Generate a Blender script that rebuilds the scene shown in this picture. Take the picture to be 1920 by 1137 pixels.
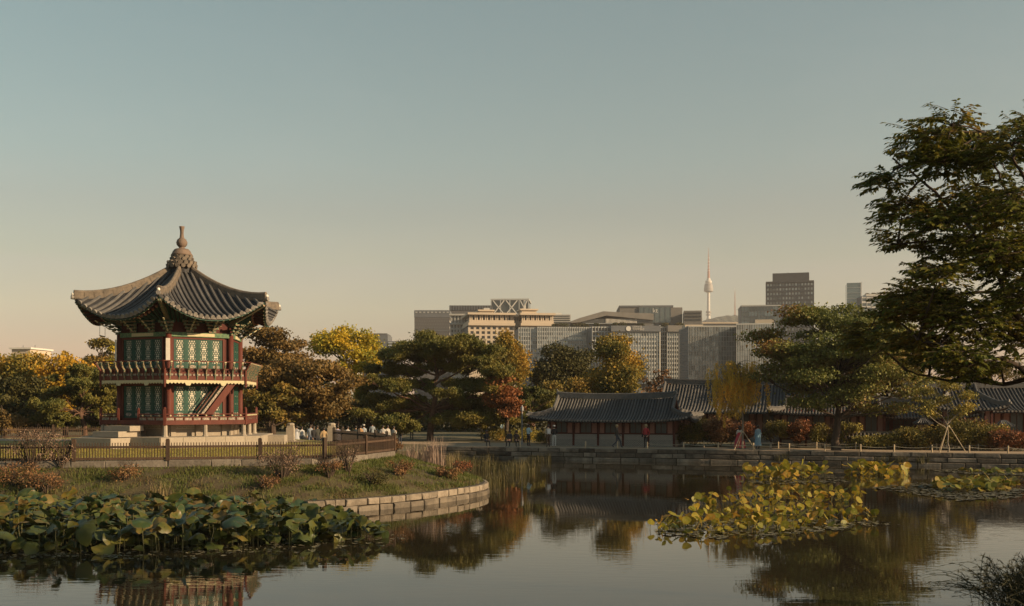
import bpy, bmesh, math, random
import numpy as np
from mathutils import Vector, Matrix

for o in list(bpy.data.objects):
    bpy.data.objects.remove(o)
scene = bpy.context.scene
col = scene.collection
R = math.radians

# ------------------------------------------------------------------ camera
EYE, HOR, FPX = 4.16, 758.0, 2000.0
cd = bpy.data.cameras.new('camera')
cam = bpy.data.objects.new('camera', cd)
col.objects.link(cam)
cam.location = (0, 0, EYE)
cam.rotation_euler = (R(90), 0, 0)
cd.sensor_width = 36.0
cd.lens = 36.0 * FPX / 1920.0
cd.shift_y = (HOR - 568.5) / 1920.0
cd.clip_start = 0.1
cd.clip_end = 30000
scene.camera = cam

# ------------------------------------------------------------------ sky and sun
SUN_PHI, SUN_EL = 70.0, 20.0            # phi: degrees from "towards the camera" turning to the right
sdir = Vector((math.sin(R(SUN_PHI)) * math.cos(R(SUN_EL)), -math.cos(R(SUN_PHI)) * math.cos(R(SUN_EL)), math.sin(R(SUN_EL))))
world = bpy.data.worlds.new('World')
scene.world = world
world.use_nodes = True
wn, wl = world.node_tree.nodes, world.node_tree.links
wn.clear()
wo = wn.new('ShaderNodeOutputWorld')
bg = wn.new('ShaderNodeBackground')
sky = wn.new('ShaderNodeTexSky')
sky.sky_type = 'NISHITA'
sky.sun_disc = False
sky.sun_elevation = R(SUN_EL)
sky.sun_rotation = math.atan2(sdir.x, sdir.y)
sky.altitude = 50
sky.air_density = 1.5
sky.dust_density = 0.5
sky.ozone_density = 1.7
hsv = wn.new('ShaderNodeHueSaturation')
hsv.inputs['Hue'].default_value = 0.5 - 16 / 360
hsv.inputs['Saturation'].default_value = 0.93
tint = wn.new('ShaderNodeMix')
tint.data_type = 'RGBA'
tint.blend_type = 'MULTIPLY'
tint.inputs[0].default_value = 1.0
tint.inputs[7].default_value = (1.03, 1.0, 1.0, 1)
wl.new(sky.outputs[0], hsv.inputs['Color'])
wl.new(hsv.outputs[0], tint.inputs[6])
# thin uneven veil of high cloud
wtc = wn.new('ShaderNodeTexCoord')
wmp = wn.new('ShaderNodeMapping'); wmp.inputs['Scale'].default_value = (1.3, 1.3, 5.0)
wnz = wn.new('ShaderNodeTexNoise'); wnz.inputs['Scale'].default_value = 2.2; wnz.inputs['Detail'].default_value = 6; wnz.inputs['Distortion'].default_value = .4
wmr = wn.new('ShaderNodeMapRange'); wmr.inputs[1].default_value = .48; wmr.inputs[2].default_value = .75
veil = wn.new('ShaderNodeMix'); veil.data_type = 'RGBA'; veil.blend_type = 'MULTIPLY'; veil.inputs[7].default_value = (1.12, 1.055, 1.05, 1)
wl.new(wtc.outputs['Generated'], wmp.inputs[0]); wl.new(wmp.outputs[0], wnz.inputs['Vector']); wl.new(wnz.outputs[0], wmr.inputs[0]); wl.new(wmr.outputs[0], veil.inputs[0])
wl.new(tint.outputs[2], veil.inputs[6])
wl.new(veil.outputs[2], bg.inputs['Color'])
bg.inputs['Strength'].default_value = 0.052
wl.new(bg.outputs[0], wo.inputs['Surface'])

sd = bpy.data.lights.new('sun', 'SUN')
sd.energy = 5.0
sd.angle = R(0.6)
sd.color = (1.0, 0.72, 0.42)
sun = bpy.data.objects.new('sun', sd)
col.objects.link(sun)
sun.location = (40, 0, 60)
sun.rotation_euler = (-sdir).to_track_quat('-Z', 'Y').to_euler()

vs = scene.view_settings
vs.view_transform = 'Standard'
vs.look = 'None'
vs.exposure = 0.84
vs.gamma = 1.0
vs.use_curve_mapping = False
scene.cycles.max_bounces = 6
scene.cycles.transparent_max_bounces = 6
scene.cycles.use_denoising = True

# ------------------------------------------------------------------ helpers
def at(px, py, Y):
    """world point that stands at depth Y on the line of sight of a place in the view"""
    return Vector(((px - 960) / FPX * Y, Y, EYE + (HOR - py) / FPX * Y))

def atz(px, py, z):
    Y = (EYE - z) * FPX / (py - HOR)
    return Vector(((px - 960) / FPX * Y, Y, z))

def tag(o, label=None, cat=None, group=None, kind=None):
    if label: o['label'] = label
    if cat: o['category'] = cat
    if group: o['group'] = group
    if kind: o['kind'] = kind
    return o

def thing(name, label, cat, loc=(0, 0, 0), rz=0.0, group=None):
    o = bpy.data.objects.new(name, None)
    col.objects.link(o)
    o.location = loc
    o.rotation_euler = (0, 0, rz)
    o.empty_display_size = 0.2
    return tag(o, label, cat, group)

def put(name, mesh, parent=None, loc=(0, 0, 0), rot=(0, 0, 0), scale=(1, 1, 1)):
    o = bpy.data.objects.new(name, mesh)
    col.objects.link(o)
    o.location = loc
    o.rotation_euler = rot
    o.scale = scale
    if parent: o.parent = parent
    return o

class MB:
    """collects shapes of one mesh"""
    def __init__(self):
        self.v, self.f, self.m, self.mi = [], [], [], 0
    def add(self, vs, fs, mi=None):
        n = len(self.v)
        self.v += [tuple(p) for p in vs]
        self.f += [tuple(i + n for i in q) for q in fs]
        self.m += [self.mi if mi is None else mi] * len(fs)
        return self
    def box(self, c, s, rz=0.0, mi=None, taper=1.0, M=None):
        x, y, z = s[0] / 2, s[1] / 2, s[2] / 2
        vs = []
        for dz in (-1, 1):
            t = taper if dz > 0 else 1.0
            for dx, dy in ((-1, -1), (1, -1), (1, 1), (-1, 1)):
                p = Vector((dx * x * t, dy * y * t, dz * z))
                if rz: p = Matrix.Rotation(rz, 3, 'Z') @ p
                if M is not None: p = M @ p
                vs.append(p + Vector(c))
        return self.add(vs, [(3, 2, 1, 0), (4, 5, 6, 7), (0, 1, 5, 4), (1, 2, 6, 5), (2, 3, 7, 6), (3, 0, 4, 7)], mi)
    def bar(self, a, b, w, h=None, mi=None):
        """square bar from a to b"""
        h = h or w
        a, b = Vector(a), Vector(b)
        d = b - a
        L = d.length
        if L < 1e-6: return self
        d /= L
        up = Vector((0, 0, 1)) if abs(d.z) < 0.95 else Vector((0, 1, 0))
        s = d.cross(up).normalized()
        u = s.cross(d)
        vs = []
        for p in (a, b):
            for i, j in ((-1, -1), (1, -1), (1, 1), (-1, 1)):
                vs.append(p + s * (i * w / 2) + u * (j * h / 2))
        return self.add(vs, [(3, 2, 1, 0), (4, 5, 6, 7), (0, 1, 5, 4), (1, 2, 6, 5), (2, 3, 7, 6), (3, 0, 4, 7)], mi)
    def tube(self, pts, rad, n=6, mi=None, cap=True):
        pts = [Vector(p) for p in pts]
        if not hasattr(rad, '__len__'): rad = [rad] * len(pts)
        vs, fs = [], []
        s0 = None
        for i, p in enumerate(pts):
            d = (pts[min(i + 1, len(pts) - 1)] - pts[max(i - 1, 0)])
            d = d.normalized() if d.length > 1e-9 else Vector((0, 0, 1))
            if s0 is None:
                up = Vector((0, 0, 1)) if abs(d.z) < 0.9 else Vector((0, 1, 0))
                s = d.cross(up).normalized()
            else:
                s = (s0 - d * s0.dot(d))
                s = s.normalized() if s.length > 1e-6 else s0
            s0 = s
            u = s.cross(d)
            for k in range(n):
                a = 2 * math.pi * k / n
                vs.append(p + (s * math.cos(a) + u * math.sin(a)) * rad[i])
        for i in range(len(pts) - 1):
            for k in range(n):
                k2 = (k + 1) % n
                fs.append((i * n + k, i * n + k2, (i + 1) * n + k2, (i + 1) * n + k))
        if cap:
            fs.append(tuple(range(n)))
            fs.append(tuple(reversed(range((len(pts) - 1) * n, len(pts) * n))))
        return self.add(vs, fs, mi)
    def lathe(self, prof, n=12, c=(0, 0, 0), mi=None, phase=0.0):
        vs, fs = [], []
        for r, z in prof:
            for k in range(n):
                a = 2 * math.pi * k / n + phase
                vs.append((c[0] + r * math.cos(a), c[1] + r * math.sin(a), c[2] + z))
        for i in range(len(prof) - 1):
            for k in range(n):
                k2 = (k + 1) % n
                fs.append((i * n + k, i * n + k2, (i + 1) * n + k2, (i + 1) * n + k))
        fs.append(tuple(reversed(range(n))))
        fs.append(tuple(range((len(prof) - 1) * n, len(prof) * n)))
        return self.add(vs, fs, mi)
    def prism(self, poly, z0, z1, mi=None):
        n = len(poly)
        vs = [(x, y, z0) for x, y in poly] + [(x, y, z1) for x, y in poly]
        fs = [tuple(reversed(range(n))), tuple(range(n, 2 * n))] + [(i, (i + 1) % n, n + (i + 1) % n, n + i) for i in range(n)]
        return self.add(vs, fs, mi)
    def slab(self, grid, dz, mi=None):
        """thick sheet over a grid of points"""
        nr, nc = len(grid), len(grid[0])
        top = [Vector(p) for r in grid for p in r]
        bot = [p - Vector((0, 0, dz)) for p in top]
        N = nr * nc
        fs = []
        for i in range(nr - 1):
            for j in range(nc - 1):
                a, b, c, d = i * nc + j, i * nc + j + 1, (i + 1) * nc + j + 1, (i + 1) * nc + j
                fs.append((a, b, c, d))
                fs.append((N + d, N + c, N + b, N + a))
        rim = [(0, j) for j in range(nc)] + [(i, nc - 1) for i in range(1, nr)] + [(nr - 1, j) for j in range(nc - 2, -1, -1)] + [(i, 0) for i in range(nr - 2, 0, -1)]
        for k in range(len(rim)):
            a = rim[k][0] * nc + rim[k][1]
            b = rim[(k + 1) % len(rim)][0] * nc + rim[(k + 1) % len(rim)][1]
            fs.append((b, a, N + a, N + b))
        return self.add(top + bot, fs, mi)
    def mesh(self, name, mats, off=None, smooth=False):
        me = bpy.data.meshes.new(name)
        vs = self.v
        if off is not None:
            vs = [(p[0] - off[0], p[1] - off[1], p[2] - off[2]) for p in vs]
        me.from_pydata(vs, [], self.f)
        for m in (mats if isinstance(mats, (list, tuple)) else [mats]):
            me.materials.append(m)
        if any(self.m):
            me.polygons.foreach_set('material_index', self.m)
        if smooth:
            me.polygons.foreach_set('use_smooth', [True] * len(me.polygons))
        me.update()
        return me
    def build(self, name, mats, parent=None, world=True, smooth=False):
        """world=True: points are world points; the parent (unturned) is subtracted"""
        off = None
        if parent is not None and world:
            off = Vector(parent.location)
            q = parent.parent
            while q is not None:
                off = off + Vector(q.location)
                q = q.parent
        return put(name, self.mesh(name, mats, off, smooth), parent)

def fix_normals(me):
    bm = bmesh.new()
    bm.from_mesh(me)
    bmesh.ops.recalc_face_normals(bm, faces=bm.faces)
    bm.to_mesh(me)
    bm.free()

# ------------------------------------------------------------------ materials
MATS = {}
def mat(name, c1, c2=None, rough=0.85, scale=3.0, bump=0.0, bscale=None, spec=0.3, metal=0.0, orand=0.0, stretch=None, detail=5.0, lo=0.3, hi=0.7):
    """two-tone noise material; orand: lightness change from one object to the next"""
    m = bpy.data.materials.new(name)
    m.use_nodes = True
    n, l = m.node_tree.nodes, m.node_tree.links
    b = n['Principled BSDF']
    b.inputs['Roughness'].default_value = rough
    b.inputs['Specular IOR Level'].default_value = spec
    b.inputs['Metallic'].default_value = metal
    if c2 is None: c2 = tuple(x * 0.78 for x in c1)
    tc = n.new('ShaderNodeTexCoord')
    vec = tc.outputs['Object']
    oi = n.new('ShaderNodeObjectInfo')
    ad = n.new('ShaderNodeVectorMath')
    ad.operation = 'MULTIPLY_ADD'
    ad.inputs[1].default_value = (1, 1, 1) if stretch is None else stretch
    sc = n.new('ShaderNodeMath')
    sc.operation = 'MULTIPLY'
    sc.inputs[1].default_value = 37.0
    l.new(oi.outputs['Random'], sc.inputs[0])
    l.new(vec, ad.inputs[0])
    l.new(sc.outputs[0], ad.inputs[2])
    nz = n.new('ShaderNodeTexNoise')
    nz.inputs['Scale'].default_value = scale
    nz.inputs['Detail'].default_value = detail
    nz.inputs['Roughness'].default_value = 0.7
    l.new(ad.outputs[0], nz.inputs['Vector'])
    rp = n.new('ShaderNodeValToRGB')
    rp.color_ramp.elements[0].position = lo
    rp.color_ramp.elements[1].position = hi
    rp.color_ramp.elements[0].color = (*c2, 1)
    rp.color_ramp.elements[1].color = (*c1, 1)
    l.new(nz.outputs[0], rp.inputs[0])
    out = rp.outputs[0]
    if orand:
        mr = n.new('ShaderNodeMapRange')
        mr.inputs[3].default_value = 1 - orand
        mr.inputs[4].default_value = 1 + orand * 0.6
        l.new(oi.outputs['Random'], mr.inputs[0])
        hs = n.new('ShaderNodeHueSaturation')
        l.new(out, hs.inputs['Color'])
        l.new(mr.outputs[0], hs.inputs['Value'])
        out = hs.outputs[0]
    l.new(out, b.inputs['Base Color'])
    if bump:
        n2 = n.new('ShaderNodeTexNoise')
        n2.inputs['Scale'].default_value = bscale or scale * 4
        n2.inputs['Detail'].default_value = 6
        l.new(ad.outputs[0], n2.inputs['Vector'])
        bp = n.new('ShaderNodeBump')
        bp.inputs['Strength'].default_value = bump
        bp.inputs['Distance'].default_value = 0.05
        l.new(n2.outputs[0], bp.inputs['Height'])
        l.new(bp.outputs[0], b.inputs['Normal'])
    MATS[name] = m
    return m

def leafmat(name, cols, transl=0.35, nscale=0.45, rough=0.6):
    """colour differs from leaf to leaf and from branch to branch"""
    m = bpy.data.materials.new(name)
    m.use_nodes = True
    n, l = m.node_tree.nodes, m.node_tree.links
    b = n['Principled BSDF']
    b.inputs['Roughness'].default_value = rough
    b.inputs['Specular IOR Level'].default_value = 0.25
    g = n.new('ShaderNodeNewGeometry')
    tc = n.new('ShaderNodeTexCoord')
    nz = n.new('ShaderNodeTexNoise')
    nz.inputs['Scale'].default_value = nscale
    nz.inputs['Detail'].default_value = 3
    l.new(tc.outputs['Object'], nz.inputs['Vector'])
    a = n.new('ShaderNodeMath'); a.operation = 'MULTIPLY_ADD'
    a.inputs[1].default_value = 0.45
    l.new(g.outputs['Random Per Island'], a.inputs[0])
    s = n.new('ShaderNodeMath'); s.operation = 'MULTIPLY_ADD'
    s.inputs[1].default_value = 2.2; s.inputs[2].default_value = -0.82
    l.new(nz.outputs[0], s.inputs[0])
    l.new(s.outputs[0], a.inputs[2])
    rp = n.new('ShaderNodeValToRGB')
    el = rp.color_ramp.elements
    el[0].color = (*cols[0], 1); el[0].position = 0.0
    el[1].color = (*cols[-1], 1); el[1].position = 1.0
    for i, c in enumerate(cols[1:-1]):
        e = el.new((i + 1) / (len(cols) - 1)); e.color = (*c, 1)
    l.new(a.outputs[0], rp.inputs[0])
    l.new(rp.outputs[0], b.inputs['Base Color'])
    t = n.new('ShaderNodeBsdfTranslucent')
    l.new(rp.outputs[0], t.inputs['Color'])
    mx = n.new('ShaderNodeMixShader')
    mx.inputs[0].default_value = transl
    l.new(b.outputs[0], mx.inputs[1])
    l.new(t.outputs[0], mx.inputs[2])
    l.new(mx.outputs[0], n['Material Output'].inputs['Surface'])
    MATS[name] = m
    return m

def brickmat(name, c1, c2, mortar, w, h, gap=0.012, rough=0.9):
    m = bpy.data.materials.new(name)
    m.use_nodes = True
    n, l = m.node_tree.nodes, m.node_tree.links
    b = n['Principled BSDF']
    b.inputs['Roughness'].default_value = rough
    tc = n.new('ShaderNodeTexCoord')
    mp = n.new('ShaderNodeMapping')
    mp.inputs['Rotation'].default_value = (R(90), 0, 0)
    l.new(tc.outputs['Object'], mp.inputs[0])
    br = n.new('ShaderNodeTexBrick')
    br.inputs['Scale'].default_value = 1.0
    br.inputs['Brick Width'].default_value = w
    br.inputs['Row Height'].default_value = h
    br.inputs['Mortar Size'].default_value = gap
    br.inputs['Color1'].default_value = (*c1, 1)
    br.inputs['Color2'].default_value = (*c2, 1)
    br.inputs['Mortar'].default_value = (*mortar, 1)
    l.new(mp.outputs[0], br.inputs['Vector'])
    l.new(br.outputs[0], b.inputs['Base Color'])
    MATS[name] = m
    return m

M = MATS
mat('redwood', (.111, .028, .017), (.072, .018, .012), rough=.7, scale=2.5, bump=.15, stretch=(1, 1, .25))
mat('darkred', (.078, .018, .012), (.051, .012, .009), rough=.75, scale=3, stretch=(1, 1, .3))
mat('teal', (.021, .077, .054), (.012, .048, .035), rough=.6, scale=5)
mat('paintgreen', (.120, .180, .090), (.053, .112, .068), rough=.7, scale=9, detail=2, lo=.4, hi=.6)
mat('paintmix', (.255, .165, .098), (.038, .098, .068), rough=.7, scale=16, detail=2, lo=.45, hi=.55)
mat('paintcream', (.5, .44, .27), (.38, .34, .22), rough=.75, scale=8)
mat('paper', (.590, .540, .446), (.518, .468, .382), rough=.9, scale=2)
mat('pinkpanel', (.315, .165, .128), (.262, .135, .105), rough=.9, scale=4)
mat('carvepanel', (.360, .272, .224), (.112, .128, .096), rough=.8, scale=14, detail=2, lo=.42, hi=.58)
mat('tile', (.113, .107, .101), (.056, .054, .052), rough=.62, scale=3.5, bump=.25, orand=.3, spec=.45)
mat('tiledark', (.04, .04, .043), (.02, .02, .022), rough=.7, scale=4, bump=.4, bscale=14)
mat('tileold', (.200, .160, .120), (.080, .068, .056), rough=.75, scale=3, bump=.35, orand=.15)
mat('tileend', (.26, .24, .215), (.15, .14, .13), rough=.8, scale=8, orand=.25)
mat('limewhite', (.72, .68, .6), (.6, .56, .48), rough=.85, scale=5)
mat('finial', (.192, .136, .100), (.104, .080, .064), rough=.8, scale=4, bump=.3)
mat('granite', (.337, .292, .227), (.259, .221, .175), rough=.85, scale=6, bump=.25, bscale=40, orand=.1)
mat('rubble', (.25, .205, .155), (.055, .046, .036), rough=.9, scale=1.1, bump=.6, bscale=7, orand=.6)
mat('edgestone', (.269, .224, .173), (.109, .090, .067), rough=.9, scale=2.0, bump=.5, bscale=10, orand=.28)
mat('kerbstone', (.195, .169, .135), (.098, .083, .068), rough=.9, scale=3, bump=.4, orand=.2)
mat('joint', (.05, .045, .038), (.03, .027, .022), rough=1, scale=5)
mat('fencewood', (.077, .046, .028), (.040, .025, .016), rough=.8, scale=3, bump=.3, stretch=(1, 1, .2), orand=.3)
mat('fencedark', (.042, .032, .025), (.025, .020, .015), rough=.8, scale=3, orand=.2)
mat('bark', (.084, .059, .042), (.035, .025, .019), rough=.95, scale=4, bump=.8, bscale=9, stretch=(1, 1, .3))
mat('pinebark', (.15, .085, .055), (.06, .035, .025), rough=.95, scale=3, bump=.8, bscale=7)
mat('palebark', (.26, .22, .17), (.14, .115, .09), rough=.95, scale=4, bump=.5)
mat('stake', (.45, .36, .24), (.33, .26, .17), rough=.85, scale=5)
mat('rope', (.42, .38, .3), (.3, .27, .2), rough=.9, scale=8)
mat('soil', (.13, .095, .06), (.075, .055, .036), rough=1, scale=1.5, bump=.5, bscale=8)
mat('sandpath', (.340, .255, .170), (.255, .191, .128), rough=.95, scale=.6, bump=.2, bscale=9)
mat('ground', (.14, .115, .065), (.075, .07, .035), rough=1, scale=.25, bump=.4, bscale=3)
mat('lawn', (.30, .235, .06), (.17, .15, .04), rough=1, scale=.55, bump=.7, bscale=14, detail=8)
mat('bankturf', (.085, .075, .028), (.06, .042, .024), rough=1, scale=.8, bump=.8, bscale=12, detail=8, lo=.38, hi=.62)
mat('hill', (.10, .11, .075), (.06, .075, .05), rough=1, scale=.012, bump=.6, bscale=.06)
mat('metalgrey', (.3, .3, .3), (.22, .22, .22), rough=.5, scale=4, metal=.5)
mat('metaldark', (.05, .05, .05), (.03, .03, .03), rough=.5, scale=4)
# ------------------------------------------------------------------ ground, water, island
def catmull(pts, k=4, closed=True):
    out, n = [], len(pts)
    for i in range(n if closed else n - 1):
        g = lambda j: pts[j % n] if closed else pts[max(0, min(n - 1, j))]
        p0, p1, p2, p3 = (np.array(g(i + q), float) for q in (-1, 0, 1, 2))
        for j in range(k):
            t = j / k
            out.append(tuple(0.5 * (2 * p1 + (p2 - p0) * t + (2 * p0 - 5 * p1 + 4 * p2 - p3) * t * t + (3 * p1 - p0 - 3 * p2 + p3) * t ** 3)))
    if not closed: out.append(tuple(pts[-1]))
    return out

GZ = 0.88                      # level of the land round the pond
def wallY(x): return 80.6 - 0.315 * x
WANG = math.atan(-0.315)
WDIR = Vector((math.cos(WANG), math.sin(WANG), 0))
WNRM = Vector((math.sin(WANG), -math.cos(WANG), 0))     # towards the water

POND = [(-52, wallY(-52)), (42, wallY(42)), (37, 54), (20, 32), (11.8, 23), (10.8, 9), (-34, 9), (-52, 26)]
bm = bmesh.new()
inner = [bm.verts.new((x, y, GZ)) for x, y in POND]
outer = [bm.verts.new((x, y, GZ)) for x, y in ((-9000, -3000), (9000, -3000), (9000, 16000), (-9000, 16000))]
ed = []
for loop in (inner, outer):
    for i in range(len(loop)):
        ed.append(bm.edges.new((loop[i], loop[(i + 1) % len(loop)])))
bmesh.ops.triangle_fill(bm, use_beauty=True, use_dissolve=False, edges=ed)
low = [bm.verts.new((v.co.x, v.co.y, -1.2)) for v in inner]
for i in range(len(inner)):
    j = (i + 1) % len(inner)
    bm.faces.new((inner[i], inner[j], low[j], low[i]))
bmesh.ops.recalc_face_normals(bm, faces=bm.faces)
for f in bm.faces:
    if abs(f.normal.z) > .9 and f.normal.z < 0: f.normal_flip()
me = bpy.data.meshes.new('ground')
bm.to_mesh(me); bm.free()
me.materials.append(M['ground'])
tag(put('ground', me), kind='structure')

# water
wm = bpy.data.materials.new('water')
wm.use_nodes = True
n, l = wm.node_tree.nodes, wm.node_tree.links
b = n['Principled BSDF']
b.inputs['Base Color'].default_value = (.022, .018, .010, 1)
b.inputs['Roughness'].default_value = 0.015
b.inputs['IOR'].default_value = 1.33
b.inputs['Specular IOR Level'].default_value = 0.5
tc = n.new('ShaderNodeTexCoord')
mp = n.new('ShaderNodeMapping')
mp.inputs['Scale'].default_value = (.5, 1.5, 1)
l.new(tc.outputs['Object'], mp.inputs[0])
n1 = n.new('ShaderNodeTexNoise'); n1.inputs['Scale'].default_value = 2.6; n1.inputs['Detail'].default_value = 2
l.new(mp.outputs[0], n1.inputs['Vector'])
n2 = n.new('ShaderNodeTexNoise'); n2.inputs['Scale'].default_value = 0.10; n2.inputs['Detail'].default_value = 2
l.new(tc.outputs['Object'], n2.inputs['Vector'])
mr = n.new('ShaderNodeMapRange'); mr.inputs[1].default_value = .42; mr.inputs[2].default_value = .68
mr.inputs[3].default_value = .12; mr.inputs[4].default_value = 1.0
l.new(n2.outputs[0], mr.inputs[0])
mu = n.new('ShaderNodeMath'); mu.operation = 'MULTIPLY'
l.new(n1.outputs[0], mu.inputs[0]); l.new(mr.outputs[0], mu.inputs[1])
bp = n.new('ShaderNodeBump'); bp.inputs['Strength'].default_value = .34; bp.inputs['Distance'].default_value = .012
l.new(mu.outputs[0], bp.inputs['Height']); l.new(bp.outputs[0], b.inputs['Normal'])
mb = MB()
mb.add([(-53, 8, 0), (43, 8, 0), (43, 98, 0), (-53, 98, 0)], [(0, 1, 2, 3)])
tag(mb.build('pond_water', wm), kind='structure')

# sandy path along the far wall and the yard behind it
def strip(name, a, b, m, z):
    mb = MB()
    nn = len(a)
    mb.add([(x, y, z) for x, y in a] + [(x, y, z) for x, y in b], [(i, i + 1, nn + i + 1, nn + i) for i in range(nn - 1)])
    o = mb.build(name, m)
    for p in o.data.polygons: pass
    return tag(o, kind='structure')
xs = [-60, -30, -10, 0, 10, 20, 30, 40, 60]
strip('path', [(x, wallY(x) - .05 if abs(x) < 43 else wallY(x) + 2) for x in xs], [(x, wallY(x) + (4.6 if x > 0 else 9)) for x in xs], M['sandpath'], GZ + .02)

def stone_block(c, s, rz, rnd, ch=.03):
    """rough block, local -y is its face; chamfered arris"""
    x, y, z = s[0] / 2, s[1] / 2, s[2] / 2
    j = lambda a: rnd.uniform(-a, a)
    ja = min(.025, z * .12)
    vs = []
    for yy, ins in ((y, 0), (-y + ch, 0), (-y, ch)):
        for sx, sz in ((-1, -1), (1, -1), (1, 1), (-1, 1)):
            vs.append((sx * (x - ins) + j(ja), yy + j(ja), sz * (z - ins) + j(ja)))
    fs = [(0, 1, 2, 3), (11, 10, 9, 8)]
    for a in (0, 4):
        for i in range(4):
            k = (i + 1) % 4
            fs.append((a + k, a + i, a + 4 + i, a + 4 + k))
    mb = MB()
    mb.add(vs, fs)
    return mb

def lay_course(parent, p0, p1, nrm, z0, z1, wmin, wmax, depth, proud, rnd, m, gap=.02):
    """stones in a straight run from p0 to p1 (xy); nrm points to the seen side"""
    p0, p1 = Vector(p0), Vector(p1)
    d = (p1 - p0); L = d.length; d /= L
    rz = math.atan2(d.y, d.x)
    s = -rnd.uniform(0, wmax * .5)
    while s < L:
        w = rnd.uniform(wmin, wmax)
        a, bb = max(s, 0), min(s + w, L)
        if bb - a > .12:
            c = p0 + d * ((a + bb) / 2) + nrm * (proud + rnd.uniform(-.02, .02) - depth / 2)
            blk = stone_block((0, 0, 0), (bb - a - gap, depth, z1 - z0 - gap * .8), 0, rnd)
            me = blk.mesh('stone', m)
            o = put('stone', me, parent, (c.x - parent.location.x, c.y - parent.location.y, (z0 + z1) / 2 - parent.location.z), (0, 0, rz))
        s += w

rnd = random.Random(5)
wa, wb = Vector((-21, wallY(-21), 0)), Vector((41, wallY(41), 0))
wall = thing('stone_wall', 'long grey stone retaining wall below the far sandy path', 'stone wall', (10, wallY(10), 0))
mb = MB()
mid = (wa + wb) / 2
mb.box((mid.x, mid.y, .40), ((wb - wa).length, .3, .86), WANG)
mb.build('backing', M['joint'], wall)
o2 = Vector((wa.x, wa.y)); o3 = Vector((wb.x, wb.y)); nn2 = Vector((WNRM.x, WNRM.y))
for z0, z1, pr, a, c in ((.58, .92, .20, 1.0, 2.1), (.24, .58, .23, .8, 1.9), (-.12, .24, .32, .9, 2.4)):
    p0 = Vector((wa.x, wa.y, 0)); p1 = Vector((wb.x, wb.y, 0))
    lay_course(wall, p0, p1, WNRM, z0, z1, a, c, .4, pr, rnd, M['rubble'], gap=.06)

# ---- island
PAIRS = [((-30, 41.0), (-27, 43.8)), ((-24, 39.6), (-22, 42.6)), ((-18.8, 39.2), (-19, 42.2)), ((-13, 39.2), (-14.0, 43.0)),
         ((-9.0, 39.9), (-10.5, 43.9)), ((-6.5, 41.0), (-7.95, 44.5)), ((-4.4, 43.0), (-7.2, 46.2)), ((-2.9, 45.3), (-6.7, 47.9)),
         ((-1.75, 47.6), (-6.15, 50.0)), ((-1.25, 49.4), (-5.75, 51.9)), ((-1.35, 51.5), (-6.1, 53.2)), ((-2.3, 55), (-6.9, 56.5)),
         ((-5, 61), (-9, 61)), ((-9, 68), (-11.5, 65.5)), ((-16, 75), (-16, 71)), ((-25, 78), (-25, 74)), ((-34, 75), (-33, 71.5)),
         ((-40, 67), (-37, 65)), ((-41, 57), (-38, 57)), ((-37, 47), (-34, 49))]
OUT = catmull([p[0] for p in PAIRS]); INN = catmull([p[1] for p in PAIRS])
LZ = 1.88                      # lawn level
EZ = 0.47                      # top of the island's stone edge
rnd = random.Random(8)
NB = 7
verts, faces = [], []
def bank_z(s): return (EZ - .03) + (1.66 - EZ) * (s ** .85)
for i, (o, q) in enumerate(zip(OUT, INN)):
    for k in range(NB + 1):
        s = k / NB
        j = 0 if k in (0, NB) else rnd.uniform(-.05, .05)
        verts.append((o[0] + (q[0] - o[0]) * s, o[1] + (q[1] - o[1]) * s, bank_z(s) + j))
NI = len(OUT)
for i in range(NI):
    i2 = (i + 1) % NI
    for k in range(NB):
        faces.append((i * (NB + 1) + k, i2 * (NB + 1) + k, i2 * (NB + 1) + k + 1, i * (NB + 1) + k + 1))
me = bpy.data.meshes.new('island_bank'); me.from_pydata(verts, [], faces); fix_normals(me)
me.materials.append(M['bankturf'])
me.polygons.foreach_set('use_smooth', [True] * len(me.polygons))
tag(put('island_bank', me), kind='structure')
bm = bmesh.new()
vv = [bm.verts.new((q[0], q[1], LZ)) for q in INN]
f = bm.faces.new(vv)
if f.normal.z < 0 or True:
    bmesh.ops.triangulate(bm, faces=[f]); bmesh.ops.recalc_face_normals(bm, faces=bm.faces)
for f in bm.faces:
    if f.normal.z < 0: f.normal_flip()
me = bpy.data.meshes.new('island_lawn'); bm.to_mesh(me); bm.free()
me.materials.append(M['lawn'])
tag(put('island_lawn', me), kind='structure')
# sandy strips on the island
mb = MB()
fr = [(-26, 46.4), (-19, 45.0), (-14, 45.7), (-10.2, 46.6), (-8.6, 47.8)]
mb.add([(x, y, LZ + .012) for x, y in fr] + [(x, y + .55, LZ + .012) for x, y in fr], [(i, i + 1, 6 + i - 0 if False else 5 + i + 1, 5 + i) for i in range(4)])
tag(mb.build('path', M['sandpath']), kind='structure')
mb = MB()
mb.add([(-36, 66.5, LZ + .012), (-12.5, 63.5, LZ + .012), (-12.8, 66.5, LZ + .012), (-20, 69.5, LZ + .012), (-34, 70.0, LZ + .012)], [(0, 1, 2, 3, 4)])
tag(mb.build('path', M['sandpath']), kind='structure')

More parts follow.
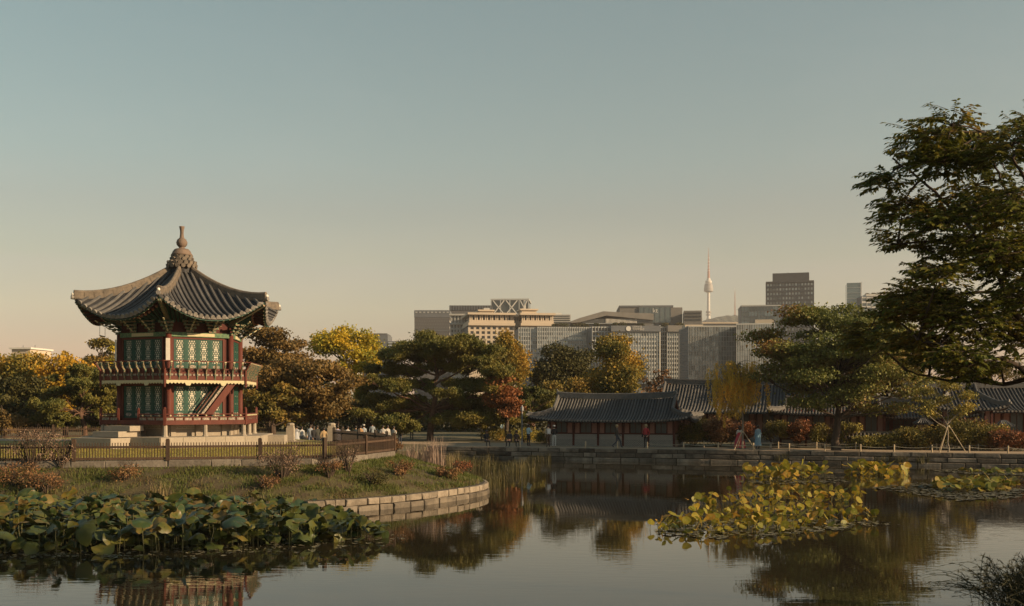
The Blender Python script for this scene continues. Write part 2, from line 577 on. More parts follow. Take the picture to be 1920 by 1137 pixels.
# stone edge of the island: two courses following the curve
edge = thing('stone_edging', 'pale two course stone edging round the grassy island', 'stone edging', (-5.0, 42.0, 0))
def run_of(loop, i0, i1):
    return [Vector((loop[i % NI][0], loop[i % NI][1], 0)) for i in range(i0, i1 + 1)]
def lay_curve(parent, pts, z0, z1, wmin, wmax, depth, proud, rnd, m, gap=.02, name='stone', jz=.0):
    # arc-length walk; every stone is a chord; seen side is on the right hand of the walk
    L = [0]
    for a, c in zip(pts, pts[1:]): L.append(L[-1] + (c - a).length)
    def pos(s):
        for k in range(len(pts) - 1):
            if s <= L[k + 1] or k == len(pts) - 2:
                t = (s - L[k]) / max(1e-6, L[k + 1] - L[k])
                return pts[k] + (pts[k + 1] - pts[k]) * t
    s = 0.0
    while s < L[-1] - .1:
        w = rnd.uniform(wmin, wmax)
        a, c = pos(s), pos(min(s + w, L[-1]))
        d = (c - a)
        if d.length > .1:
            nr = Vector((d.y, -d.x, 0)).normalized()
            ctr = (a + c) / 2 + nr * (proud - depth / 2 + rnd.uniform(-.015, .015))
            zz = rnd.uniform(-jz, jz)
            blk = stone_block((0, 0, 0), (d.length - gap, depth, z1 - z0 - gap * .7), 0, rnd)
            put(name, blk.mesh(name, m), parent, (ctr.x - parent.location.x, ctr.y - parent.location.y, (z0 + z1) / 2 + zz - parent.location.z), (0, 0, math.atan2(d.y, d.x)))
        s += w
ring = run_of(OUT, 0, 50)
lay_curve(edge, ring, .22, .50, .4, 1.05, .42, .10, rnd, M['edgestone'], gap=.035, jz=.015)
mat('edgewet', (.17, .14, .105), (.06, .05, .038), rough=.7, scale=1.6, bump=.5, bscale=8, orand=.4)
lay_curve(edge, ring, -.15, .22, .6, 1.3, .42, .16, rnd, M['edgewet'], gap=.035)
mb = MB()
for a, c in zip(OUT[0:], OUT[1:] + OUT[:1]):
    a, c = Vector((*a, 0)), Vector((*c, 0))
    q_ = (c - a).normalized(); q_ = Vector((-q_.y, q_.x, 0)) * .16
    mb.bar(a + q_ + Vector((0, 0, .18)), c + q_ + Vector((0, 0, .18)), .2, .66)
mb.build('backing', M['joint'], edge)
# kerb under the fence
kerb = thing('kerb', 'low pale stone kerb carrying the wooden picket fence', 'kerb', (-14.0, 43.0, 1.6))
lay_curve(kerb, run_of(INN, 0, 52), 1.60, 1.90, 1.0, 1.7, .34, .06, rnd, M['kerbstone'], gap=.012)

# turf blades on the bank and lawn
def blades(name, pts, hmin, hmax, w, m, seed, lean=.45, parent=None, off=None):
    """each blade one thin triangle pair; pts (N,3)"""
    rg = np.random.default_rng(seed)
    N = len(pts)
    h = rg.uniform(hmin, hmax, N)[:, None]
    a = rg.uniform(0, 2 * np.pi, N)
    s = np.stack([np.cos(a), np.sin(a), np.zeros(N)], 1)
    b2 = rg.uniform(0, 2 * np.pi, N)
    ln = rg.uniform(0, lean, N)[:, None]
    d = np.stack([np.cos(b2), np.sin(b2), np.zeros(N)], 1) * ln
    up = np.array([[0, 0, 1.0]])
    p0 = pts - s * w; p1 = pts + s * w
    md = pts + (up + d * .4) * h * .55
    p2 = md + s * w * .8; p3 = md - s * w * .8
    p4 = pts + (up + d) * h * (1 - ln * .3)
    V = np.stack([p0, p1, p2, p3, p4], 1).reshape(-1, 3)
    if off is not None: V = V - np.array(off)
    idx = np.arange(N)[:, None] * 5
    me = bpy.data.meshes.new(name)
    me.vertices.add(len(V)); me.vertices.foreach_set('co', V.astype(np.float32).ravel())
    lp = np.concatenate([idx + np.array([[0, 1, 2, 3]]), idx + np.array([[3, 2, 4]])], 1).ravel()
    me.loops.add(len(lp)); me.loops.foreach_set('vertex_index', lp.astype(np.int32))
    ls = np.empty(2 * N, np.int32); ls[0::2] = np.arange(N) * 7; ls[1::2] = np.arange(N) * 7 + 4
    me.polygons.add(2 * N); me.polygons.foreach_set('loop_start', ls)
    me.update(calc_edges=True)
    me.materials.append(m)
    return put(name, me, parent)

def bank_pts(N, seed, i0, i1, s0=0.03, s1=.97):
    rg = np.random.default_rng(seed)
    ii = rg.uniform(i0, i1, N)
    s = rg.uniform(s0, s1, N)
    k = np.floor(ii).astype(int); t = (ii - k)[:, None]
    O = np.array(OUT); Q = np.array(INN)
    o = O[k % NI] * (1 - t) + O[(k + 1) % NI] * t
    q = Q[k % NI] * (1 - t) + Q[(k + 1) % NI] * t
    xy = o + (q - o) * s[:, None]
    z = (EZ - .03) + (1.66 - EZ) * s ** .85
    return np.concatenate([xy, z[:, None] - .03], 1)
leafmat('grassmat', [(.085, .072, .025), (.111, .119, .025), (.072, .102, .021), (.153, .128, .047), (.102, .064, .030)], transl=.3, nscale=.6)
leafmat('drygrass', [(.20, .15, .075), (.28, .22, .11), (.17, .15, .06)], transl=.3, nscale=.8)
bp_ = bank_pts(90000, 1, 2, 50)
nf = np.sin(bp_[:, 0] * 1.9 + 1.3 * np.sin(bp_[:, 1] * 1.7)) + np.sin(bp_[:, 1] * 2.9 + bp_[:, 0] * .8) + .8 * np.sin(bp_[:, 0] * 5.3 - bp_[:, 1] * 4.1)
hgt_ = (bp_[:, 2] - .5) / 1.1
bp_ = bp_[np.random.default_rng(3).random(len(bp_)) < np.clip(.42 + .30 * nf + .35 * (hgt_ - .45), .05, 1)]
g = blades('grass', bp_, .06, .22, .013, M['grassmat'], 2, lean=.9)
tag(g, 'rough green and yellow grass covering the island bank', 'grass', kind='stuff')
rg = np.random.default_rng(9)
lp = np.stack([rg.uniform(-25, -7, 26000), rg.uniform(43, 56, 26000), np.full(26000, LZ)], 1)
keep = (lp[:, 1] > 43.4 + np.maximum(0, (lp[:, 0] + 14) * .25)) & (np.hypot(lp[:, 0] + 18.57, lp[:, 1] - 60) > 6.4)
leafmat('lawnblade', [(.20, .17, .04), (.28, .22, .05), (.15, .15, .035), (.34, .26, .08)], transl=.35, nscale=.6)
g = blades('grass', lp[keep], .04, .10, .010, M['lawnblade'], 3, lean=.8)
tag(g, 'short yellow green lawn around the stone platform', 'grass', kind='stuff')
# ------------------------------------------------------------------ hexagonal pavilion
PC = Vector((-18.57, 60.0, 0))
PHI0 = 6.0
pav = thing('pavilion', 'two storey hexagonal wooden pavilion with red columns, green doors and grey tiled roof', 'pavilion', (PC.x, PC.y, LZ))
def fr(k):
    a = R(PHI0 + 60 * k + 30)
    return Vector((math.sin(a), -math.cos(a), 0)), Vector((math.cos(a), math.sin(a), 0)), a
def FP(k, u, r, z):
    n_, t_, _ = fr(k)
    return Vector((0, 0, z - LZ)) + n_ * r + t_ * u            # in the pavilion's own frame
def CP(k, rad, z):
    a = R(PHI0 + 60 * k)
    return Vector((math.sin(a) * rad, -math.cos(a) * rad, z - LZ))
def hexpoly(rad):
    return [(CP(k, rad, 0).x, CP(k, rad, 0).y) for k in range(6)]
def part(mb, name, m, parent=None, smooth=False):
    return mb.build(name, m, parent or pav, world=False, smooth=smooth)
COS30, TAN30 = math.cos(R(30)), math.tan(R(30))
FACES = (-1, 0, 1, 2, 3, 4)
rnd = random.Random(21)

# stone platform
mb = MB(); mb.prism(hexpoly(5.34), -.1, 2.44 - LZ)
plat = part(mb, 'platform', M['granite'])
for k in FACES:
    L = 5.40
    us = [-L / 2]
    while us[-1] < L / 2 - .5: us.append(us[-1] + rnd.uniform(.9, 1.25))
    us[-1] = L / 2
    for a, c in zip(us, us[1:]):
        mb = MB(); mb.box((0, 0, 0), (c - a - .015, .2, .50))
        p = FP(k, (a + c) / 2, 5.40 * COS30 - .06, 2.18)
        o = put('slab', mb.mesh('slab', M['granite']), plat, p, (0, 0, fr(k)[2]))
# steps
for u, w, r0, r1, z0, z1 in ((-.60, 2.7, 4.4, 6.1, 1.84, 2.41), (-.35, 1.75, 3.75, 5.35, 2.445, 2.74), (-.15, 1.75, 3.75, 4.75, 2.745, 3.02)):
    mb = MB(); mb.box((0, 0, 0), (w, r1 - r0, z1 - z0))
    put('step', mb.mesh('step', M['granite']), pav, FP(-1, u, (r0 + r1) / 2, (z0 + z1) / 2), (0, 0, fr(-1)[2]))
mb = MB(); mb.box((0, 0, 0), (1.7, 1.0, .5))
put('step', mb.mesh('step', M['granite']), pav, FP(1, 1.0, 5.15, 2.13), (0, 0, fr(1)[2]))

# base wall and stone posts under the deck
brickmat('ventbrick', (.28, .24, .19), (.2, .17, .13), (.42, .37, .29), .24, .09, .02)
mb = MB(); mb.prism(hexpoly(3.3), 2.43 - LZ, 3.15 - LZ)
part(mb, 'base_wall', M['granite'])
for k in FACES:
    for u in (-.85, .55):
        mb = MB(); mb.box((0, 0, 0), (1.1, .06, .22))
        put('vent', mb.mesh('vent', M['ventbrick']), pav, FP(k, u, 3.3 * COS30 + .01, 2.95), (0, 0, fr(k)[2]))
    for u in (-1.45, -.1, 1.35):
        mb = MB(); mb.box((0, 0, 0), (.26, .1, .66))
        put('pier', mb.mesh('pier', M['granite']), pav, FP(k, u, 3.3 * COS30 + .03, 2.77), (0, 0, fr(k)[2]))
post_me = None
for k in FACES:
    for i, p in enumerate((CP(k, 4.28, 2.44), FP(k, .0, 4.28 * COS30, 2.44), )):
        mb = MB(); mb.lathe([(.17, 0), (.16, .05), (.125, .08), (.115, .60), (.13, .66)], 8)
        put('stone_post', mb.mesh('stone_post', M['granite']), pav, p, (0, 0, fr(k)[2]))

# deck
mb = MB(); mb.prism(hexpoly(4.36), 3.10 - LZ, 3.29 - LZ)
part(mb, 'deck', M['darkred'])
for k in FACES:
    mb = MB(); mb.bar(FP(k, -2.2, 3.83, 3.19), FP(k, 2.2, 3.83, 3.19), .07, .24)
    part(mb, 'deck_beam', M['redwood'])
    # lower railing
    rail = thing_part = bpy.data.objects.new('lower_railing', None); col.objects.link(rail); rail.parent = pav
    spans = [(-2.15, 2.15)] if k != -1 else [(-2.15, -.95), (.45, 2.15)]
    for a, c in spans:
        mb = MB(); mb.tube([FP(k, a, 3.83, 3.62), FP(k, c, 3.83, 3.62)], .032, 8); part(mb, 'top_rail', M['redwood'], rail)
        mb = MB(); mb.bar(FP(k, a, 3.83, 3.475), FP(k, c, 3.83, 3.475), .06, .05); part(mb, 'mid_rail', M['redwood'], rail)
        n_ = max(2, round((c - a) / .5))
        for i in range(n_):
            u0 = a + (c - a) * i / n_; u1 = a + (c - a) * (i + 1) / n_
            mb = MB(); mb.bar(FP(k, u0 + .05, 3.81, 3.38), FP(k, u1 - .05, 3.81, 3.38), .03, .14); part(mb, 'panel', M['carvepanel'], rail)
            mb = MB(); mb.bar(FP(k, u0, 3.83, 3.28), FP(k, u0, 3.83, 3.46), .07, .06); part(mb, 'baluster', M['redwood'], rail)
            mb = MB(); mb.lathe([(.03, 0), (.055, .03), (.06, .06), (.03, .09)], 8, FP(k, (u0 + u1) / 2, 3.83, 3.505)); part(mb, 'lotus_block', M['paintcream'], rail)
    if k == -1:
        for u in (-.95, .45):
            mb = MB(); mb.bar(FP(k, u, 3.83, 3.12), FP(k, u, 3.83, 3.86), .10, .10); mb.lathe([(.06, 0), (.07, .04), (.03, .09)], 8, FP(k, u, 3.83, 3.86)); part(mb, 'newel', M['redwood'], rail)
for k in range(6):
    mb = MB(); p = CP(k, 4.40, 3.05)
    mb.box(p + Vector((0, 0, .42)), (.13, .13, .86), R(PHI0 + 60 * k)); mb.lathe([(.07, 0), (.085, .05), (.03, .10)], 8, p + Vector((0, 0, .85)))
    part(mb, 'newel', M['redwood'])

# doors: one leaf for each storey, shared by all faces
def door_meshes(w, h, foot):
    f = MB(); st = .055
    f.box((-w / 2 + st / 2, 0, h / 2), (st, .06, h)); f.box((w / 2 - st / 2, 0, h / 2), (st, .06, h))
    for z in (st / 2, foot, h - st / 2): f.box((0, 0, z), (w - 2 * st, .056, st))
    pn = MB(); pn.box((0, .005, (foot) / 2), (w - 2 * st, .03, foot - st))
    ins = MB(); ins.lathe([(.02, 0), (.08, .0), (.09, .012), (.02, .02)], 12)
    iv = [( (v[0]) * (w - 2 * st) / .24, -.012 - v[2], foot / 2 + v[1] * (foot - st) / .26) for v in ins.v]
    insm = MB(); insm.add(iv, ins.f)
    la = MB(); H0, H1 = foot + st / 2, h - st
    iw = w - 2 * st
    hh = (H1 - H0) / 12
    for fx in (-.5, .5): la.box((fx * iw, -.004, (H0 + H1) / 2), (.03, .03, H1 - H0))
    for j in range(12):                      # rows of paper windows that widen and narrow in turn
        z_ = H0 + hh * (j + .5)
        la.box((0, -.004, z_ - hh / 2), (iw, .026, .024))
        big = j in (3, 7, 8)
        if big:
            cuts = (-.40, -.27, .27, .40) if j != 8 else (-.40, -.2, .2, .40)
        elif j % 2: cuts = (-.36, -.12, .12, .36)
        else: cuts = (-.42, -.25, 0, .25, .42)
        for fx in cuts: la.box((fx * iw, -.004, z_), (.05 if abs(fx) > .3 else .032, .028, hh))
        if not big:
            for sx in (-1, 1): la.box((sx * .45 * iw, -.003, z_), (.09 * iw, .022, hh * .8))
    pp = MB(); pp.box((0, .02, (H0 + H1) / 2), (iw, .012, H1 - H0))
    return f.mesh('door', M['teal']), pn.mesh('foot_panel', M['teal']), insm.mesh('carving', M['carvepanel']), la.mesh('lattice', M['teal']), pp.mesh('paper', M['paper'])
DL, DU = door_meshes(.655, 1.72, .36), door_meshes(.655, 1.62, .30)
def doors_on(k, z0, dm, apo):
    a = fr(k)[2]
    for i in range(4):
        u = -.10 + (i - 1.5) * .665
        d = put('door', dm[0], pav, FP(k, u, apo, z0), (0, 0, a))
        for nm, m_ in zip(('foot_panel', 'carving', 'lattice', 'paper'), dm[1:]): put(nm, m_, d)
for storey, (zb, zt, zd, dm) in enumerate(((3.29, 5.42, 3.42, DL), (5.62, 7.98, 6.02, DU))):
    BR = 3.4; apo = BR * COS30
    mb = MB(); mb.prism(hexpoly(BR - .16), zb - LZ, zt - LZ); part(mb, 'inner_wall', M['darkred'])
    for k in FACES:
        a = fr(k)[2]
        mb = MB(); mb.lathe([(.17, 0), (.17, .3), (.16, zt - zb)], 12, CP(k, BR, zb)); part(mb, 'column', M['redwood'], smooth=True)
        for u in (-1.50, 1.30):
            mb = MB(); mb.box(FP(k, u, apo - .05, (zb + zt) / 2), (.10, .16, zt - zb), a); part(mb, 'jamb', M['redwood'])
        top = zd + (1.72 if storey == 0 else 1.62)
        mb = MB(); mb.box(FP(k, -.1, apo - .05, (top + .01 + zt) / 2), (2.69, .15, zt - top), a); part(mb, 'lintel', M['redwood'])
        mb = MB(); mb.box(FP(k, -.1, apo - .05, (zb + zd) / 2), (2.69, .15, zd - zb - .01), a); part(mb, 'sill', M['redwood'])
        mb = MB(); mb.box(FP(k, 1.45, apo - .10, (zb + zt) / 2), (.22, .1, zt - zb), a); part(mb, 'side_panel', M['darkred'])
        doors_on(k, zd, dm, apo - .04)
for k in (0, -1):
    mb = MB(); p = CP(k, 3.62, 7.05); mb.box(p, (.21, .035, 1.2), R(PHI0 + 60 * k)); part(mb, 'plaque', M['limewhite'])

# balcony
mb = MB(); mb.prism(hexpoly(4.36), 5.44 - LZ, 5.62 - LZ); part(mb, 'balcony_floor', M['darkred'])
BAL = [(.02, 5.42), (.05, 5.62), (.03, 5.80), (.06, 5.96), (.20, 6.12), (.28, 6.28), (.27, 6.40)]
bal_me = None
for k in FACES:
    a = fr(k)[2]
    rail = bpy.data.objects.new('balcony_railing', None); col.objects.link(rail); rail.parent = pav
    mb = MB(); mb.bar(FP(k, -2.18, 3.80, 5.54), FP(k, 2.18, 3.80, 5.54), .06, .23); part(mb, 'balcony_beam', M['redwood'])
    mb = MB(); mb.bar(FP(k, -2.18, 3.79, 5.80), FP(k, 2.18, 3.79, 5.80), .05, .045); part(mb, 'mid_rail', M['redwood'], rail)
    mb = MB(); mb.bar(FP(k, -2.18, 3.79, 6.02), FP(k, 2.18, 3.79, 6.02), .06, .06); part(mb, 'rail_cap', M['redwood'], rail)
    mb = MB(); mb.tube([FP(k, -2.36, 4.09, 6.42), FP(k, 2.36, 4.09, 6.42)], .03, 8); part(mb, 'top_rail', M['redwood'], rail)
    nb = 9
    for i in range(nb):
        u = -2.18 + 4.36 * (i + .5) / nb
        if bal_me is None:
            bb = MB(); w = .03
            prof = [(dr, z) for dr, z in BAL]
            vs = [(sx * w, -dr - .06 * math.sin(math.pi * i2 / 6) - .02, z) for sx in (-1, 1) for i2, (dr, z) in enumerate(prof)] + [(sx * w, -dr + .05 - .0 * i2, z) for sx in (-1, 1) for i2, (dr, z) in enumerate(prof)]
            n7 = 7; fs = []
            for i2 in range(6):
                fs += [(i2, i2 + 1, n7 + i2 + 1, n7 + i2), (2 * n7 + i2 + 1, 2 * n7 + i2, 3 * n7 + i2, 3 * n7 + i2 + 1),
                       (i2, 2 * n7 + i2, 2 * n7 + i2 + 1, i2 + 1), (n7 + i2 + 1, 3 * n7 + i2 + 1, 3 * n7 + i2, n7 + i2)]
            fs += [(0, 7, 21, 14), (6, 20, 27, 13)]
            bb.add(vs, fs, 0)
            bb.box((0, -.29, 6.385), (.11, .09, .05), mi=1)
            bal_me = bb.mesh('baluster', [M['paintmix'], M['paintcream']]); fix_normals(bal_me)
        put('baluster', bal_me, rail, FP(k, u, 3.80, LZ), (0, 0, a)).location.z = -LZ
        for zz, hh in ((5.72, .11), (5.91, .15)):
            mb = MB(); mb.bar(FP(k, u - .19, 3.77, zz), FP(k, u + .19, 3.77, zz), .03, hh); part(mb, 'panel', M['carvepanel'] if zz < 5.8 else M['darkred'], rail)
    # scalloped valance
    mb = MB(); nseg = 44; top, bot = [], []
    for i in range(nseg + 1):
        s = -1 + 2 * i / nseg
        dz = .075 * abs(math.sin(i * math.pi / 2.0)) + .08 + .17 * max(0, 1 - abs(abs(s) - .45) / .09) + .05 * max(0, 1 - (1 - abs(s)) / .06)
        top.append(FP(k, s * 2.12, 3.80, 5.425)); bot.append(FP(k, s * 2.12, 3.80, 5.425 - dz - .04))
    n_ = fr(k)[0] * .03
    N4 = nseg + 1
    vs = [p + n_ for p in top] + [p + n_ for p in bot] + [p - n_ for p in top] + [p - n_ for p in bot]
    fs = []
    for i in range(nseg):
        fs += [(i, i + 1, N4 + i + 1, N4 + i), (2 * N4 + i + 1, 2 * N4 + i, 3 * N4 + i, 3 * N4 + i + 1), (N4 + i, N4 + i + 1, 3 * N4 + i + 1, 3 * N4 + i)]
    mb.add(vs, fs); part(mb, 'valance', M['paintcream'])
for k in range(6):
    mb = MB(); p = CP(k, 4.42, 5.05)
    mb.lathe([(.02, -.02), (.06, .03), (.045, .09), (.065, .13), (.065, .9), (.05, 1.0)], 8, p)
    mb.bar(p + Vector((0, 0, .9)), CP(k, 4.74, 6.44), .07)
    part(mb, 'corner_post', M['redwood'])

# stair between deck and balcony
for r_ in (3.10, 3.66):
    mb = MB(); mb.bar(FP(0, .02, r_, 3.36), FP(0, 1.68, r_, 5.50), .06, .34); part(mb, 'stair_stringer', M['redwood'])
    mb = MB(); mb.tube([FP(0, -.30, r_, 3.80), FP(0, 1.30, r_, 5.86)], .025, 6); part(mb, 'stair_rail', M['redwood'])
    mb = MB(); mb.bar(FP(0, -.16, r_, 3.62), FP(0, 1.42, r_, 5.66), .03, .12); part(mb, 'stair_panel', M['carvepanel'])
for i in range(9):
    t = (i + .5) / 9
    mb = MB(); p = FP(0, .02 + 1.66 * t, 3.38, 3.36 + 2.14 * t); mb.box(p, (.24, .54, .035), fr(0)[2]); part(mb, 'tread', M['darkred'])

# beams and brackets under the eaves
mb = MB(); mb.prism(hexpoly(3.32), 7.95 - LZ, 8.75 - LZ); part(mb, 'bracket_wall', M['darkred'])
for k in FACES:
    a = fr(k)[2]
    mb = MB(); mb.bar(FP(k, -1.70, 2.97, 7.88), FP(k, 1.70, 2.97, 7.88), .17, .24); part(mb, 'painted_beam', M['paintgreen'])
    mb = MB(); mb.bar(FP(k, -.75, 3.00, 7.88), FP(k, .75, 3.00, 7.88), .15, .17); part(mb, 'beam_centre', M['paintcream'])
    spots = [(FP(k, u, 2.98, 8.0), a) for u in (-.62, .62)] + [(CP(k, 3.44, 7.9), R(PHI0 + 60 * k))]
    for i, (p, ra) in enumerate(spots):
        big = 1.35 if i == 2 else 1.0
        mb = MB()
        rot = Matrix.Rotation(ra, 3, 'Z')
        for j in range(4):
            c = p + rot @ Vector((0, -.10 - .12 * j * big, .06 + .17 * j))
            mb.box(c, (.10 + (.30 + .22 * j) * big * (.55 if i == 2 else 1), .10, .075), ra, mi=0)
            mb.box(p + rot @ Vector((0, -.05 - .11 * j * big, .13 + .17 * j)), (.11, .30 + .24 * j * big, .06), ra, mi=1)
            tip = p + rot @ Vector((0, -.22 - .22 * j * big, .13 + .17 * j))
            mb.bar(tip, tip + rot @ Vector((0, -.16, .10)), .07, .05, mi=2)
            for sx in (-1, 1):
                mb.box(c + rot @ Vector((sx * (.13 + .11 * j) * big * (.55 if i == 2 else 1), 0, .07)), (.10, .12, .06), ra, mi=3)
        part(mb, 'bracket', [M['paintmix'], M['teal'], M['paintcream'], M['paintgreen']])

# roof
RA = 4.98
def zs(r, u):
    t = min(1.0, max(0.0, r / RA)); um = max(r * TAN30, 1e-3)
    w = min(1.0, abs(u) / um) ** 2.2
    zm = 11.95 - 3.25 * (1 - (1 - t) ** 1.4)
    zh = 12.05 - 2.20 * (1 - (1 - t) ** 1.9)
    return zm * (1 - w) + zh * w
def re(v): return RA * (1 - .05 * (1 - v * v))
r0 = .55
mb = MB()
for k in FACES:
    grid = []
    for i in range(15):
        row = []
        for j in range(21):
            v = -1 + j / 10
            r = r0 + (re(v) - r0) * i / 14
            row.append(FP(k, v * r * TAN30, r, zs(r, v * r * TAN30)))
        grid.append(row)
    mb.slab(grid, .16)
roof = part(mb, 'roof', M['tiledark'])
fix_normals(roof.data)
NR = 19
for k in FACES:
    for i in range(NR):
        u = -2.80 + 5.60 * i / (NR - 1)
        rs = max(r0, abs(u) / TAN30 + .10)
        v = u / (RA * TAN30)
        rend = re(v) + .05
        if rend - rs < .12: continue
        pts = []
        for j in range(9):
            r = rs + (rend - rs) * j / 8
            pts.append(FP(k, u, r, zs(min(r, RA), u) + .035 + rnd.uniform(-.006, .006)))
        mb = MB(); mb.tube(pts, .088, 7)
        e = pts[-1]; d = (pts[-1] - pts[-2]).normalized()
        mb.tube([e - d * .02 + Vector((0, 0, -.02)), e + d * .05 + Vector((0, 0, -.035))], .115, 10, mi=1)
        part(mb, 'tile_row', [M['tile'], M['tileend']], roof, smooth=False)
        # drip tile between the rows
        if i < NR - 1:
            um_ = u + 2.80 / (NR - 1) * 1.0
            v2 = um_ / (RA * TAN30)
            if abs(v2) < .98:
                rr = re(v2) + .03
                mb = MB(); z_ = zs(min(rr, RA), um_)
                mb.box(FP(k, um_, rr, z_ - .06), (.2, .03, .12), fr(k)[2]); part(mb, 'drip_tile', M['tileend'], roof)
    # rafters in two tiers and the eave board
    if k in (-1, 0, 1, 2, 4):
        for i in range(17):
            s = -1 + 2 * i / 16
            ue = s * 2.62; ui = s * 1.5
            re_ = re(s * .93)
            mb = MB()
            mb.tube([FP(k, ui, 2.75, 8.55), FP(k, ue * .86, re_ - .75, zs(re_ - .75, ue * .86) - .33)], .065, 6, mi=0)
            e0 = FP(k, ue * .86, re_ - .78, zs(re_ - .78, ue * .86) - .33)
            mb.tube([e0, e0 + (FP(k, ue * .865, re_ - .70, zs(re_ - .70, ue * .86) - .345) - e0)], .068, 6, mi=1)
            part(mb, 'rafter', [M['teal'], M['pinkpanel']], roof)
            mb = MB()
            mb.bar(FP(k, ue * .84, re_ - .9, zs(re_ - .9, ue * .84) - .24), FP(k, ue, re_ - .10, zs(re_ - .10, ue) - .21), .09, .09, mi=0)
            mb.bar(FP(k, ue * .99, re_ - .12, zs(re_ - .1, ue) - .21), FP(k, ue, re_ - .07, zs(re_ - .07, ue) - .21), .075, .075, mi=1)
            part(mb, 'rafter', [M['darkred'], M['paintcream']], roof)
        pts = [FP(k, v * re(v) * TAN30 * .985, re(v) - .06, zs(re(v) - .06, v * re(v) * TAN30 * .985) - .19) for v in [-1 + j / 10 for j in range(21)]]
        mb = MB()
        for p, q in zip(pts, pts[1:]): mb.bar(p, q, .05, .07)
        part(mb, 'eave_board', M['teal'], roof)
# hip ridges
for k in range(6):
    pts = []
    for j in range(11):
        q = .75 + (5.78 - .75) * j / 10
        r = q * COS30
        pts.append(CP(k, q, zs(r, r * TAN30) + .10 + .05 * (j / 10) ** 4))
    mb = MB()
    for p, q in zip(pts, pts[1:]): mb.bar(p - (q - p) * .03 - Vector((0, 0, .07)), q + (q - p) * .03 - Vector((0, 0, .07)), .24, .34)
    cap = [p + Vector((0, 0, .12)) for p in pts]
    mb.tube(cap, .105, 8)
    part(mb, 'hip_ridge', M['tileold'], roof)
    e = pts[-1]
    mb = MB(); mb.lathe([(.03, -.09), (.08, -.05), (.09, 0), (.06, .06), (.03, .08)], 10, e + (pts[-1] - pts[-2]).normalized() * .05)
    part(mb, 'ridge_end', M['limewhite'], roof, smooth=True)
    mb = MB(); mb.tube([CP(k, 5.60, 0) + Vector((0, 0, zs(RA, RA * TAN30) - .05)), CP(k, 5.92, 0) + Vector((0, 0, zs(RA, RA * TAN30) - .01))], .12, 10); part(mb, 'ridge_end', M['tileend'], roof)
    mb = MB(); mb.bar(CP(k, 3.3, 8.5), CP(k, 5.62, 9.55), .17, .24); part(mb, 'hip_rafter', M['paintmix'], roof)
# finial
fin = bpy.data.objects.new('finial', None); col.objects.link(fin); fin.parent = pav
for rad, z, nn in ((.80, 11.88, 16), (.76, 12.06, 16), (.60, 12.26, 12), (.54, 12.40, 12)):
    for i in range(nn):
        a = 2 * math.pi * (i + (.5 if z in (12.06, 12.40) else 0)) / nn
        mb = MB(); d = Vector((math.cos(a), math.sin(a), 0))
        c = Vector((0, 0, z - LZ)) + d * rad
        mb.tube([c - d * .22 + Vector((0, 0, .05)), c + d * .04], .125, 8)
        part(mb, 'ring_tile', M['tileold'], fin)
mb = MB(); mb.lathe([(.66, 11.5 - LZ), (.62, 12.2 - LZ), (.5, 12.5 - LZ)], 12); part(mb, 'ring_core', M['tiledark'], fin)
mb = MB(); mb.lathe([(.45, 12.48), (.60, 12.55), (.55, 12.60), (.49, 12.74), (.38, 12.87), (.17, 12.92), (.15, 12.97), (.2, 13.0), (.29, 13.12), (.31, 13.25), (.25, 13.40), (.13, 13.50), (.10, 13.7), (.10, 13.9), (.14, 14.08), (.15, 14.15), (.09, 14.16)], 14, (0, 0, -LZ))
part(mb, 'gourd', M['finial'], fin, smooth=True)
# thin wires and bar hanging under the eave
mb = MB()
off = Vector(pav.location)
a1, a2 = at(187, 606, 57.2) - off, at(197, 606, 57.6) - off
b1, b2 = at(187, 629.5, 57.2) - off, at(197, 632, 57.6) - off
mb.tube([a1, b1], .012, 4); mb.tube([a2, b2], .012, 4); mb.bar(b1, b2, .05)
part(mb, 'hanging_bar', M['metaldark'])
# ------------------------------------------------------------------ fences and posts on the island
def arc(pts):
    L = [0]
    for a, c in zip(pts, pts[1:]): L.append(L[-1] + (c - a).length)
    def pos(s):
        s = max(0, min(s, L[-1]))
        for k in range(len(pts) - 1):
            if s <= L[k + 1] or k == len(pts) - 2:
                t = (s - L[k]) / max(1e-6, L[k + 1] - L[k])
                return pts[k] + (pts[k + 1] - pts[k]) * t, (pts[k + 1] - pts[k]).normalized()
    return pos, L[-1]
def picket_fence(name, label, pts, z0, posts, pitch, m, one_by_one, h=.78):
    f = thing(name, label, 'fence', (pts[0].x, pts[0].y, z0))
    pos, L = arc(pts)
    pk = MB(); pk.box((0, 0, h * .46), (.034, .026, h * .92))
    pk = pk.mesh('picket', m)
    joined = MB()
    s = .05
    while s < L:
        p, d = pos(s)
        if one_by_one: put('picket', pk, f, p - Vector((pts[0].x, pts[0].y, 0)), (0, 0, math.atan2(d.y, d.x)))
        else: joined.box((p.x, p.y, z0 + h * .46), (.034, .026, h * .92), math.atan2(d.y, d.x))
        s += pitch
    if not one_by_one: tag(joined.build('pickets', m, f), kind='stuff')
    ps = [s for s in posts if s <= L + .01]
    for a, c in zip(ps, ps[1:]):
        nn = max(1, int((c - a) / .9))
        for zz, hh in ((.08, .09), (.55, .085)):
            mb = MB()
            for i in range(nn):
                p, q = pos(a + (c - a) * i / nn)[0], pos(a + (c - a) * (i + 1) / nn)[0]
                mb.bar((p.x, p.y, z0 + zz), (q.x, q.y, z0 + zz), .05, hh)
            mb.build('rail', m, f)
    for s in ps:
        p, d = pos(s)
        mb = MB(); mb.box((p.x, p.y, z0 + .41), (.15, .15, .84), math.atan2(d.y, d.x)); mb.box((p.x, p.y, z0 + .85), (.12, .12, .05), math.atan2(d.y, d.x))
        mb.build('post', m, f)
    return f
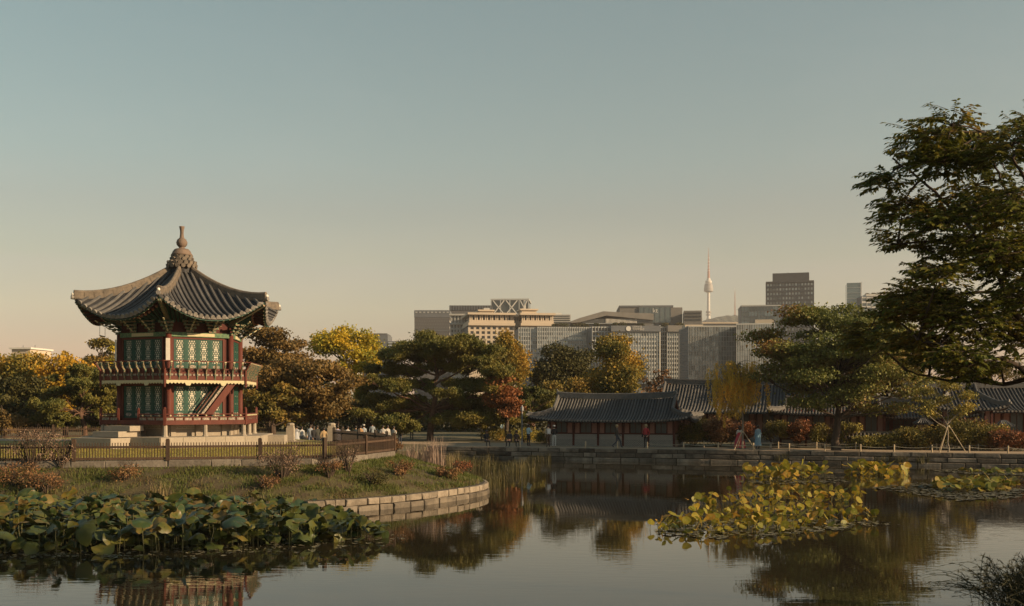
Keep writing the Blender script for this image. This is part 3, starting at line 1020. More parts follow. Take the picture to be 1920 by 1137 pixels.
V3 = lambda loop, i0, i1: [Vector((loop[i % NI][0], loop[i % NI][1], 0)) for i in range(i0, i1 + 1)]
front = V3(INN, 5, 36)
pos_, Lf = arc(front)
def s_at_px(pts, px):
    pos, L = arc(pts); best = (9e9, 0)
    for i in range(400):
        s = L * i / 399; p = pos(s)[0]
        e = abs(960 + p.x / p.y * 2000 - px)
        if e < best[0]: best = (e, s)
    return best[1]
fp = [0, s_at_px(front, -30), s_at_px(front, 140), s_at_px(front, 315), s_at_px(front, 488), s_at_px(front, 608)]
fp += [fp[-1] + (Lf - fp[-1]) * .5, Lf]
picket_fence('picket_fence', 'long brown wooden picket fence on the kerb above the grassy bank', front, 1.89, sorted(set(round(x, 3) for x in fp)), .108, M['fencewood'], True)
side = V3(INN, 36, 51)
picket_fence('picket_fence', 'dark wooden picket fence behind the pavilion leading to the stone gate posts', side, 1.89, [0, 3.0, 6.0, 9.0, 12.0, arc(side)[1]], .11, M['fencedark'], False)
back = V3(INN, 56, 72)
picket_fence('picket_fence', 'low picket fence along the far edge of the lawn left of the pavilion', back, 1.89, [0, 4, 8, 12, 16, 20, arc(back)[1]], .12, M['fencewood'], False)
for px, lab in ((545, 'square stone gate post beside the pavilion platform'), (622, 'square stone gate post farther from the pavilion, by the tree trunk')):
    p = at(px, 820, 65.0); p.z = LZ
    t = thing('gate_post', lab, 'gate post', p)
    mb = MB(); mb.box((0, 0, .40), (.46, .46, .86)); mb.build('shaft', M['granite'], t, world=False)
    mb = MB(); mb.box((0, 0, .90), (.40, .40, .14)); mb.lathe([(.2, .0), (.24, .06), (.22, .12), (.14, .16)], 8, (0, 0, .97)); mb.build('cap', M['granite'], t, world=False)
    mb = MB(); mb.box((0, 0, .03), (.56, .56, .14)); mb.build('foot', M['granite'], t, world=False)

# rope fence on the far path
rf = thing('rope_fence', 'low wooden posts and rope along the edge of the far path', 'rope fence', (16, wallY(16) + .5, GZ + .02))
posts = []
for px in (975, 1098, 1158, 1214, 1282, 1347, 1413, 1480, 1547, 1614, 1677, 1748, 1818, 1891, 1960):
    k = (px - 960) / 2000
    X = k * 80.9 / (1 + .315 * k)
    posts.append(Vector((X, wallY(X) + .35, GZ)))
for i, p in enumerate(posts):
    mb = MB(); mb.lathe([(.055, -.05), (.055, .48), (.04, .53)], 7, p); mb.build('post', M['stake'], rf)
    if i >= 3 and i < len(posts) - 1:
        q = posts[i + 1]; pts = []
        for j in range(7):
            t = j / 6
            pts.append(p + (q - p) * t + Vector((0, 0, .40 - .10 * 4 * t * (1 - t))))
        mb = MB(); mb.tube(pts, .016, 5); mb.build('rope', M['rope'], rf)
rf2 = thing('rope_fence', 'low wooden posts and rope along the planted side of the far path', 'rope fence', (24, wallY(24) + 4.5, GZ + .02))
pp = [Vector((x, wallY(x) + 4.5, GZ)) for x in np.arange(14.5, 40, 2.6)]
for i, p in enumerate(pp):
    mb = MB(); mb.lathe([(.05, -.05), (.05, .46), (.04, .5)], 7, p); mb.build('post', M['stake'], rf2)
    if i < len(pp) - 1:
        q = pp[i + 1]
        mb = MB(); mb.tube([p + (q - p) * t + Vector((0, 0, .40 - .32 * t * (1 - t))) for t in (0, .25, .5, .75, 1)], .015, 5); mb.build('rope', M['rope'], rf2)

# lamp post by the house
p = at(979, 835, 86); p.z = GZ
lp_ = thing('lamp_post', 'slim grey lamp post beside the hedge left of the tiled house', 'lamp post', p)
mb = MB(); mb.lathe([(.10, 0), (.10, .25), (.06, .28), (.05, 2.7)], 8); mb.build('pole', M['metalgrey'], lp_, world=False)
mb = MB(); mb.lathe([(.06, 2.68), (.13, 2.75), (.14, 3.0), (.05, 3.1), (.02, 3.2)], 8); mb.build('lamp_head', M['metalgrey'], lp_, world=False)
# ------------------------------------------------------------------ tiled houses on the far shore
def hanok(name, label, loc, rz, Lr, W, D, zr, ze, tg, wallW, wallD, pitch=.235, bays=5, foot=.8, style=0, ornament=True, back=True):
    """local: x along the ridge, -y to the front; z above the base"""
    h = thing(name, label, 'house', loc, rz)
    B = lambda mb, nm, m, par=None, sm=False: mb.build(nm, m, par or h, world=False, smooth=sm)
    rr = random.Random(len(label))
    def zp(t): return zr - (zr - ze) * (1 - max(0.0, 1 - t) ** 1.45)
    def lift(x, t): return .34 * min(1, abs(x) / (W / 2)) ** 4 * t ** 2 + .12 * min(1, abs(x) / (Lr / 2)) ** 3 * (1 - t)
    def t0(x):
        ax = abs(x)
        return 0 if ax <= Lr / 2 else tg + (1 - tg) * (ax - Lr / 2) / (W / 2 - Lr / 2)
    def FS(x, t, s): return Vector((x, s * t * D / 2, zp(t) + lift(x, t)))
    mb = MB()
    for s in (-1, 1):
        grid = []
        for i in range(9):
            t = i / 8
            xm = Lr / 2 if t <= tg else Lr / 2 + (W / 2 - Lr / 2) * (t - tg) / (1 - tg)
            grid.append([FS(-xm + 2 * xm * j / 16, t, s) for j in range(17)])
        mb.slab(grid, .13)
    def ES(sx, t, w):              # end skirt, w in -1..1 across the depth
        x = Lr / 2 + (W / 2 - Lr / 2) * (t - tg) / (1 - tg)
        return Vector((sx * x, w * t * D / 2, zp(t) + lift(x, t) * abs(w) ** 3))
    for sx in (-1, 1):
        mb.slab([[ES(sx, tg + (1 - tg) * i / 4, -1 + 2 * j / 10) for j in range(11)] for i in range(5)], .13)
    roof = B(mb, 'roof', M['tiledark']); fix_normals(roof.data)
    # rows of round tiles
    n_ = int(W / pitch)
    backrows = MB()
    for s in (-1, 1):
        for i in range(n_ + 1):
            x = -W / 2 + .1 + (W - .2) * i / n_
            a = t0(x) + .02
            if a > .95: continue
            pts = [FS(x, a + (1.015 - a) * j / 5, s) + Vector((0, 0, .03)) for j in range(6)]
            if s == -1:
                r_ = MB(); r_.tube(pts, .065, 6)
                d = (pts[-1] - pts[-2]).normalized()
                r_.tube([pts[-1] - d * .01, pts[-1] + d * .04], .085, 8, mi=1)
                B(r_, 'tile_row', [M['tile'], M['tileend']], roof)
            else: backrows.tube(pts, .065, 5)
    if back: tag(B(backrows, 'rear_tile_rows', M['tile'], roof), kind='stuff')
    for sx in (-1, 1):
        m_ = int(D / pitch)
        for i in range(m_ + 1):
            y = -D / 2 + .1 + (D - .2) * i / m_
            a = max(tg, abs(y) / (D / 2)) + .02
            if a > .95: continue
            pts = []
            for j in range(5):
                t = a + (1.01 - a) * j / 4
                pts.append(ES(sx, t, y / (t * D / 2)) + Vector((0, 0, .03)))
            r_ = MB(); r_.tube(pts, .065, 6); B(r_, 'tile_row', M['tile'], roof)
    # ridges
    def ridge(pts, w, hh, nm='ridge'):
        r_ = MB()
        for p, q in zip(pts, pts[1:]): r_.bar(p, q + (q - p) * .02, w, hh)
        r_.tube([p + Vector((0, 0, hh / 2 + .03)) for p in pts], w * .42, 6)
        B(r_, nm, M['tile'], roof)
    ridge([Vector((-Lr / 2 + Lr * j / 14, 0, zr + .20 + .16 * abs(2 * j / 14 - 1) ** 3)) for j in range(15)], .22, .36)
    for sx in (-1, 1):
        for s in (-1, 1):
            ridge([FS(sx * (Lr / 2 - .05), tg * j / 6, s) + Vector((0, 0, .12)) for j in range(7)], .2, .26, 'verge_ridge')
            ridge([ES(sx, tg + (1 - tg) * j / 6, s) + Vector((0, 0, .12 + .06 * (j / 6) ** 3)) for j in range(7)], .2, .26, 'hip_ridge')
            e = ES(sx, 1, s) + Vector((sx * .05, s * .05, .14)); r_ = MB(); r_.lathe([(.03, -.11), (.10, -.06), (.11, .02), (.05, .1)], 8, e); B(r_, 'ridge_end', M['tileend'], roof)
        # gable triangle
        g = MB(); x = sx * (Lr / 2 - .38)
        zf = zp(tg)
        pts = [(x, -tg * D / 2, zf)] + [(x, -tg * D / 2 * (1 - j / 5), zp(tg * (1 - j / 5)) - .12) for j in range(1, 6)] + [(x, tg * D / 2 * j / 5, zp(tg * j / 5) - .12) for j in range(1, 5)] + [(x, tg * D / 2, zf)]
        nn = len(pts); g.add(pts + [(p[0] - sx * .1, p[1], p[2]) for p in pts], [tuple(range(nn)), tuple(reversed(range(nn, 2 * nn)))])
        B(g, 'gable', M['redwood'], roof)
        for s in (-1, 1):
            g = MB()
            for j in range(6):
                p, q = FS(sx * (Lr / 2 - .02), tg * j / 6, s), FS(sx * (Lr / 2 - .02), tg * (j + 1) / 6, s)
                g.bar(p - Vector((0, 0, .2)), q - Vector((0, 0, .2)), .05, .22)
            B(g, 'barge_board', M['darkred'], roof)
        if ornament:
            o = MB(); e = Vector((sx * Lr / 2, 0, zr + .56)); o.box(e, (.22, .2, .30), taper=.6); o.bar(e, e + Vector((sx * .1, 0, .28)), .08); B(o, 'ridge_ornament', M['tileend'], roof)
    # body
    zt = ze + .25
    m = MB(); m.box((0, 0, zt / 2), (wallW - .12, wallD - .12, zt)); B(m, 'wall', M['darkred'])
    m = MB(); m.box((0, 0, foot * .28), (wallW + .16, wallD + .16, foot * .56)); m.box((0, 0, foot * .78), (wallW + .08, wallD + .08, foot * .44), mi=1); B(m, 'foundation', [M['footbrick'], M['footbrick2']])
    bw = wallW / bays
    for i in range(bays + 1):
        m = MB(); m.box((-wallW / 2 + bw * i, -wallD / 2, (zt) / 2 + .05), (.17, .17, zt)); B(m, 'column', M['darkred'])
    m = MB(); m.box((0, -wallD / 2 - .0, foot + .04), (wallW, .13, .09)); B(m, 'sill_beam', M['darkred'])
    m = MB(); m.box((0, -wallD / 2 - .0, zt - .14), (wallW, .13, .18)); B(m, 'lintel_beam', M['darkred'])
    for i in range(bays):
        xc = -wallW / 2 + bw * (i + .5)
        z0_, z1_ = foot + .09, zt - .24
        if style == 2:
            for q in (-1, 1):
                m = MB(); m.box((xc + q * bw * .22, -wallD / 2 + .03, (z0_ + z1_) / 2), (bw * .40, .06, z1_ - z0_)); dd = B(m, 'lattice_door', M['darkwood'])
                for v in (-.12, 0, .12):
                    m = MB(); m.box((xc + q * bw * .22 + v * bw, -wallD / 2 - .005, (z0_ + z1_) / 2), (.025, .03, z1_ - z0_)); B(m, 'bar', M['darkred'], dd)
                for v in (.3, .7):
                    m = MB(); m.box((xc + q * bw * .22, -wallD / 2 - .012, z0_ + (z1_ - z0_) * v), (bw * .40, .03, .025)); B(m, 'bar', M['darkred'], dd)
            continue
        ww = bw * .46
        for q in (-1, 1):
            pw = (bw - ww - .17) / 2
            m = MB(); m.box((xc + q * (ww / 2 + pw / 2), -wallD / 2 + .02, (z0_ + z1_) / 2), (pw - .06, .06, z1_ - z0_)); B(m, 'plaster_panel', M['pinkpanel'])
        m = MB(); m.box((xc, -wallD / 2 + .04, (z0_ + z1_) / 2), (ww - .1, .05, z1_ - z0_ - .06)); wd = B(m, 'window', M['windowdark'])
        for q in (-1, 1):
            m = MB(); m.box((xc + q * ww / 2, -wallD / 2 - .01, (z0_ + z1_) / 2), (.08, .12, z1_ - z0_)); B(m, 'frame', M['darkred'], wd)
        m = MB(); m.box((xc, -wallD / 2 + .0, (z0_ + z1_) / 2), (.035, .06, z1_ - z0_ - .06)); B(m, 'mullion', M['darkred'], wd)
    # lit end panel
    for sx in (-1, 1):
        m = MB(); m.box((sx * (wallW / 2 - .03), 0, (foot + zt) / 2), (.06, wallD * .8, zt - foot - .2)); B(m, 'end_panel', M['pinkpanel'])
    # rafters under the front eave
    for i in range(int(wallW / .45)):
        x = -wallW / 2 + .2 + i * .45
        m = MB(); m.tube([(x, -wallD / 2 + .1, zt + .1), (x, -D / 2 + .25, zp(.93) + lift(x, .93) - .20)], .05, 5); B(m, 'rafter', M['redwood'])
    return h
brickmat('footbrick', (.34, .31, .27), (.27, .25, .22), (.12, .11, .095), .19, .075, .016)
brickmat('footbrick2', (.21, .19, .165), (.16, .145, .125), (.33, .30, .26), .12, .07, .014)
mat('windowdark', (.035, .045, .045), (.02, .026, .026), rough=.3, scale=2, spec=.6)
mat('darkwood', (.05, .045, .04), (.03, .028, .025), rough=.7, scale=3)
def onshore(px, back):
    """point `back` metres behind the pond wall, seen at px"""
    k = (px - 960) / 2000
    # B + (-WNRM)*back ; B=(x, wallY(x))
    ox, oy = -WNRM.x * back, -WNRM.y * back
    x = (k * (80.6 + oy) - ox) / (1 + .315 * k)
    return Vector((x + ox, wallY(x) + oy, GZ))
z_ = lambda py, Y: EYE + (HOR - py) / 2000 * Y - GZ
p = onshore(1155, 6.1)
hanok('tiled_house', 'long low tiled house with pink panels above a grey brick footing', p, WANG, 9.5, 12.7, 6.4, z_(749, p.y), z_(790, p.y - 3.2), .5, 9.8, 4.0, bays=5, foot=.95)
p = onshore(1400, 20)
hanok('tiled_house', 'tall broad tiled roof house rising behind the low tiled house', p, WANG, 14.6, 18, 9.0, z_(722, p.y), z_(774, p.y - 4.5), .45, 14.5, 5.6, bays=7, foot=.6, pitch=.28)
p = onshore(1560, 9.5)
hanok('tiled_house', 'low tiled wing with pink walls behind the big leaning round tree', p, WANG, 7.0, 9.4, 4.6, z_(757, p.y), z_(778, p.y - 2.3), .5, 7.6, 2.9, bays=4, foot=.55, ornament=False)
p = onshore(1715, 12.5)
hanok('tiled_house', 'low tiled hall with dark lattice doors behind the garden wall', p, WANG, 6.4, 9.2, 5.0, z_(757, p.y), z_(784, p.y - 2.5), .5, 7.2, 3.2, bays=4, foot=.3, style=2, ornament=False)
p = onshore(1860, 19)
hanok('tiled_house', 'tall tiled hall with a thick straight ridge beyond the red shrubs', p, WANG * .4, 14.0, 17.5, 8.0, z_(728, p.y), z_(772, p.y - 4), .45, 13.5, 5.0, bays=6, foot=.5, pitch=.28)
p = onshore(1800, 12.0)
hanok('tiled_house', 'small tiled roof wing with a steep curved hip beside the thick ridged hall', p, WANG * .4, 2.2, 5.6, 5.2, z_(728, p.y), z_(768, p.y - 2.5), .3, 3.6, 3.4, bays=2, foot=.5, ornament=False, pitch=.28)

def capped_wall(name, label, a, b, hgt):
    c = (a + b) / 2
    t = thing(name, label, 'garden wall', (c.x, c.y, GZ), math.atan2((b - a).y, (b - a).x))
    L = (b - a).length
    m = MB(); m.box((0, 0, hgt / 2), (L, .4, hgt)); m.build('wall', M['footbrick'], t, world=False)
    m = MB()
    for s in (-1, 1): m.slab([[(-L / 2 - .1, 0, hgt + .38), (L / 2 + .1, 0, hgt + .38)], [(-L / 2 - .1, s * .42, hgt + .06), (L / 2 + .1, s * .42, hgt + .06)]], .1)
    cp = m.build('tile_cap', M['tiledark'], t, world=False); fix_normals(cp.data)
    x = -L / 2
    while x < L / 2:
        r_ = MB(); r_.tube([(x, -.02, hgt + .40), (x, -.46, hgt + .09)], .06, 6); r_.tube([(x, -.455, hgt + .09), (x, -.50, hgt + .07)], .075, 8, mi=1); r_.build('tile_row', [M['tile'], M['tileend']], cp, world=False); x += .27
    m = MB(); m.box((0, 0, hgt + .42), (L, .2, .16)); m.build('ridge', M['tile'], cp, world=False)
a, b = onshore(1585, 6.4), onshore(1712, 6.4)
capped_wall('garden_wall', 'low brick garden wall under a dark tile coping', a, b, .75)
for px, bk, yt, lab in ((1730, 7.6, 786, 'squat brick chimney with small tiled cap beside the staked tree'), (1882, 7.6, 790, 'squat brick chimney with curved tiled cap above the red shrubs')):
    p = onshore(px, bk)
    zt = z_(yt, p.y)
    t = thing('chimney', lab, 'chimney', p, WANG)
    m = MB(); m.box((0, 0, (zt - .35) / 2), (.8, .7, zt - .35)); m.build('stack', M['brickred'] if 'brickred' in M else brickmat('brickred', (.36, .17, .09), (.28, .13, .075), (.4, .34, .27), .22, .08), t, world=False)
    m = MB(); m.lathe([(.95, zt - .40), (.9, zt - .34), (.45, zt - .08), (.1, zt + .1)], 4, phase=R(45)); cp = m.build('tile_cap', M['tiledark'], t, world=False)
    for k in range(4):
        a = R(90 * k)
        for j in (-2, -1, 0, 1, 2):
            c, s = math.cos(a), math.sin(a)
            f = lambda x, y, z: (x * c - y * s, x * s + y * c, z)
            r_ = MB(); r_.tube([f(j * .07, -.12, zt + .03), f(j * .13, -.42, zt - .17), f(j * .2, -.68, zt - .30)], .05, 6); r_.build('tile_row', M['tile'], cp, world=False)
# ------------------------------------------------------------------ city beyond the palace
mat('concrete', (.407, .398, .368), (.330, .322, .298), rough=.85, scale=.15)
mat('palestone', (.508, .420, .323), (.430, .361, .274), rough=.85, scale=.12)
mat('greyclad', (.129, .140, .154), (.097, .106, .118), rough=.6, scale=.2)
mat('darkclad', (.081, .085, .090), (.057, .060, .064), rough=.5, scale=.2)
mat('brownclad', (.180, .170, .157), (.142, .135, .124), rough=.7, scale=.2)
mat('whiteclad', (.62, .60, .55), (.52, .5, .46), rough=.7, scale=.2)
mat('glass', (.265, .302, .308), (.155, .183, .188), rough=.16, scale=.09, spec=.9, orand=.62, metal=0.55)
mat('glassblue', (.238, .293, .301), (.151, .198, .206), rough=.14, scale=.09, spec=.9, orand=.62, metal=0.5)
mat('glassdark', (.058, .062, .062), (.034, .038, .038), rough=.2, scale=.1, spec=.8, orand=.3, metal=0.3)
mat('glasslight', (.524, .541, .515), (.343, .360, .347), rough=.25, scale=.09, spec=.8, orand=.62, metal=0.5)
mat('mullion', (.404, .413, .398), (.321, .325, .318), rough=.6, scale=.3)
brickmat('latticeclad', (.40, .39, .36), (.33, .32, .3), (.075, .075, .078), 1.1, 2.1, .55, .7)
def bldg(name, label, px0, px1, Y, rz, dep, group=None, zb=GZ):
    k0, k1 = (px0 - 960) / 2000, (px1 - 960) / 2000
    ax, ay = k0 * Y, Y
    c, s = math.cos(R(rz)), math.sin(R(rz))
    w = (k1 * ay - ax) / (c - k1 * s)
    t = thing(name, label, 'building', (ax, ay, zb), R(rz), group)
    t['w'] = w
    return t, w, (lambda py: EYE + (HOR - py) / 2000 * Y - zb)
def P(t, nm, m, c, s, par=None, taper=1.0):
    mb = MB(); mb.box(c, s, taper=taper)
    return mb.build(nm, m, par or t, world=False)
def curtain(t, x0, x1, z0, z1, nf, nv, glass, mul='mullion', yf=0.0, dep=20, band='mullion', bt=.7, mt=.35, proud=.4, side=None, nz_off=0):
    """glass storeys, a thin floor band under each and uprights in front"""
    fh = (z1 - z0) / nf
    npn = max(2, round(nv / 2.2)); pw_ = (x1 - x0) / npn
    pm_ = MB(); pm_.box((0, 0, 0), (pw_ - .08, .2, fh - .1)); pm_ = pm_.mesh('glass_pane', M[glass])
    for i in range(nf):
        P(t, 'storey', M['greyclad'], ((x0 + x1) / 2, yf + dep / 2 + .2, z0 + fh * (i + .5)), (x1 - x0, dep, fh - .05))
        for j in range(npn): put('glass_pane', pm_, t, (x0 + pw_ * (j + .5), yf + .02 + .06 * ((i * 7 + j * 3) % 3), z0 + fh * (i + .5)))
        if band: P(t, 'floor_band', M[band], ((x0 + x1) / 2, yf - proud * .4, z0 + fh * (i + 1) - bt / 2), (x1 - x0 + .1, proud, bt))
    me = MB(); me.box((0, 0, 0), (mt, proud * 1.3, z1 - z0)); me = me.mesh('mullion', M[mul])
    for j in range(nv + 1): put('mullion', me, t, (x0 + (x1 - x0) * j / nv, yf - proud * .75, (z0 + z1) / 2))
    if side:
        sx = x1 if side > 0 else x0
        for i in range(nf):
            if band: P(t, 'floor_band', M[band], (sx + side * .12, yf + dep / 2, z0 + fh * (i + 1) - bt / 2), (proud, dep, bt))
def punched(t, x0, x1, z0, z1, nx, nz, wall, glass, yf=0.0, dep=20, pier=.42, span=.4, rec=.8, back=True):
    """windows set back behind piers and spandrels"""
    if back: P(t, 'core', M['darkclad'], ((x0 + x1) / 2, yf + rec + dep / 2 + .1, (z0 + z1) / 2), (x1 - x0 - .1, dep, z1 - z0 - .1))
    bw, bh = (x1 - x0) / nx, (z1 - z0) / nz
    wm_ = MB(); wm_.box((0, 0, 0), (bw * (1 - pier), .12, bh * (1 - span))); wm_ = wm_.mesh('window', M[glass])
    for i in range(nx):
        for j in range(nz): put('window', wm_, t, (x0 + bw * (i + .5), yf + rec, z0 + bh * (j + .5)))
    pm = MB(); pm.box((0, 0, 0), (bw * pier, rec, z1 - z0)); pm = pm.mesh('pier', M[wall])
    for i in range(nx + 1):
        put('pier', pm, t, (x0 + bw * i, yf + rec / 2, (z0 + z1) / 2))
    sm = MB(); sm.box((0, 0, 0), (x1 - x0 + .02, rec * .9, bh * span)); sm = sm.mesh('spandrel', M[wall])
    for j in range(nz + 1): put('spandrel', sm, t, ((x0 + x1) / 2, yf + rec * .45 + .06, z0 + bh * j))

# dark lattice clad block
t, w, z = bldg('office_block', 'dark grey office block with a pale woven lattice facade', 777, 843, 700, 0, 40)
P(t, 'wall', M['latticeclad'], (w / 2, 20, z(596) / 2), (w, 40, z(596)))
P(t, 'roof_screen', M['greyclad'], (w / 2, 20, (z(582) + z(595.6)) / 2), (w + .3, 40.3, z(582) - z(595.6)))
P(t, 'belt', M['greyclad'], (w / 2, 20, z(620)), (w + .5, 40.5, z(619) - z(621)))
for i in range(9): P(t, 'vent', M['mullion'], (w * (i + .5) / 9, -.25, z(586)), (w / 9 * .5, .3, .7))
t, w, z = bldg('office_block', 'wide dark block with a slatted top storey behind the columned building', 843, 922, 730, 0, 40)
P(t, 'wall', M['latticeclad'], (w / 2, 20, z(583) / 2), (w, 40, z(583)))
P(t, 'roof_screen', M['darkclad'], (w / 2, 20, (z(573) + z(582.8)) / 2), (w + .3, 40.3, z(573) - z(582.8)))
for i in range(16): P(t, 'slat', M['greyclad'], (w * (i + .5) / 16, -.3, (z(573.5) + z(582)) / 2), (w / 16 * .45, .5, z(574) - z(582)))
P(t, 'sign_board', M['whiteclad'], (w * .88, -.6, z(581)), (w * .14, .3, z(578) - z(584)))

# columned building
t, w, z = bldg('hotel_building', 'pale stone building with a colonnade storey and rows of square windows', 880, 1036, 620, 9, 40)
zb, zc = z(608), z(590)
nzr = 9; zl = zb - nzr * (z(607) - z(616))
punched(t, 0, w * .53, zl, zb - .8, 8, nzr, 'palestone', 'glassdark', yf=0, dep=34)
punched(t, w * .53, w * .62, zl, zb - .8, 2, nzr, 'palestone', 'glassdark', yf=7, dep=26)
punched(t, w * .62, w, zl, zb - .8, 6, nzr, 'palestone', 'glassdark', yf=-2, dep=36)
P(t, 'lower_wall', M['palestone'], (w / 2, 18, zl / 2), (w, 34, zl - .2))
for x0, x1, yf, zt, n_ in ((0, w * .53, 0, zc, 8), (w * .53, w * .62, 7, z(592), 2), (w * .62, w, -2, zc, 6)):
    P(t, 'cornice', M['palestone'], ((x0 + x1) / 2, yf + 16, zb), (x1 - x0 + 1.4, 35, 1.5))
    P(t, 'attic_glass', M['glassdark'], ((x0 + x1) / 2, yf + 18, (zb + zt) / 2), (x1 - x0 - 2, 30, zt - zb - .4))
    P(t, 'parapet', M['palestone'], ((x0 + x1) / 2, yf + 16, zb + 1.6), (x1 - x0 + .3, 34, 1.6))
    for i in range(n_ + 1):
        for dx in (-.55, .55):
            mb = MB(); mb.lathe([(.55, 0), (.45, .4), (.4, zt - zb - .9), (.55, zt - zb - .5)], 8, (x0 + .9 + (x1 - x0 - 1.8) * i / n_ + dx, yf + .6, zb + .75)); mb.build('column', M['palestone'], t, world=False)
    P(t, 'roof_slab', M['palestone'], ((x0 + x1) / 2, yf + 16, zt + .5), (x1 - x0 + 2.2, 36, 1.2))
P(t, 'penthouse', M['palestone'], (w * .22, 12, (zc + z(582)) / 2 + .6), (w * .17, 10, z(582) - zc - .4))
P(t, 'penthouse_roof', M['palestone'], (w * .22, 12, z(582) + .6), (w * .20, 12, .8))
P(t, 'penthouse', M['palestone'], (w * .73, 10, (zc + z(580)) / 2 + .6), (w * .18, 12, z(580) - zc - .4))
P(t, 'penthouse_roof', M['palestone'], (w * .73, 10, z(580) + .6), (w * .22, 14, .8))
# shaded side wing on its left, the shade put into greyer walls
t, w, z = bldg('hotel_building', 'shaded side wing of the pale columned building', 845, 879.5, 655, -2, 30)
punched(t, 0, w, z(660), z(608), 6, 6, 'concrete', 'glassdark', dep=24)
P(t, 'lower_wall', M['concrete'], (w / 2, 12, z(660) / 2), (w, 24, z(660) - .2))
P(t, 'cornice', M['concrete'], (w / 2, 12, z(607.5)), (w + 1.2, 26, 1.2))
P(t, 'attic_glass', M['glasslight'], (w / 2, 13, (z(606) + z(591)) / 2), (w - 1, 22, z(592) - z(606)))
for i in range(6): P(t, 'column', M['concrete'], (.6 + (w - 1.2) * i / 5, .6, (z(606.5) + z(591.5)) / 2), (.8, .8, z(592) - z(606.5)))
P(t, 'roof_slab', M['concrete'], (w / 2, 12, z(590.5)), (w + 1.6, 26, 1.0))

# glass hall with diagonal braces
t, w, z = bldg('glass_tower', 'glass roof hall with white diagonal braces behind the columned building', 921, 991, 760, -4, 30)
P(t, 'glass_wall', M['glass'], (w / 2, 15, z(563) / 2), (w - .4, 30, z(563)))
P(t, 'roof_slab', M['mullion'], (w / 2, 15, z(562)), (w + .8, 31, 1.0))
for i in range(5): P(t, 'upright', M['mullion'], (w * i / 4, -.4, (z(563) + z(592)) / 2), (.6, .6, z(563) - z(592)))
for i, (xa, xb) in enumerate(((.05, .35), (.35, .05), (.4, .7), (.7, .4), (.78, .97), (.97, .78))):
    mb = MB(); mb.bar((w * xa, -.5, z(590)), (w * xb, -.5, z(564)), .7); mb.build('brace', M['whiteclad'], t, world=False)
P(t, 'lit_end', M['whiteclad'], (w * .9, -.2, z(574)), (w * .06, .4, z(564) - z(586)))  # light on this end painted as a white panel

# glass office in front
t, w, z = bldg('glass_office', 'long low glass office with shrubs along its roof edge', 973, 1112, 560, 4, 30)
curtain(t, 0, w * .25, z(700), z(614), 11, 8, 'glass', yf=1.5, dep=26, bt=.6, mt=.3)
curtain(t, w * .25, w, z(700), z(613), 11, 24, 'glasslight', yf=0, dep=28, bt=.7, mt=.3, side=1)
P(t, 'base', M['greyclad'], (w / 2, 14, z(700) / 2), (w, 26, z(700) - .1))
P(t, 'parapet', M['whiteclad'], (w * .97, -.3, (z(613) + z(628)) / 2), (w * .03, .6, z(613) - z(628)))
leafmat('roofshrub', [(.05, .06, .025), (.08, .08, .03), (.11, .075, .03)], nscale=.4)
def shrubs_on(t, spots, sz, m='roofshrub', seed=3):
    rg = np.random.default_rng(seed)
    for i, (x, y, zz, s) in enumerate(spots):
        N = 350
        d = rg.normal(size=(N, 3)); d /= np.linalg.norm(d, axis=1)[:, None]
        c = d * (rg.random((N, 1)) ** .4) * np.array([s, s * .7, s * .55]) + np.array([x, y, zz + s * .4])
        leaf_obj('roof_shrub', c, sz, sz * .7, M[m], rg, t)
def leaf_obj(name, C, L, W, m, rg, parent=None, upb=.25, drop=0.0, dirs=None, mats=None, smooth=False):
    """diamond leaves centred at C, local to the parent"""
    N = len(C)
    d = rg.normal(size=(N, 3)) if dirs is None else dirs + rg.normal(size=(N, 3)) * .35
    d[:, 2] -= drop
    d /= np.linalg.norm(d, axis=1)[:, None]
    nn = rg.normal(size=(N, 3)); nn[:, 2] += upb * 3
    s = np.cross(d, nn); s /= np.maximum(1e-6, np.linalg.norm(s, axis=1))[:, None]
    l_ = (L * rg.uniform(.65, 1.25, N))[:, None]; w_ = (W * rg.uniform(.65, 1.25, N))[:, None]
    V = np.stack([C - d * l_ / 2, C + s * w_ / 2 + d * l_ * .05, C + d * l_ / 2, C - s * w_ / 2 + d * l_ * .05], 1).reshape(-1, 3)
    me = bpy.data.meshes.new(name)
    me.vertices.add(4 * N); me.vertices.foreach_set('co', V.astype(np.float32).ravel())
    me.loops.add(4 * N); me.loops.foreach_set('vertex_index', np.arange(4 * N, dtype=np.int32))
    me.polygons.add(N); me.polygons.foreach_set('loop_start', np.arange(N, dtype=np.int32) * 4)
    me.update(calc_edges=True)
    for x in (mats or [m]): me.materials.append(x)
    return put(name, me, parent)
shrubs_on(t, [(w * f, 4, z(613), s) for f, s in ((.50, 2.2), (.56, 2.6), (.62, 2.8), (.75, 2.0), (.83, 2.6), (.9, 2.4))], .7)

t, w, z = bldg('small_block', 'small pale block between the columned building and the slanted roof', 1036, 1070, 680, 0, 20)
P(t, 'wall', M['concrete'], (w / 2, 10, z(590) / 2), (w, 20, z(590)))
for i in range(4): P(t, 'floor_band', M['glassdark'], (w / 2, -.1, z(593 + 4 * i)), (w * .92, .3, .6))
P(t, 'roof_unit', M['whiteclad'], (w * .3, 5, z(590) + .6), (w * .4, 6, 1.2))

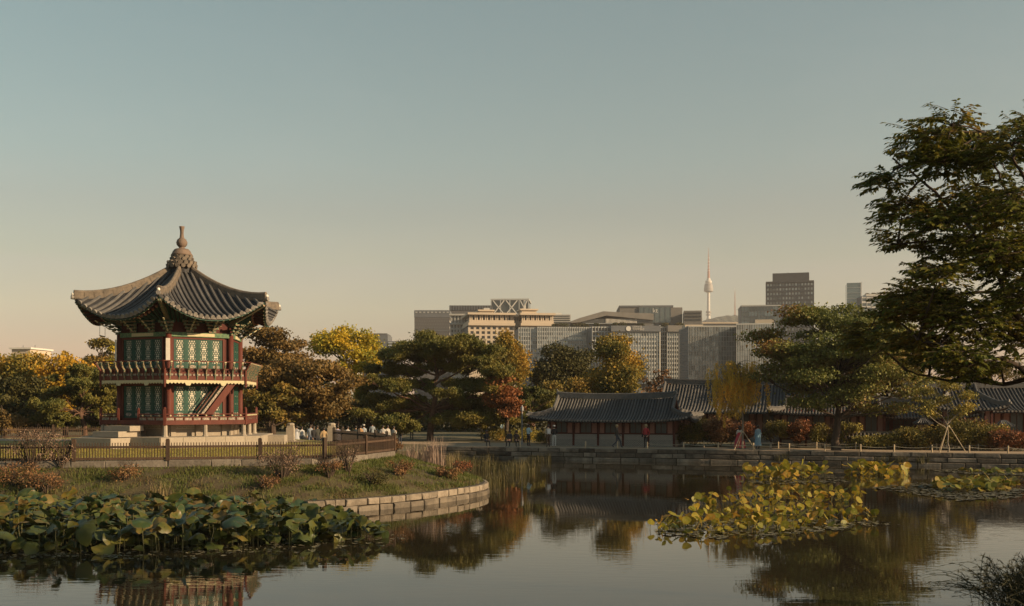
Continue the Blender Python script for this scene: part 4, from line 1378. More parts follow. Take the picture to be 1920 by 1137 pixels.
# museum with slanted roof
t, w, z = bldg('museum_building', 'grey building with a broad slanted roof above rows of fins', 1070, 1228, 640, 4, 40)
P(t, 'wall', M['greyclad'], (w / 2, 22, z(606) / 2), (w, 36, z(606)))
mb = MB()
prof = [(0, 603), (.10, 597), (.38, 584), (.62, 586), (.98, 588), (.98, 600), (.70, 596), (.42, 592), (.1, 605), (0, 606)]
vs = [(w * a, -1.5, z(b)) for a, b in prof] + [(w * a, 38, z(b)) for a, b in prof]
n_ = len(prof)
mb.add(vs, [tuple(range(n_)), tuple(reversed(range(n_, 2 * n_)))] + [(i, n_ + i, n_ + (i + 1) % n_, (i + 1) % n_) for i in range(n_)])
o = mb.build('slanted_roof', M['brownclad'], t, world=False); fix_normals(o.data)
for i in range(26): P(t, 'fin', M['whiteclad'], (w * (.42 + .36 * i / 25), .2, (z(597) + z(606)) / 2), (.35, .6, z(597) - z(606) - .3))
P(t, 'glass_band', M['glassdark'], (w * .55, 1.0, z(602)), (w * .85, 1.2, z(598) - z(606)))
P(t, 'rear_block', M['brownclad'], (w * .85, 20, (z(584) + z(606)) / 2), (w * .28, 20, z(584) - z(606)))

t, w, z = bldg('telecom_building', 'teal glass block with a dark roof frame and white sign', 1162, 1280, 720, -3, 40)
P(t, 'wall', M['brownclad'], (w * .42, 20, z(576) / 2), (w * .84, 40, z(576)))
P(t, 'glass_wall', M['glassblue'], (w * .56, -.3, (z(577) + z(606)) / 2), (w * .50, .8, z(577) - z(606)))
for i in range(7): P(t, 'mullion', M['greyclad'], (w * (.31 + .5 * i / 6), -.8, (z(577) + z(606)) / 2), (.25, .3, z(577) - z(606)))
P(t, 'roof_frame', M['greyclad'], (w * .42, 20, z(575)), (w * .86, 41, 1.2))
P(t, 'end_wall', M['brownclad'], (w * .92, 18, z(577) / 2), (w * .155, 34, z(577)))
txt = bpy.data.curves.new('sign', 'FONT'); txt.body = 'kt'; txt.size = 4.4; txt.extrude = .1
to = bpy.data.objects.new('sign', txt); col.objects.link(to)
bpy.context.view_layer.update()
sm = bpy.data.meshes.new_from_object(to.evaluated_get(bpy.context.evaluated_depsgraph_get())); bpy.data.objects.remove(to)
sm.materials.append(M['whiteclad']); sm.name = 'sign'
put('sign', sm, t, (w * .52, -1.0, z(587)), (R(90), 0, 0))
t, w, z = bldg('brown_block', 'low brown block beside the teal glass block', 1282, 1316, 700, -8, 30)
P(t, 'wall', M['brownclad'], (w / 2, 15, z(583) / 2), (w, 30, z(583)))
for i in range(3): P(t, 'window_band', M['glassdark'], (w / 2, -.1, z(588 + 6 * i)), (w * .9, .3, 1.2))
P(t, 'lit_end', M['whiteclad'], (w + .2, 15, z(602)), (.5, 29, z(597) - z(608)))  # sunlit end of the brown wall given a white colour

# long museum front with sign
t, w, z = bldg('museum_building', 'long grey glass museum front with a white roof edge sign', 1112, 1290, 540, 4, 36)
curtain(t, 0, w * .19, z(720), z(612), 13, 6, 'glassdark', yf=3, dep=28, bt=.6, mt=.25)
curtain(t, w * .19, w * .70, z(720), z(622), 12, 18, 'glasslight', yf=0, dep=30, bt=.9, mt=.26)
P(t, 'top_fascia', M['greyclad'], (w * .445, 14, (z(611) + z(621.8)) / 2), (w * .52, 31, z(611) - z(621.8)))
curtain(t, w * .70, w * .78, z(720), z(612), 13, 4, 'glassdark', yf=2.5, dep=28, bt=.4, mt=.2)
curtain(t, w * .78, w, z(720), z(622), 12, 9, 'glasslight', yf=0, dep=30, bt=.9, mt=.26)
P(t, 'top_fascia', M['brownclad'], (w * .89, 14, (z(610) + z(621.8)) / 2), (w * .22, 31, z(610) - z(621.8)))
P(t, 'base', M['greyclad'], (w / 2, 16, z(720) / 2), (w, 28, z(720) - .1))
for f in (.70, .998): P(t, 'corner_fin', M['whiteclad'], (w * f, -.4, z(722) / 2 + (z(610)) / 2), (.5, 1.0, z(610) - z(722)))
for f in (.58, .60, .62):
    pass
for body, dx, zz, sz in (('대한민국', 0, 615.2, 1.35), ('역사박물관', 0, 619.4, 1.35)):
    txt = bpy.data.curves.new('sign', 'FONT'); txt.body = body; txt.size = sz; txt.extrude = .05
    to = bpy.data.objects.new('sign', txt); col.objects.link(to); bpy.context.view_layer.update()
    sm = bpy.data.meshes.new_from_object(to.evaluated_get(bpy.context.evaluated_depsgraph_get())); bpy.data.objects.remove(to)
    sm.materials.append(M['whiteclad']); sm.name = 'sign'
    put('sign', sm, t, (w * .405, -1.75, z(zz)), (R(90), 0, 0))
mb = MB(); mb.lathe([(1.25, 0), (1.25, .12)], 20); em = mb.mesh('emblem', M['whiteclad'])
put('emblem', em, t, (w * .365, -1.65, z(616.6)), (R(90), 0, 0))
shrubs_on(t, [(w * f, 5, z(611), s) for f, s in ((.05, 1.8), (.25, 2.2), (.33, 2.4), (.52, 2.0), (.78, 2.2), (.93, 2.4))], .7, seed=5)

t, w, z = bldg('glass_tower', 'glass block with tall vertical fins beside the museum front', 1291, 1380, 500, 0, 30)
curtain(t, 0, w, z(740), z(613), 14, 30, 'glass', 'mullion', dep=28, band='mullion', bt=.14, mt=.14)
P(t, 'base', M['greyclad'], (w / 2, 14, z(740) / 2), (w, 26, z(740) - .1))
P(t, 'roof_edge', M['concrete'], (w / 2, 14, z(612.3)), (w + .4, 29, .6))
P(t, 'beige_roof_block', M['palestone'], (w * .25, 22, z(609)), (w * .4, 10, 2.4))
t, w, z = bldg('glass_tower', 'finned glass block standing forward of its neighbour', 1381, 1452, 480, -12, 30)
curtain(t, 0, w, z(745), z(609), 14, 22, 'glasslight', 'whiteclad', dep=28, band='mullion', bt=.14, mt=.2, proud=.5)
P(t, 'base', M['greyclad'], (w / 2, 14, z(745) / 2), (w, 26, z(745) - .1))
P(t, 'roof_edge', M['whiteclad'], (w / 2, 14, z(608.3)), (w + .4, 29, .6))
P(t, 'beige_roof_block', M['palestone'], (w * .75, 10, z(604)), (w * .5, 10, 2.6))
t, w, z = bldg('glass_tower', 'blue grey glass block below the dark office tower', 1390, 1464, 820, -8, 36)
curtain(t, 0, w, z(620), z(575), 5, 12, 'glassblue', 'darkclad', dep=34, band='greyclad', bt=.5, mt=.4, side=1)
P(t, 'base', M['greyclad'], (w / 2, 17, z(620) / 2), (w, 33, z(620) - .1))
P(t, 'roof_edge', M['mullion'], (w / 2, 17, z(574)), (w + .6, 35, 1.0))
t, w, z = bldg('office_tower', 'dark square office tower with rows of pale windows', 1437, 1525, 950, -16, 38)
nz_ = 10
punched(t, 0, w, z(640), z(531), 15, 13, 'darkclad', 'glasslight', dep=36, pier=.5, span=.45)
P(t, 'side_wall', M['darkclad'], (w + .15, 19, z(531) / 2), (.5, 37, z(531)))
for i in range(13): P(t, 'side_band', M['glasslight'], (w + .45, 19, z(635 - 8.3 * i) - 1.2), (.3, 34, 1.5))
P(t, 'base', M['darkclad'], (w / 2, 18, z(640) / 2), (w, 36, z(640) - .1))
P(t, 'cornice', M['darkclad'], (w / 2, 18, z(530)), (w + 1, 38, 1.2))
P(t, 'crown', M['darkclad'], (w * .52, 18, (z(513) + z(529)) / 2), (w * .78, 32, z(513) - z(529)))
P(t, 'antenna', M['metaldark'], (w * .45, 18, z(510.5)), (.4, .4, z(508) - z(513)))
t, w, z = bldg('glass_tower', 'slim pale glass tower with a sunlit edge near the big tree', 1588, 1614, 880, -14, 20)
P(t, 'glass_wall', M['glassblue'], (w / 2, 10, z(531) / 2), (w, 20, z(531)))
P(t, 'lit_wall', M['whiteclad'], (w + .3, 10, z(530) / 2), (.8, 20.5, z(530)))  # sun on the right side is put into a whiter wall
for i in range(6): P(t, 'joint', M['mullion'], (w / 2, -.15, z(540 + 10 * i)), (w, .3, .3))
t, w, z = bldg('white_block', 'white terraced block with glass storeys next to the slim tower', 1616, 1690, 860, -6, 30)
curtain(t, 0, w, z(620), z(556), 7, 8, 'glassblue', 'whiteclad', dep=28, band='whiteclad', bt=1.6, mt=.3)
P(t, 'base', M['concrete'], (w / 2, 14, z(620) / 2), (w, 26, z(620) - .1))
P(t, 'roof_edge', M['whiteclad'], (w * .55, 14, z(554)), (w * .9, 30, 1.6))
shrubs_on(t, [(w * f, 8, z(553), s) for f, s in ((.2, 2.2), (.35, 2.4), (.5, 2.2), (.65, 2.5), (.8, 2))], .8, seed=7)
t, w, z = bldg('office_block', 'grey stepped office block far behind the yellow tree', 689, 727, 820, 0, 30)
P(t, 'wall', M['greyclad'], (w / 2, 15, z(628) / 2), (w, 30, z(628)))
P(t, 'crown', M['darkclad'], (w / 2, 15, z(627)), (w * .9, 28, z(626) - z(629.5)))
P(t, 'lit_strip', M['glasslight'], (w * .55, -.2, (z(634) + z(660)) / 2), (w * .2, .5, z(634) - z(660)))  # lit look of the strip comes from paler glass colour
P(t, 'lower_wing', M['greyclad'], (w + 4.5, 14, z(640) / 2), (9, 28, z(640)))
for i in range(4): P(t, 'window_band', M['glasslight'], (w + 4.5, -.2, z(643 + 5 * i)), (8.4, .4, .9))
P(t, 'side_step', M['greyclad'], (-2.0, 14, z(634) / 2), (4, 26, z(634)))
t, w, z = bldg('white_block', 'low white block glimpsed under the yellow tree crown', 636, 668, 300, 0, 12)
P(t, 'wall', M['whiteclad'], (w / 2, 6, z(684) / 2), (w, 12, z(684)))
for i in range(2): P(t, 'window_band', M['glassdark'], (w / 2, -.1, z(688 + 7 * i)), (w * .9, .3, .5))
t, w, z = bldg('white_block', 'pale flat roofed building on the wooded rise at the left', 22, 57, 260, -4, 10)
P(t, 'wall', M['palestone'], (w / 2, 5, z(655) / 2), (w, 10, z(655)))
P(t, 'roof_slab', M['whiteclad'], (w / 2, 5, z(653.5)), (w + .8, 11, .4))
for px_ in (.15, .8): P(t, 'mast', M['metalgrey'], (w * px_, 4, z(650)), (.12, .12, z(645) - z(653)))
t, w, z = bldg('low_block', 'row of low beige roofs below the wooded hill and tower', 1318, 1392, 900, 0, 30)
P(t, 'wall', M['concrete'], (w / 2, 15, z(607) / 2), (w, 30, z(607)))
P(t, 'roof_slab', M['palestone'], (w * .5, 14, z(606)), (w + 1, 31, 1.2))
mb = MB(); mb.prism([(0, 0), (w * .45, 0), (w * .45, 20), (0, 20)], z(606) + .7, z(604)); mb.build('hut', M['brownclad'], t, world=False)

# hill with tower and mast
rg = np.random.default_rng(4)
mb = MB()
prof = [(1180, 640), (1250, 622), (1300, 608), (1318, 600), (1345, 594), (1362, 593), (1385, 597), (1410, 606), (1440, 640), (1480, 700), (1680, 740)]
YH = 3500
nx, ny = 150, 14
grid = []
for j in range(ny):
    row = []
    for i in range(nx):
        px = 1180 + 500 * i / (nx - 1)
        py = np.interp(px, [a for a, _ in prof], [b for _, b in prof])
        fz = math.sin(math.pi / 2 * j / (ny - 1)) ** .8
        bump_ = rg.normal() * 1.6 * (.4 + .6 * fz)
        row.append(Vector(((px - 960) / 2000 * YH, YH - 900 + 900 * j / (ny - 1), GZ - 4 + (EYE + (HOR - py) / 2000 * YH) * fz + bump_)))
    grid.append(row)
grid.append([Vector((p.x, p.y + 500, GZ - 5)) for p in grid[-1]])
nr, nc = len(grid), nx
mb.add([p for r in grid for p in r], [(i * nc + j, i * nc + j + 1, (i + 1) * nc + j + 1, (i + 1) * nc + j) for i in range(nr - 1) for j in range(nc - 1)])
o = mb.build('hill', M['hill']); fix_normals(o.data); tag(o, kind='structure')
YT = 3520
mat('towerwhite', (.55, .53, .5), (.48, .46, .43), rough=.6, scale=.05)
mat('towergrey', (.30, .29, .28), (.24, .23, .22), rough=.6, scale=.05)
mat('mastred', (.36, .15, .10), (.30, .13, .09), rough=.7, scale=.05)
zt = lambda py: EYE + (HOR - py) / 2000 * YT
p = at(1328.5, 600, YT)
tw = thing('broadcast_tower', 'tall white tower with round lookout pod and long antenna on the hill', 'tower', (p.x, p.y, zt(604)))
def L(nm, m, prof, n=18, sm=True):
    mb = MB(); mb.lathe([(r, zt(y) - zt(604)) for r, y in prof], n); return mb.build(nm, m, tw, world=False, smooth=False)
L('shaft', M['towerwhite'], [(8, 604), (5.6, 592), (4.6, 560), (4.6, 546)])
L('base_ring', M['towergrey'], [(5, 587.5), (9, 587), (9, 584), (5, 583.5)])
L('base_ring', M['towergrey'], [(5, 592), (8.5, 591.5), (8.5, 589.5), (5, 589)])
L('lookout_pod', M['towergrey'], [(8, 548.6), (15, 546.5), (15.2, 541), (13.6, 537), (13.2, 533.5), (9, 531.5)], 24)
L('upper_deck', M['towerwhite'], [(9.5, 532), (11, 530), (10.5, 527), (6.5, 525.5), (6, 522)])
L('antenna_base', M['mastred'], [(4.2, 523), (3.6, 512), (3.0, 505)], 8)
L('antenna', M['mastred'], [(2.2, 506), (1.8, 492), (1.4, 482), (.8, 476), (.5, 465)], 6)
for y in (519, 514, 508, 503, 497, 491, 484): L('antenna_ring', M['towerwhite'], [(3.2, y + .5), (3.6, y), (3.2, y - .5)], 8)
p = at(1378, 597, YT)
t = thing('radio_mast', 'thin red lattice radio mast on the hill beside the tower', 'mast', (p.x, p.y, zt(600)))
mb = MB()
for a in range(4):
    c, s = math.cos(R(45 + 90 * a)), math.sin(R(45 + 90 * a))
    mb.tube([(5 * c, 5 * s, 0), (2.0 * c, 2.0 * s, zt(585) - zt(600)), (1.1 * c, 1.1 * s, zt(560) - zt(600)), (.3 * c, .3 * s, zt(545) - zt(600))], [.7, .6, .5, .4], 5)
mb.build('lattice', M['mastred'], t, world=False)
mb = MB(); mb.tube([(0, 0, zt(548) - zt(600)), (0, 0, zt(538) - zt(600))], [.6, .35], 5); mb.build('whip', M['towerwhite'], t, world=False)
for y in (590, 582, 574, 566, 558, 552):
    mb = MB(); mb.lathe([(2.2, zt(y) - zt(600) - .5), (2.2, zt(y) - zt(600) + .5)], 6); mb.build('platform', M['towergrey'], t, world=False)
# ------------------------------------------------------------------ trees and shrubs
leafmat('lf_olive', [(.070, .066, .017), (.128, .107, .023), (.199, .138, .029), (.281, .155, .031)], transl=0.22)
leafmat('lf_brown', [(.084, .064, .025), (.143, .095, .030), (.200, .120, .036), (.126, .101, .028)], transl=0.22)
leafmat('lf_gold', [(.136, .119, .024), (.323, .221, .027), (.510, .289, .027), (.612, .323, .034)], transl=0.29, nscale=.35)
leafmat('lf_golddark', [(.076, .085, .024), (.145, .128, .027), (.289, .196, .031), (.459, .246, .027)], transl=0.27, nscale=.3)
leafmat('lf_yellow', [(.116, .138, .023), (.246, .231, .026), (.477, .347, .029), (.607, .390, .031)], transl=0.32, nscale=.35)
leafmat('lf_red', [(.108, .051, .024), (.203, .073, .028), (.275, .109, .033), (.167, .095, .033)], transl=0.27)
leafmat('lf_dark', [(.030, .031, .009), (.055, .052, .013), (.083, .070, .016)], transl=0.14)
leafmat('lf_zelkova', [(.077, .094, .027), (.136, .152, .036), (.165, .158, .033), (.173, .107, .026), (.198, .076, .025)], transl=0.21, nscale=.16)
leafmat('lf_pine', [(.054, .066, .016), (.092, .094, .020), (.150, .128, .025), (.192, .145, .027)], transl=0.10, nscale=.3)
leafmat('lf_near', [(.046, .061, .012), (.076, .090, .014), (.114, .126, .019), (.151, .142, .022), (.216, .161, .023), (.225, .143, .026)], transl=0.27, nscale=.55)
leafmat('lf_willow', [(.330, .241, .052), (.623, .398, .062), (1.026, .538, .078)], transl=0.32, nscale=.5)
leafmat('lf_rust', [(.091, .046, .024), (.170, .084, .038), (.242, .128, .052), (.121, .097, .038)], transl=0.21, nscale=.8)
leafmat('lf_twig', [(.128, .083, .057), (.204, .134, .089), (.268, .178, .128)], transl=0.10, nscale=.8)
leafmat('lf_shrub', [(.052, .056, .014), (.109, .099, .021), (.195, .150, .029), (.316, .169, .032)], transl=0.21, nscale=.6)
leafmat('lf_shrubred', [(.081, .045, .022), (.172, .075, .031), (.266, .090, .039), (.133, .098, .031)], transl=0.21, nscale=.6)
leafmat('lf_hedge', [(.102, .102, .029), (.224, .194, .041), (.449, .317, .052)], transl=0.24, nscale=.7)

def bez(a, b, c, n=6):
    return [a * (1 - t) ** 2 + b * 2 * t * (1 - t) + c * t * t for t in [i / n for i in range(n + 1)]]

def limbs(trunk_pts, trunk_r, pads, rr, fork=.35, rb=.5, n=6, wig=.25, twig=True):
    """tapered trunk with a limb to every pad; local points"""
    mb = MB()
    mb.tube(trunk_pts, trunk_r, 9)
    L = len(trunk_pts) - 1
    for (x, y, z, rx, ry, rz) in pads:
        tgt = Vector((x, y, z - rz * .2))
        # where on the trunk it leaves
        best = 0
        for i, p in enumerate(trunk_pts):
            if p.z <= max(trunk_pts[int(L * fork)].z, z - .35 * math.hypot(x - p.x, y - p.y) - rr.uniform(0, .6)): best = i
        best = max(best, int(L * fork)); best = min(best, L)
        s = trunk_pts[best]
        mid = (s + tgt) / 2 + Vector((rr.uniform(-wig, wig), rr.uniform(-wig, wig), rr.uniform(-.1, .35) * (tgt - s).length * .4))
        r0_ = min(trunk_r[best] * .75, .03 + .018 * (tgt - s).length) * rb * 2
        pts = bez(s, mid, tgt, n)
        pts = [p + Vector((rr.uniform(-wig, wig), rr.uniform(-wig, wig), rr.uniform(-wig, wig))) * (.25 if 0 < i < n else 0) for i, p in enumerate(pts)]
        mb.tube(pts, [r0_ * (1 - .8 * i / n) + .008 for i in range(n + 1)], 5)
        if twig:
            for q in range(4):
                e = tgt + Vector((rr.uniform(-rx, rx), rr.uniform(-ry, ry), rr.uniform(-rz * .3, rz))) * .75
                mb.tube([pts[-2], (pts[-1] + e) / 2 + Vector((0, 0, .05)), e], [r0_ * .3 + .008, r0_ * .2 + .006, .006], 4)
    return mb

def pad_points(pads, dens, rg, hollow=.55, flat=1.0):
    out = []
    for (x, y, z, rx, ry, rz) in pads:
        n = int(dens * (rx * ry + rx * rz + ry * rz) * 5.6) + 6
        d = rg.normal(size=(n, 3)); d /= np.linalg.norm(d, axis=1)[:, None]
        r = (hollow ** 3 + (1 - hollow ** 3) * rg.random(n)) ** (1 / 3)
        r *= 1 + .22 * rg.normal(size=n)
        c = d * r[:, None] * np.array([rx, ry, rz])
        # ragged outline: push some leaves out along the pad's plane
        c[:, :2] *= (1 + .25 * np.abs(rg.normal(size=(n, 1))) * (rg.random((n, 1)) < .25))
        out.append(c + np.array([x, y, z]))
    return np.concatenate(out)

def tree(name, label, base, trunk_h, trunk_r, pads, leaf, dens, lm, bark='bark', cat='tree', group=None, seed=1, lean=(0, 0), fork=.35, upb=.25, drop=.15, hollow=.5, rb=.5, wig=.3, leaf_name='crown'):
    rr = random.Random(seed); rg = np.random.default_rng(seed)
    t = thing(name, label, cat, base, 0, group)
    pts, rad = [], []
    n = 9
    for i in range(n + 1):
        f = i / n
        pts.append(Vector((lean[0] * f ** 1.3 + rr.uniform(-1, 1) * .02 * trunk_h * (0 < i), lean[1] * f + rr.uniform(-1, 1) * .02 * trunk_h * (0 < i), trunk_h * f - .1)))
        rad.append(trunk_r * (1.25 if i == 0 else 1) * (1 - .82 * f) + .01)
    limbs(pts, rad, pads, rr, fork=fork, rb=rb, wig=wig).build('trunk', M[bark], t, world=False, smooth=True)
    C = pad_points(pads, dens, rg, hollow)
    leaf_obj(leaf_name, C, leaf[0], leaf[1], M[lm], rg, t, upb=upb, drop=drop)
    return t

def crown_pads(n, c, rad, pr, rr, flat=.6, surf=.55, low=-1.0, cone=0.0):
    """pads spread through an ellipsoid, most of them near its skin"""
    out = []
    for i in range(n * 6):
        if len(out) >= n: break
        d = Vector((rr.gauss(0, 1), rr.gauss(0, 1), rr.gauss(0, 1))).normalized()
        if d.z < low: continue
        s = rr.uniform(surf, 1.0)
        k = pr * rr.uniform(.7, 1.3)
        sh = 1 - cone * max(0, d.z)
        p = (c[0] + d.x * s * (rad[0] - k * .45) * sh, c[1] + d.y * s * (rad[1] - k * .45) * sh, c[2] + d.z * s * (rad[2] - k * flat * .5))
        if any((p[0] - q[0]) ** 2 + (p[1] - q[1]) ** 2 + ((p[2] - q[2]) * 1.5) ** 2 < (pr * .55) ** 2 for q in out): continue
        out.append((*p, k, k, k * flat))
    return out

def pxtree(name, label, x, ybase_z, Y, ytop, x0, x1, ybot, lm, seed, n=26, pr=None, flat=.6, leaf=(.27, .19), dens=34, bark='bark', group='trees around the pond', dr=None, trunk_r=.22, tx=None, low=-1.0, cone=0.0, surf=.5, hollow=.5, fork=.35, upb=.25, drop=.15):
    """tree whose crown spans x0..x1, ytop..ybot as seen at depth Y"""
    s = Y / 2000
    zt, zb = EYE + (HOR - ytop) * s, EYE + (HOR - ybot) * s
    cx, rx, cz, rz = ((x0 + x1) / 2 - 960) * s, (x1 - x0) / 2 * s, (zt + zb) / 2, (zt - zb) / 2
    bx = ((tx if tx is not None else x) - 960) * s
    rr = random.Random(seed)
    pr = pr or min(rx, rz) * .36
    pads = crown_pads(n, (cx - bx, 0, cz - ybase_z), (rx, dr or rx * .85, rz), pr, rr, flat, surf, low, cone)
    return tree(name, label, (bx, Y, ybase_z), (zt - ybase_z) * .86, trunk_r, pads, leaf, dens, lm, bark, group=group, seed=seed, lean=((cx - bx) * .7, 0), fork=fork, hollow=hollow, upb=upb, drop=drop)

G = 'trees around the pond'
# left of the pavilion
pxtree('broadleaf_tree', 'olive tree with orange top at the far left of the lawn', 45, GZ, 100, 655, -60, 110, 800, 'lf_golddark', 11, n=34, dens=34)
pxtree('broadleaf_tree', 'golden orange round crowned tree left of the pavilion', 122, GZ, 96, 661, 70, 182, 770, 'lf_gold', 12, n=24, dens=36)
pxtree('broadleaf_tree', 'small orange treetop poking above the golden tree', 124, GZ, 112, 652, 113, 137, 690, 'lf_gold', 13, n=6, dens=36, trunk_r=.12)
pxtree('broadleaf_tree', 'tall olive green tree close behind the pavilion balcony', 190, GZ, 106, 625, 145, 240, 760, 'lf_olive', 14, n=22, dens=36, cone=.35)
pxtree('broadleaf_tree', 'yellow green treetop behind the pavilion column', 212, GZ, 102, 640, 196, 236, 720, 'lf_yellow', 15, n=10, dens=34)
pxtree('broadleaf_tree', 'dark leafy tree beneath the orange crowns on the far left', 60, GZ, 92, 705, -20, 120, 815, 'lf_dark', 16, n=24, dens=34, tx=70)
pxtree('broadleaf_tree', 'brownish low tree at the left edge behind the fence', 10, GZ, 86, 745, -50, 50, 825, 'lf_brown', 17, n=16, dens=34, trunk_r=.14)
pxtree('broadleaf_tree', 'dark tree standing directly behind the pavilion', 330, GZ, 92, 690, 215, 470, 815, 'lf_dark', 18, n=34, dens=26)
pxtree('broadleaf_tree', 'orange tinted tree in front of the pale building at the far left', 40, GZ, 104, 657, -10, 85, 760, 'lf_golddark', 19, n=20)
# right of the pavilion
pxtree('broadleaf_tree', 'tall brown layered tree just right of the pavilion roof', 512, GZ, 96, 610, 448, 578, 740, 'lf_brown', 21, n=30, flat=.42, dens=34, pr=1.15)
pxtree('broadleaf_tree', 'wide olive brown tree spreading over the stone gate posts', 560, GZ, 84, 660, 445, 690, 792, 'lf_brown', 22, n=46, flat=.42, dens=34, pr=1.2, tx=588)
pxtree('broadleaf_tree', 'dark green low tree right behind the pavilion deck', 505, GZ, 80, 712, 450, 575, 800, 'lf_olive', 23, n=24, flat=.45, dens=34)
pxtree('broadleaf_tree', 'bright yellow green tree with a forked dark trunk', 640, GZ, 104, 608, 578, 722, 705, 'lf_yellow', 24, n=13, dens=36, pr=1.2, flat=.7, tx=632, trunk_r=.26, fork=.45, surf=.65)
pxtree('broadleaf_tree', 'vivid yellow tree between the brown tree and the big pine', 690, GZ, 100, 668, 655, 722, 770, 'lf_yellow', 25, n=16, dens=36)
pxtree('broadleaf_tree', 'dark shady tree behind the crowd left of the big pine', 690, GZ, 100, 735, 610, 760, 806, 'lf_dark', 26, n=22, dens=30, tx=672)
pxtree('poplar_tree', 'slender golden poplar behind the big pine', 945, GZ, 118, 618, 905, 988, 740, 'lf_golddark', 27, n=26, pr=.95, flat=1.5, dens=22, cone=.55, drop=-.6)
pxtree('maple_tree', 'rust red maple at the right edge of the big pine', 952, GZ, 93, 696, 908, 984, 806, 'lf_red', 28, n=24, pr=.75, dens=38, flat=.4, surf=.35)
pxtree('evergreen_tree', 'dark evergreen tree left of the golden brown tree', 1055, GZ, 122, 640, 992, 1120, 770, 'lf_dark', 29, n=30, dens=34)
pxtree('broadleaf_tree', 'golden brown tree rising behind the low tiled house', 1148, GZ, 108, 626, 1085, 1212, 765, 'lf_golddark', 30, n=30, dens=32)
pxtree('broadleaf_tree', 'olive tree low behind the left end of the tiled house', 1060, GZ, 106, 705, 990, 1130, 800, 'lf_olive', 31, n=24, dens=30)
pxtree('broadleaf_tree', 'thin sparse brown tree beside the tall broad roof', 1225, GZ, 104, 678, 1200, 1258, 760, 'lf_rust', 32, n=12, dens=14, trunk_r=.12)
pxtree('broadleaf_tree', 'olive treetop behind the thick ridged hall', 1850, GZ, 128, 672, 1770, 1960, 770, 'lf_olive', 33, n=30, dens=26)
pxtree('broadleaf_tree', 'pale brown treetop behind the small staked tree', 1735, GZ, 118, 690, 1690, 1800, 770, 'lf_brown', 34, n=18, dens=30)
# big round tree by the path
z0 = GZ
p = onshore(1568, 1.6)
s = p.y / 2000
rr = random.Random(40)
pads = crown_pads(88, (0.2, 0, EYE + (HOR - 668) * s - z0), (6.6, 5.4, 4.2), 1.3, rr, .36, .4)
pads += [((px - 1568) * s, rr.uniform(-1.5, 1.5), EYE + (HOR - py) * s - z0, r_, r_, r_ * .4) for px, py, r_ in ((1450, 625, 1.0), (1440, 660, .9), (1445, 690, .9), (1520, 590, 1.1), (1570, 600, 1.3), (1480, 605, .9), (1700, 735, 1.2), (1730, 715, .9), (1680, 765, 1.1), (1640, 770, .9), (1490, 755, 1.0))]
tree('zelkova_tree', 'big spreading dark green tree with a stout trunk on the far path', p, 7.0, .30, pads, (.20, .13), 42, 'lf_zelkova', group=G, seed=41, fork=.36, hollow=.4, lean=(.3, 0), rb=.36)
pxtree('zelkova_tree', 'olive tree filling the gap right of the big spreading tree', 1660, GZ, 92, 574, 1555, 1770, 760, 'lf_olive', 42, n=44, dens=34, flat=.4, pr=1.25)

# pines: flat tufted pads on twisting limbs
def pine(label, bx, Y, z0, trunk, pads_px, seed, dens=85, r0_=.33, dy=3.0, bark='pinebark', needle=(.30, .085)):
    rr = random.Random(seed); rg = np.random.default_rng(seed)
    s = Y / 2000
    b = Vector(((bx - 960) * s, Y, z0))
    t = thing('pine_tree', label, 'pine tree', b, 0, 'pine trees')
    pads = []
    pads_px = list(pads_px) + [(a + rr.uniform(-22, 22), b + rr.uniform(-12, 12), c * rr.uniform(.45, .7)) for a, b, c in pads_px]
    for px, py, w_ in pads_px:
        r_ = w_ * s
        pads.append(((px - bx) * s, rr.uniform(-dy, dy), EYE + (HOR - py) * s - z0, r_, r_ * rr.uniform(.8, 1.1), r_ * .26 + .12))
    tp = [Vector(((px - bx) * s, rr.uniform(-.2, .2) * (i > 0), EYE + (HOR - py) * s - z0)) for i, (px, py) in enumerate(trunk)]
    n = len(tp)
    limbs(tp, [r0_ * (1 - .75 * i / (n - 1)) for i in range(n)], pads, rr, fork=.40, rb=.36, wig=.55).build('trunk', M[bark], t, world=False, smooth=True)
    sub = []
    for (x, y, z, rx, ry, rz) in pads:            # every pad is a cluster of small tufts
        for q in range(9):
            a = rr.uniform(0, 6.28); d = math.sqrt(rr.random())
            k = rr.uniform(.30, .5)
            sub.append((x + rx * d * math.cos(a), y + ry * d * math.sin(a), z + rr.uniform(-.5, .6) * rz + .1 * rx * (1 - d * d), rx * k, rx * k, max(.14, rz * .75)))
    C = pad_points(sub, dens, rg, .3)
    dirs = rg.normal(size=(len(C), 3)); dirs[:, 2] = np.abs(dirs[:, 2]) * .9 + .35
    leaf_obj('crown', C, needle[0], needle[1], M['lf_pine'], rg, t, dirs=dirs, upb=0)
    return t
rr = random.Random(77)
main = [(735, 668, 34), (775, 655, 40), (820, 645, 46), (870, 648, 40), (910, 662, 36), (790, 672, 30), (850, 668, 34), (715, 690, 30), (760, 695, 36), (830, 690, 32), (890, 690, 38), (935, 700, 30),
        (705, 720, 32), (745, 725, 36), (790, 722, 26), (870, 722, 38), (915, 730, 36), (700, 752, 34), (735, 762, 36), (775, 752, 26), (860, 756, 36), (905, 758, 38), (945, 752, 28),
        (720, 785, 30), (755, 792, 26), (850, 785, 30), (895, 788, 36), (930, 785, 30), (690, 775, 24), (840, 740, 26), (960, 735, 20)]
pine('large spreading red pine with layered flat crown and leaning trunk', 808, 96, GZ, [(806, 832), (808, 800), (813, 770), (816, 745), (808, 728), (822, 705), (815, 680), (825, 655)], main, 50)
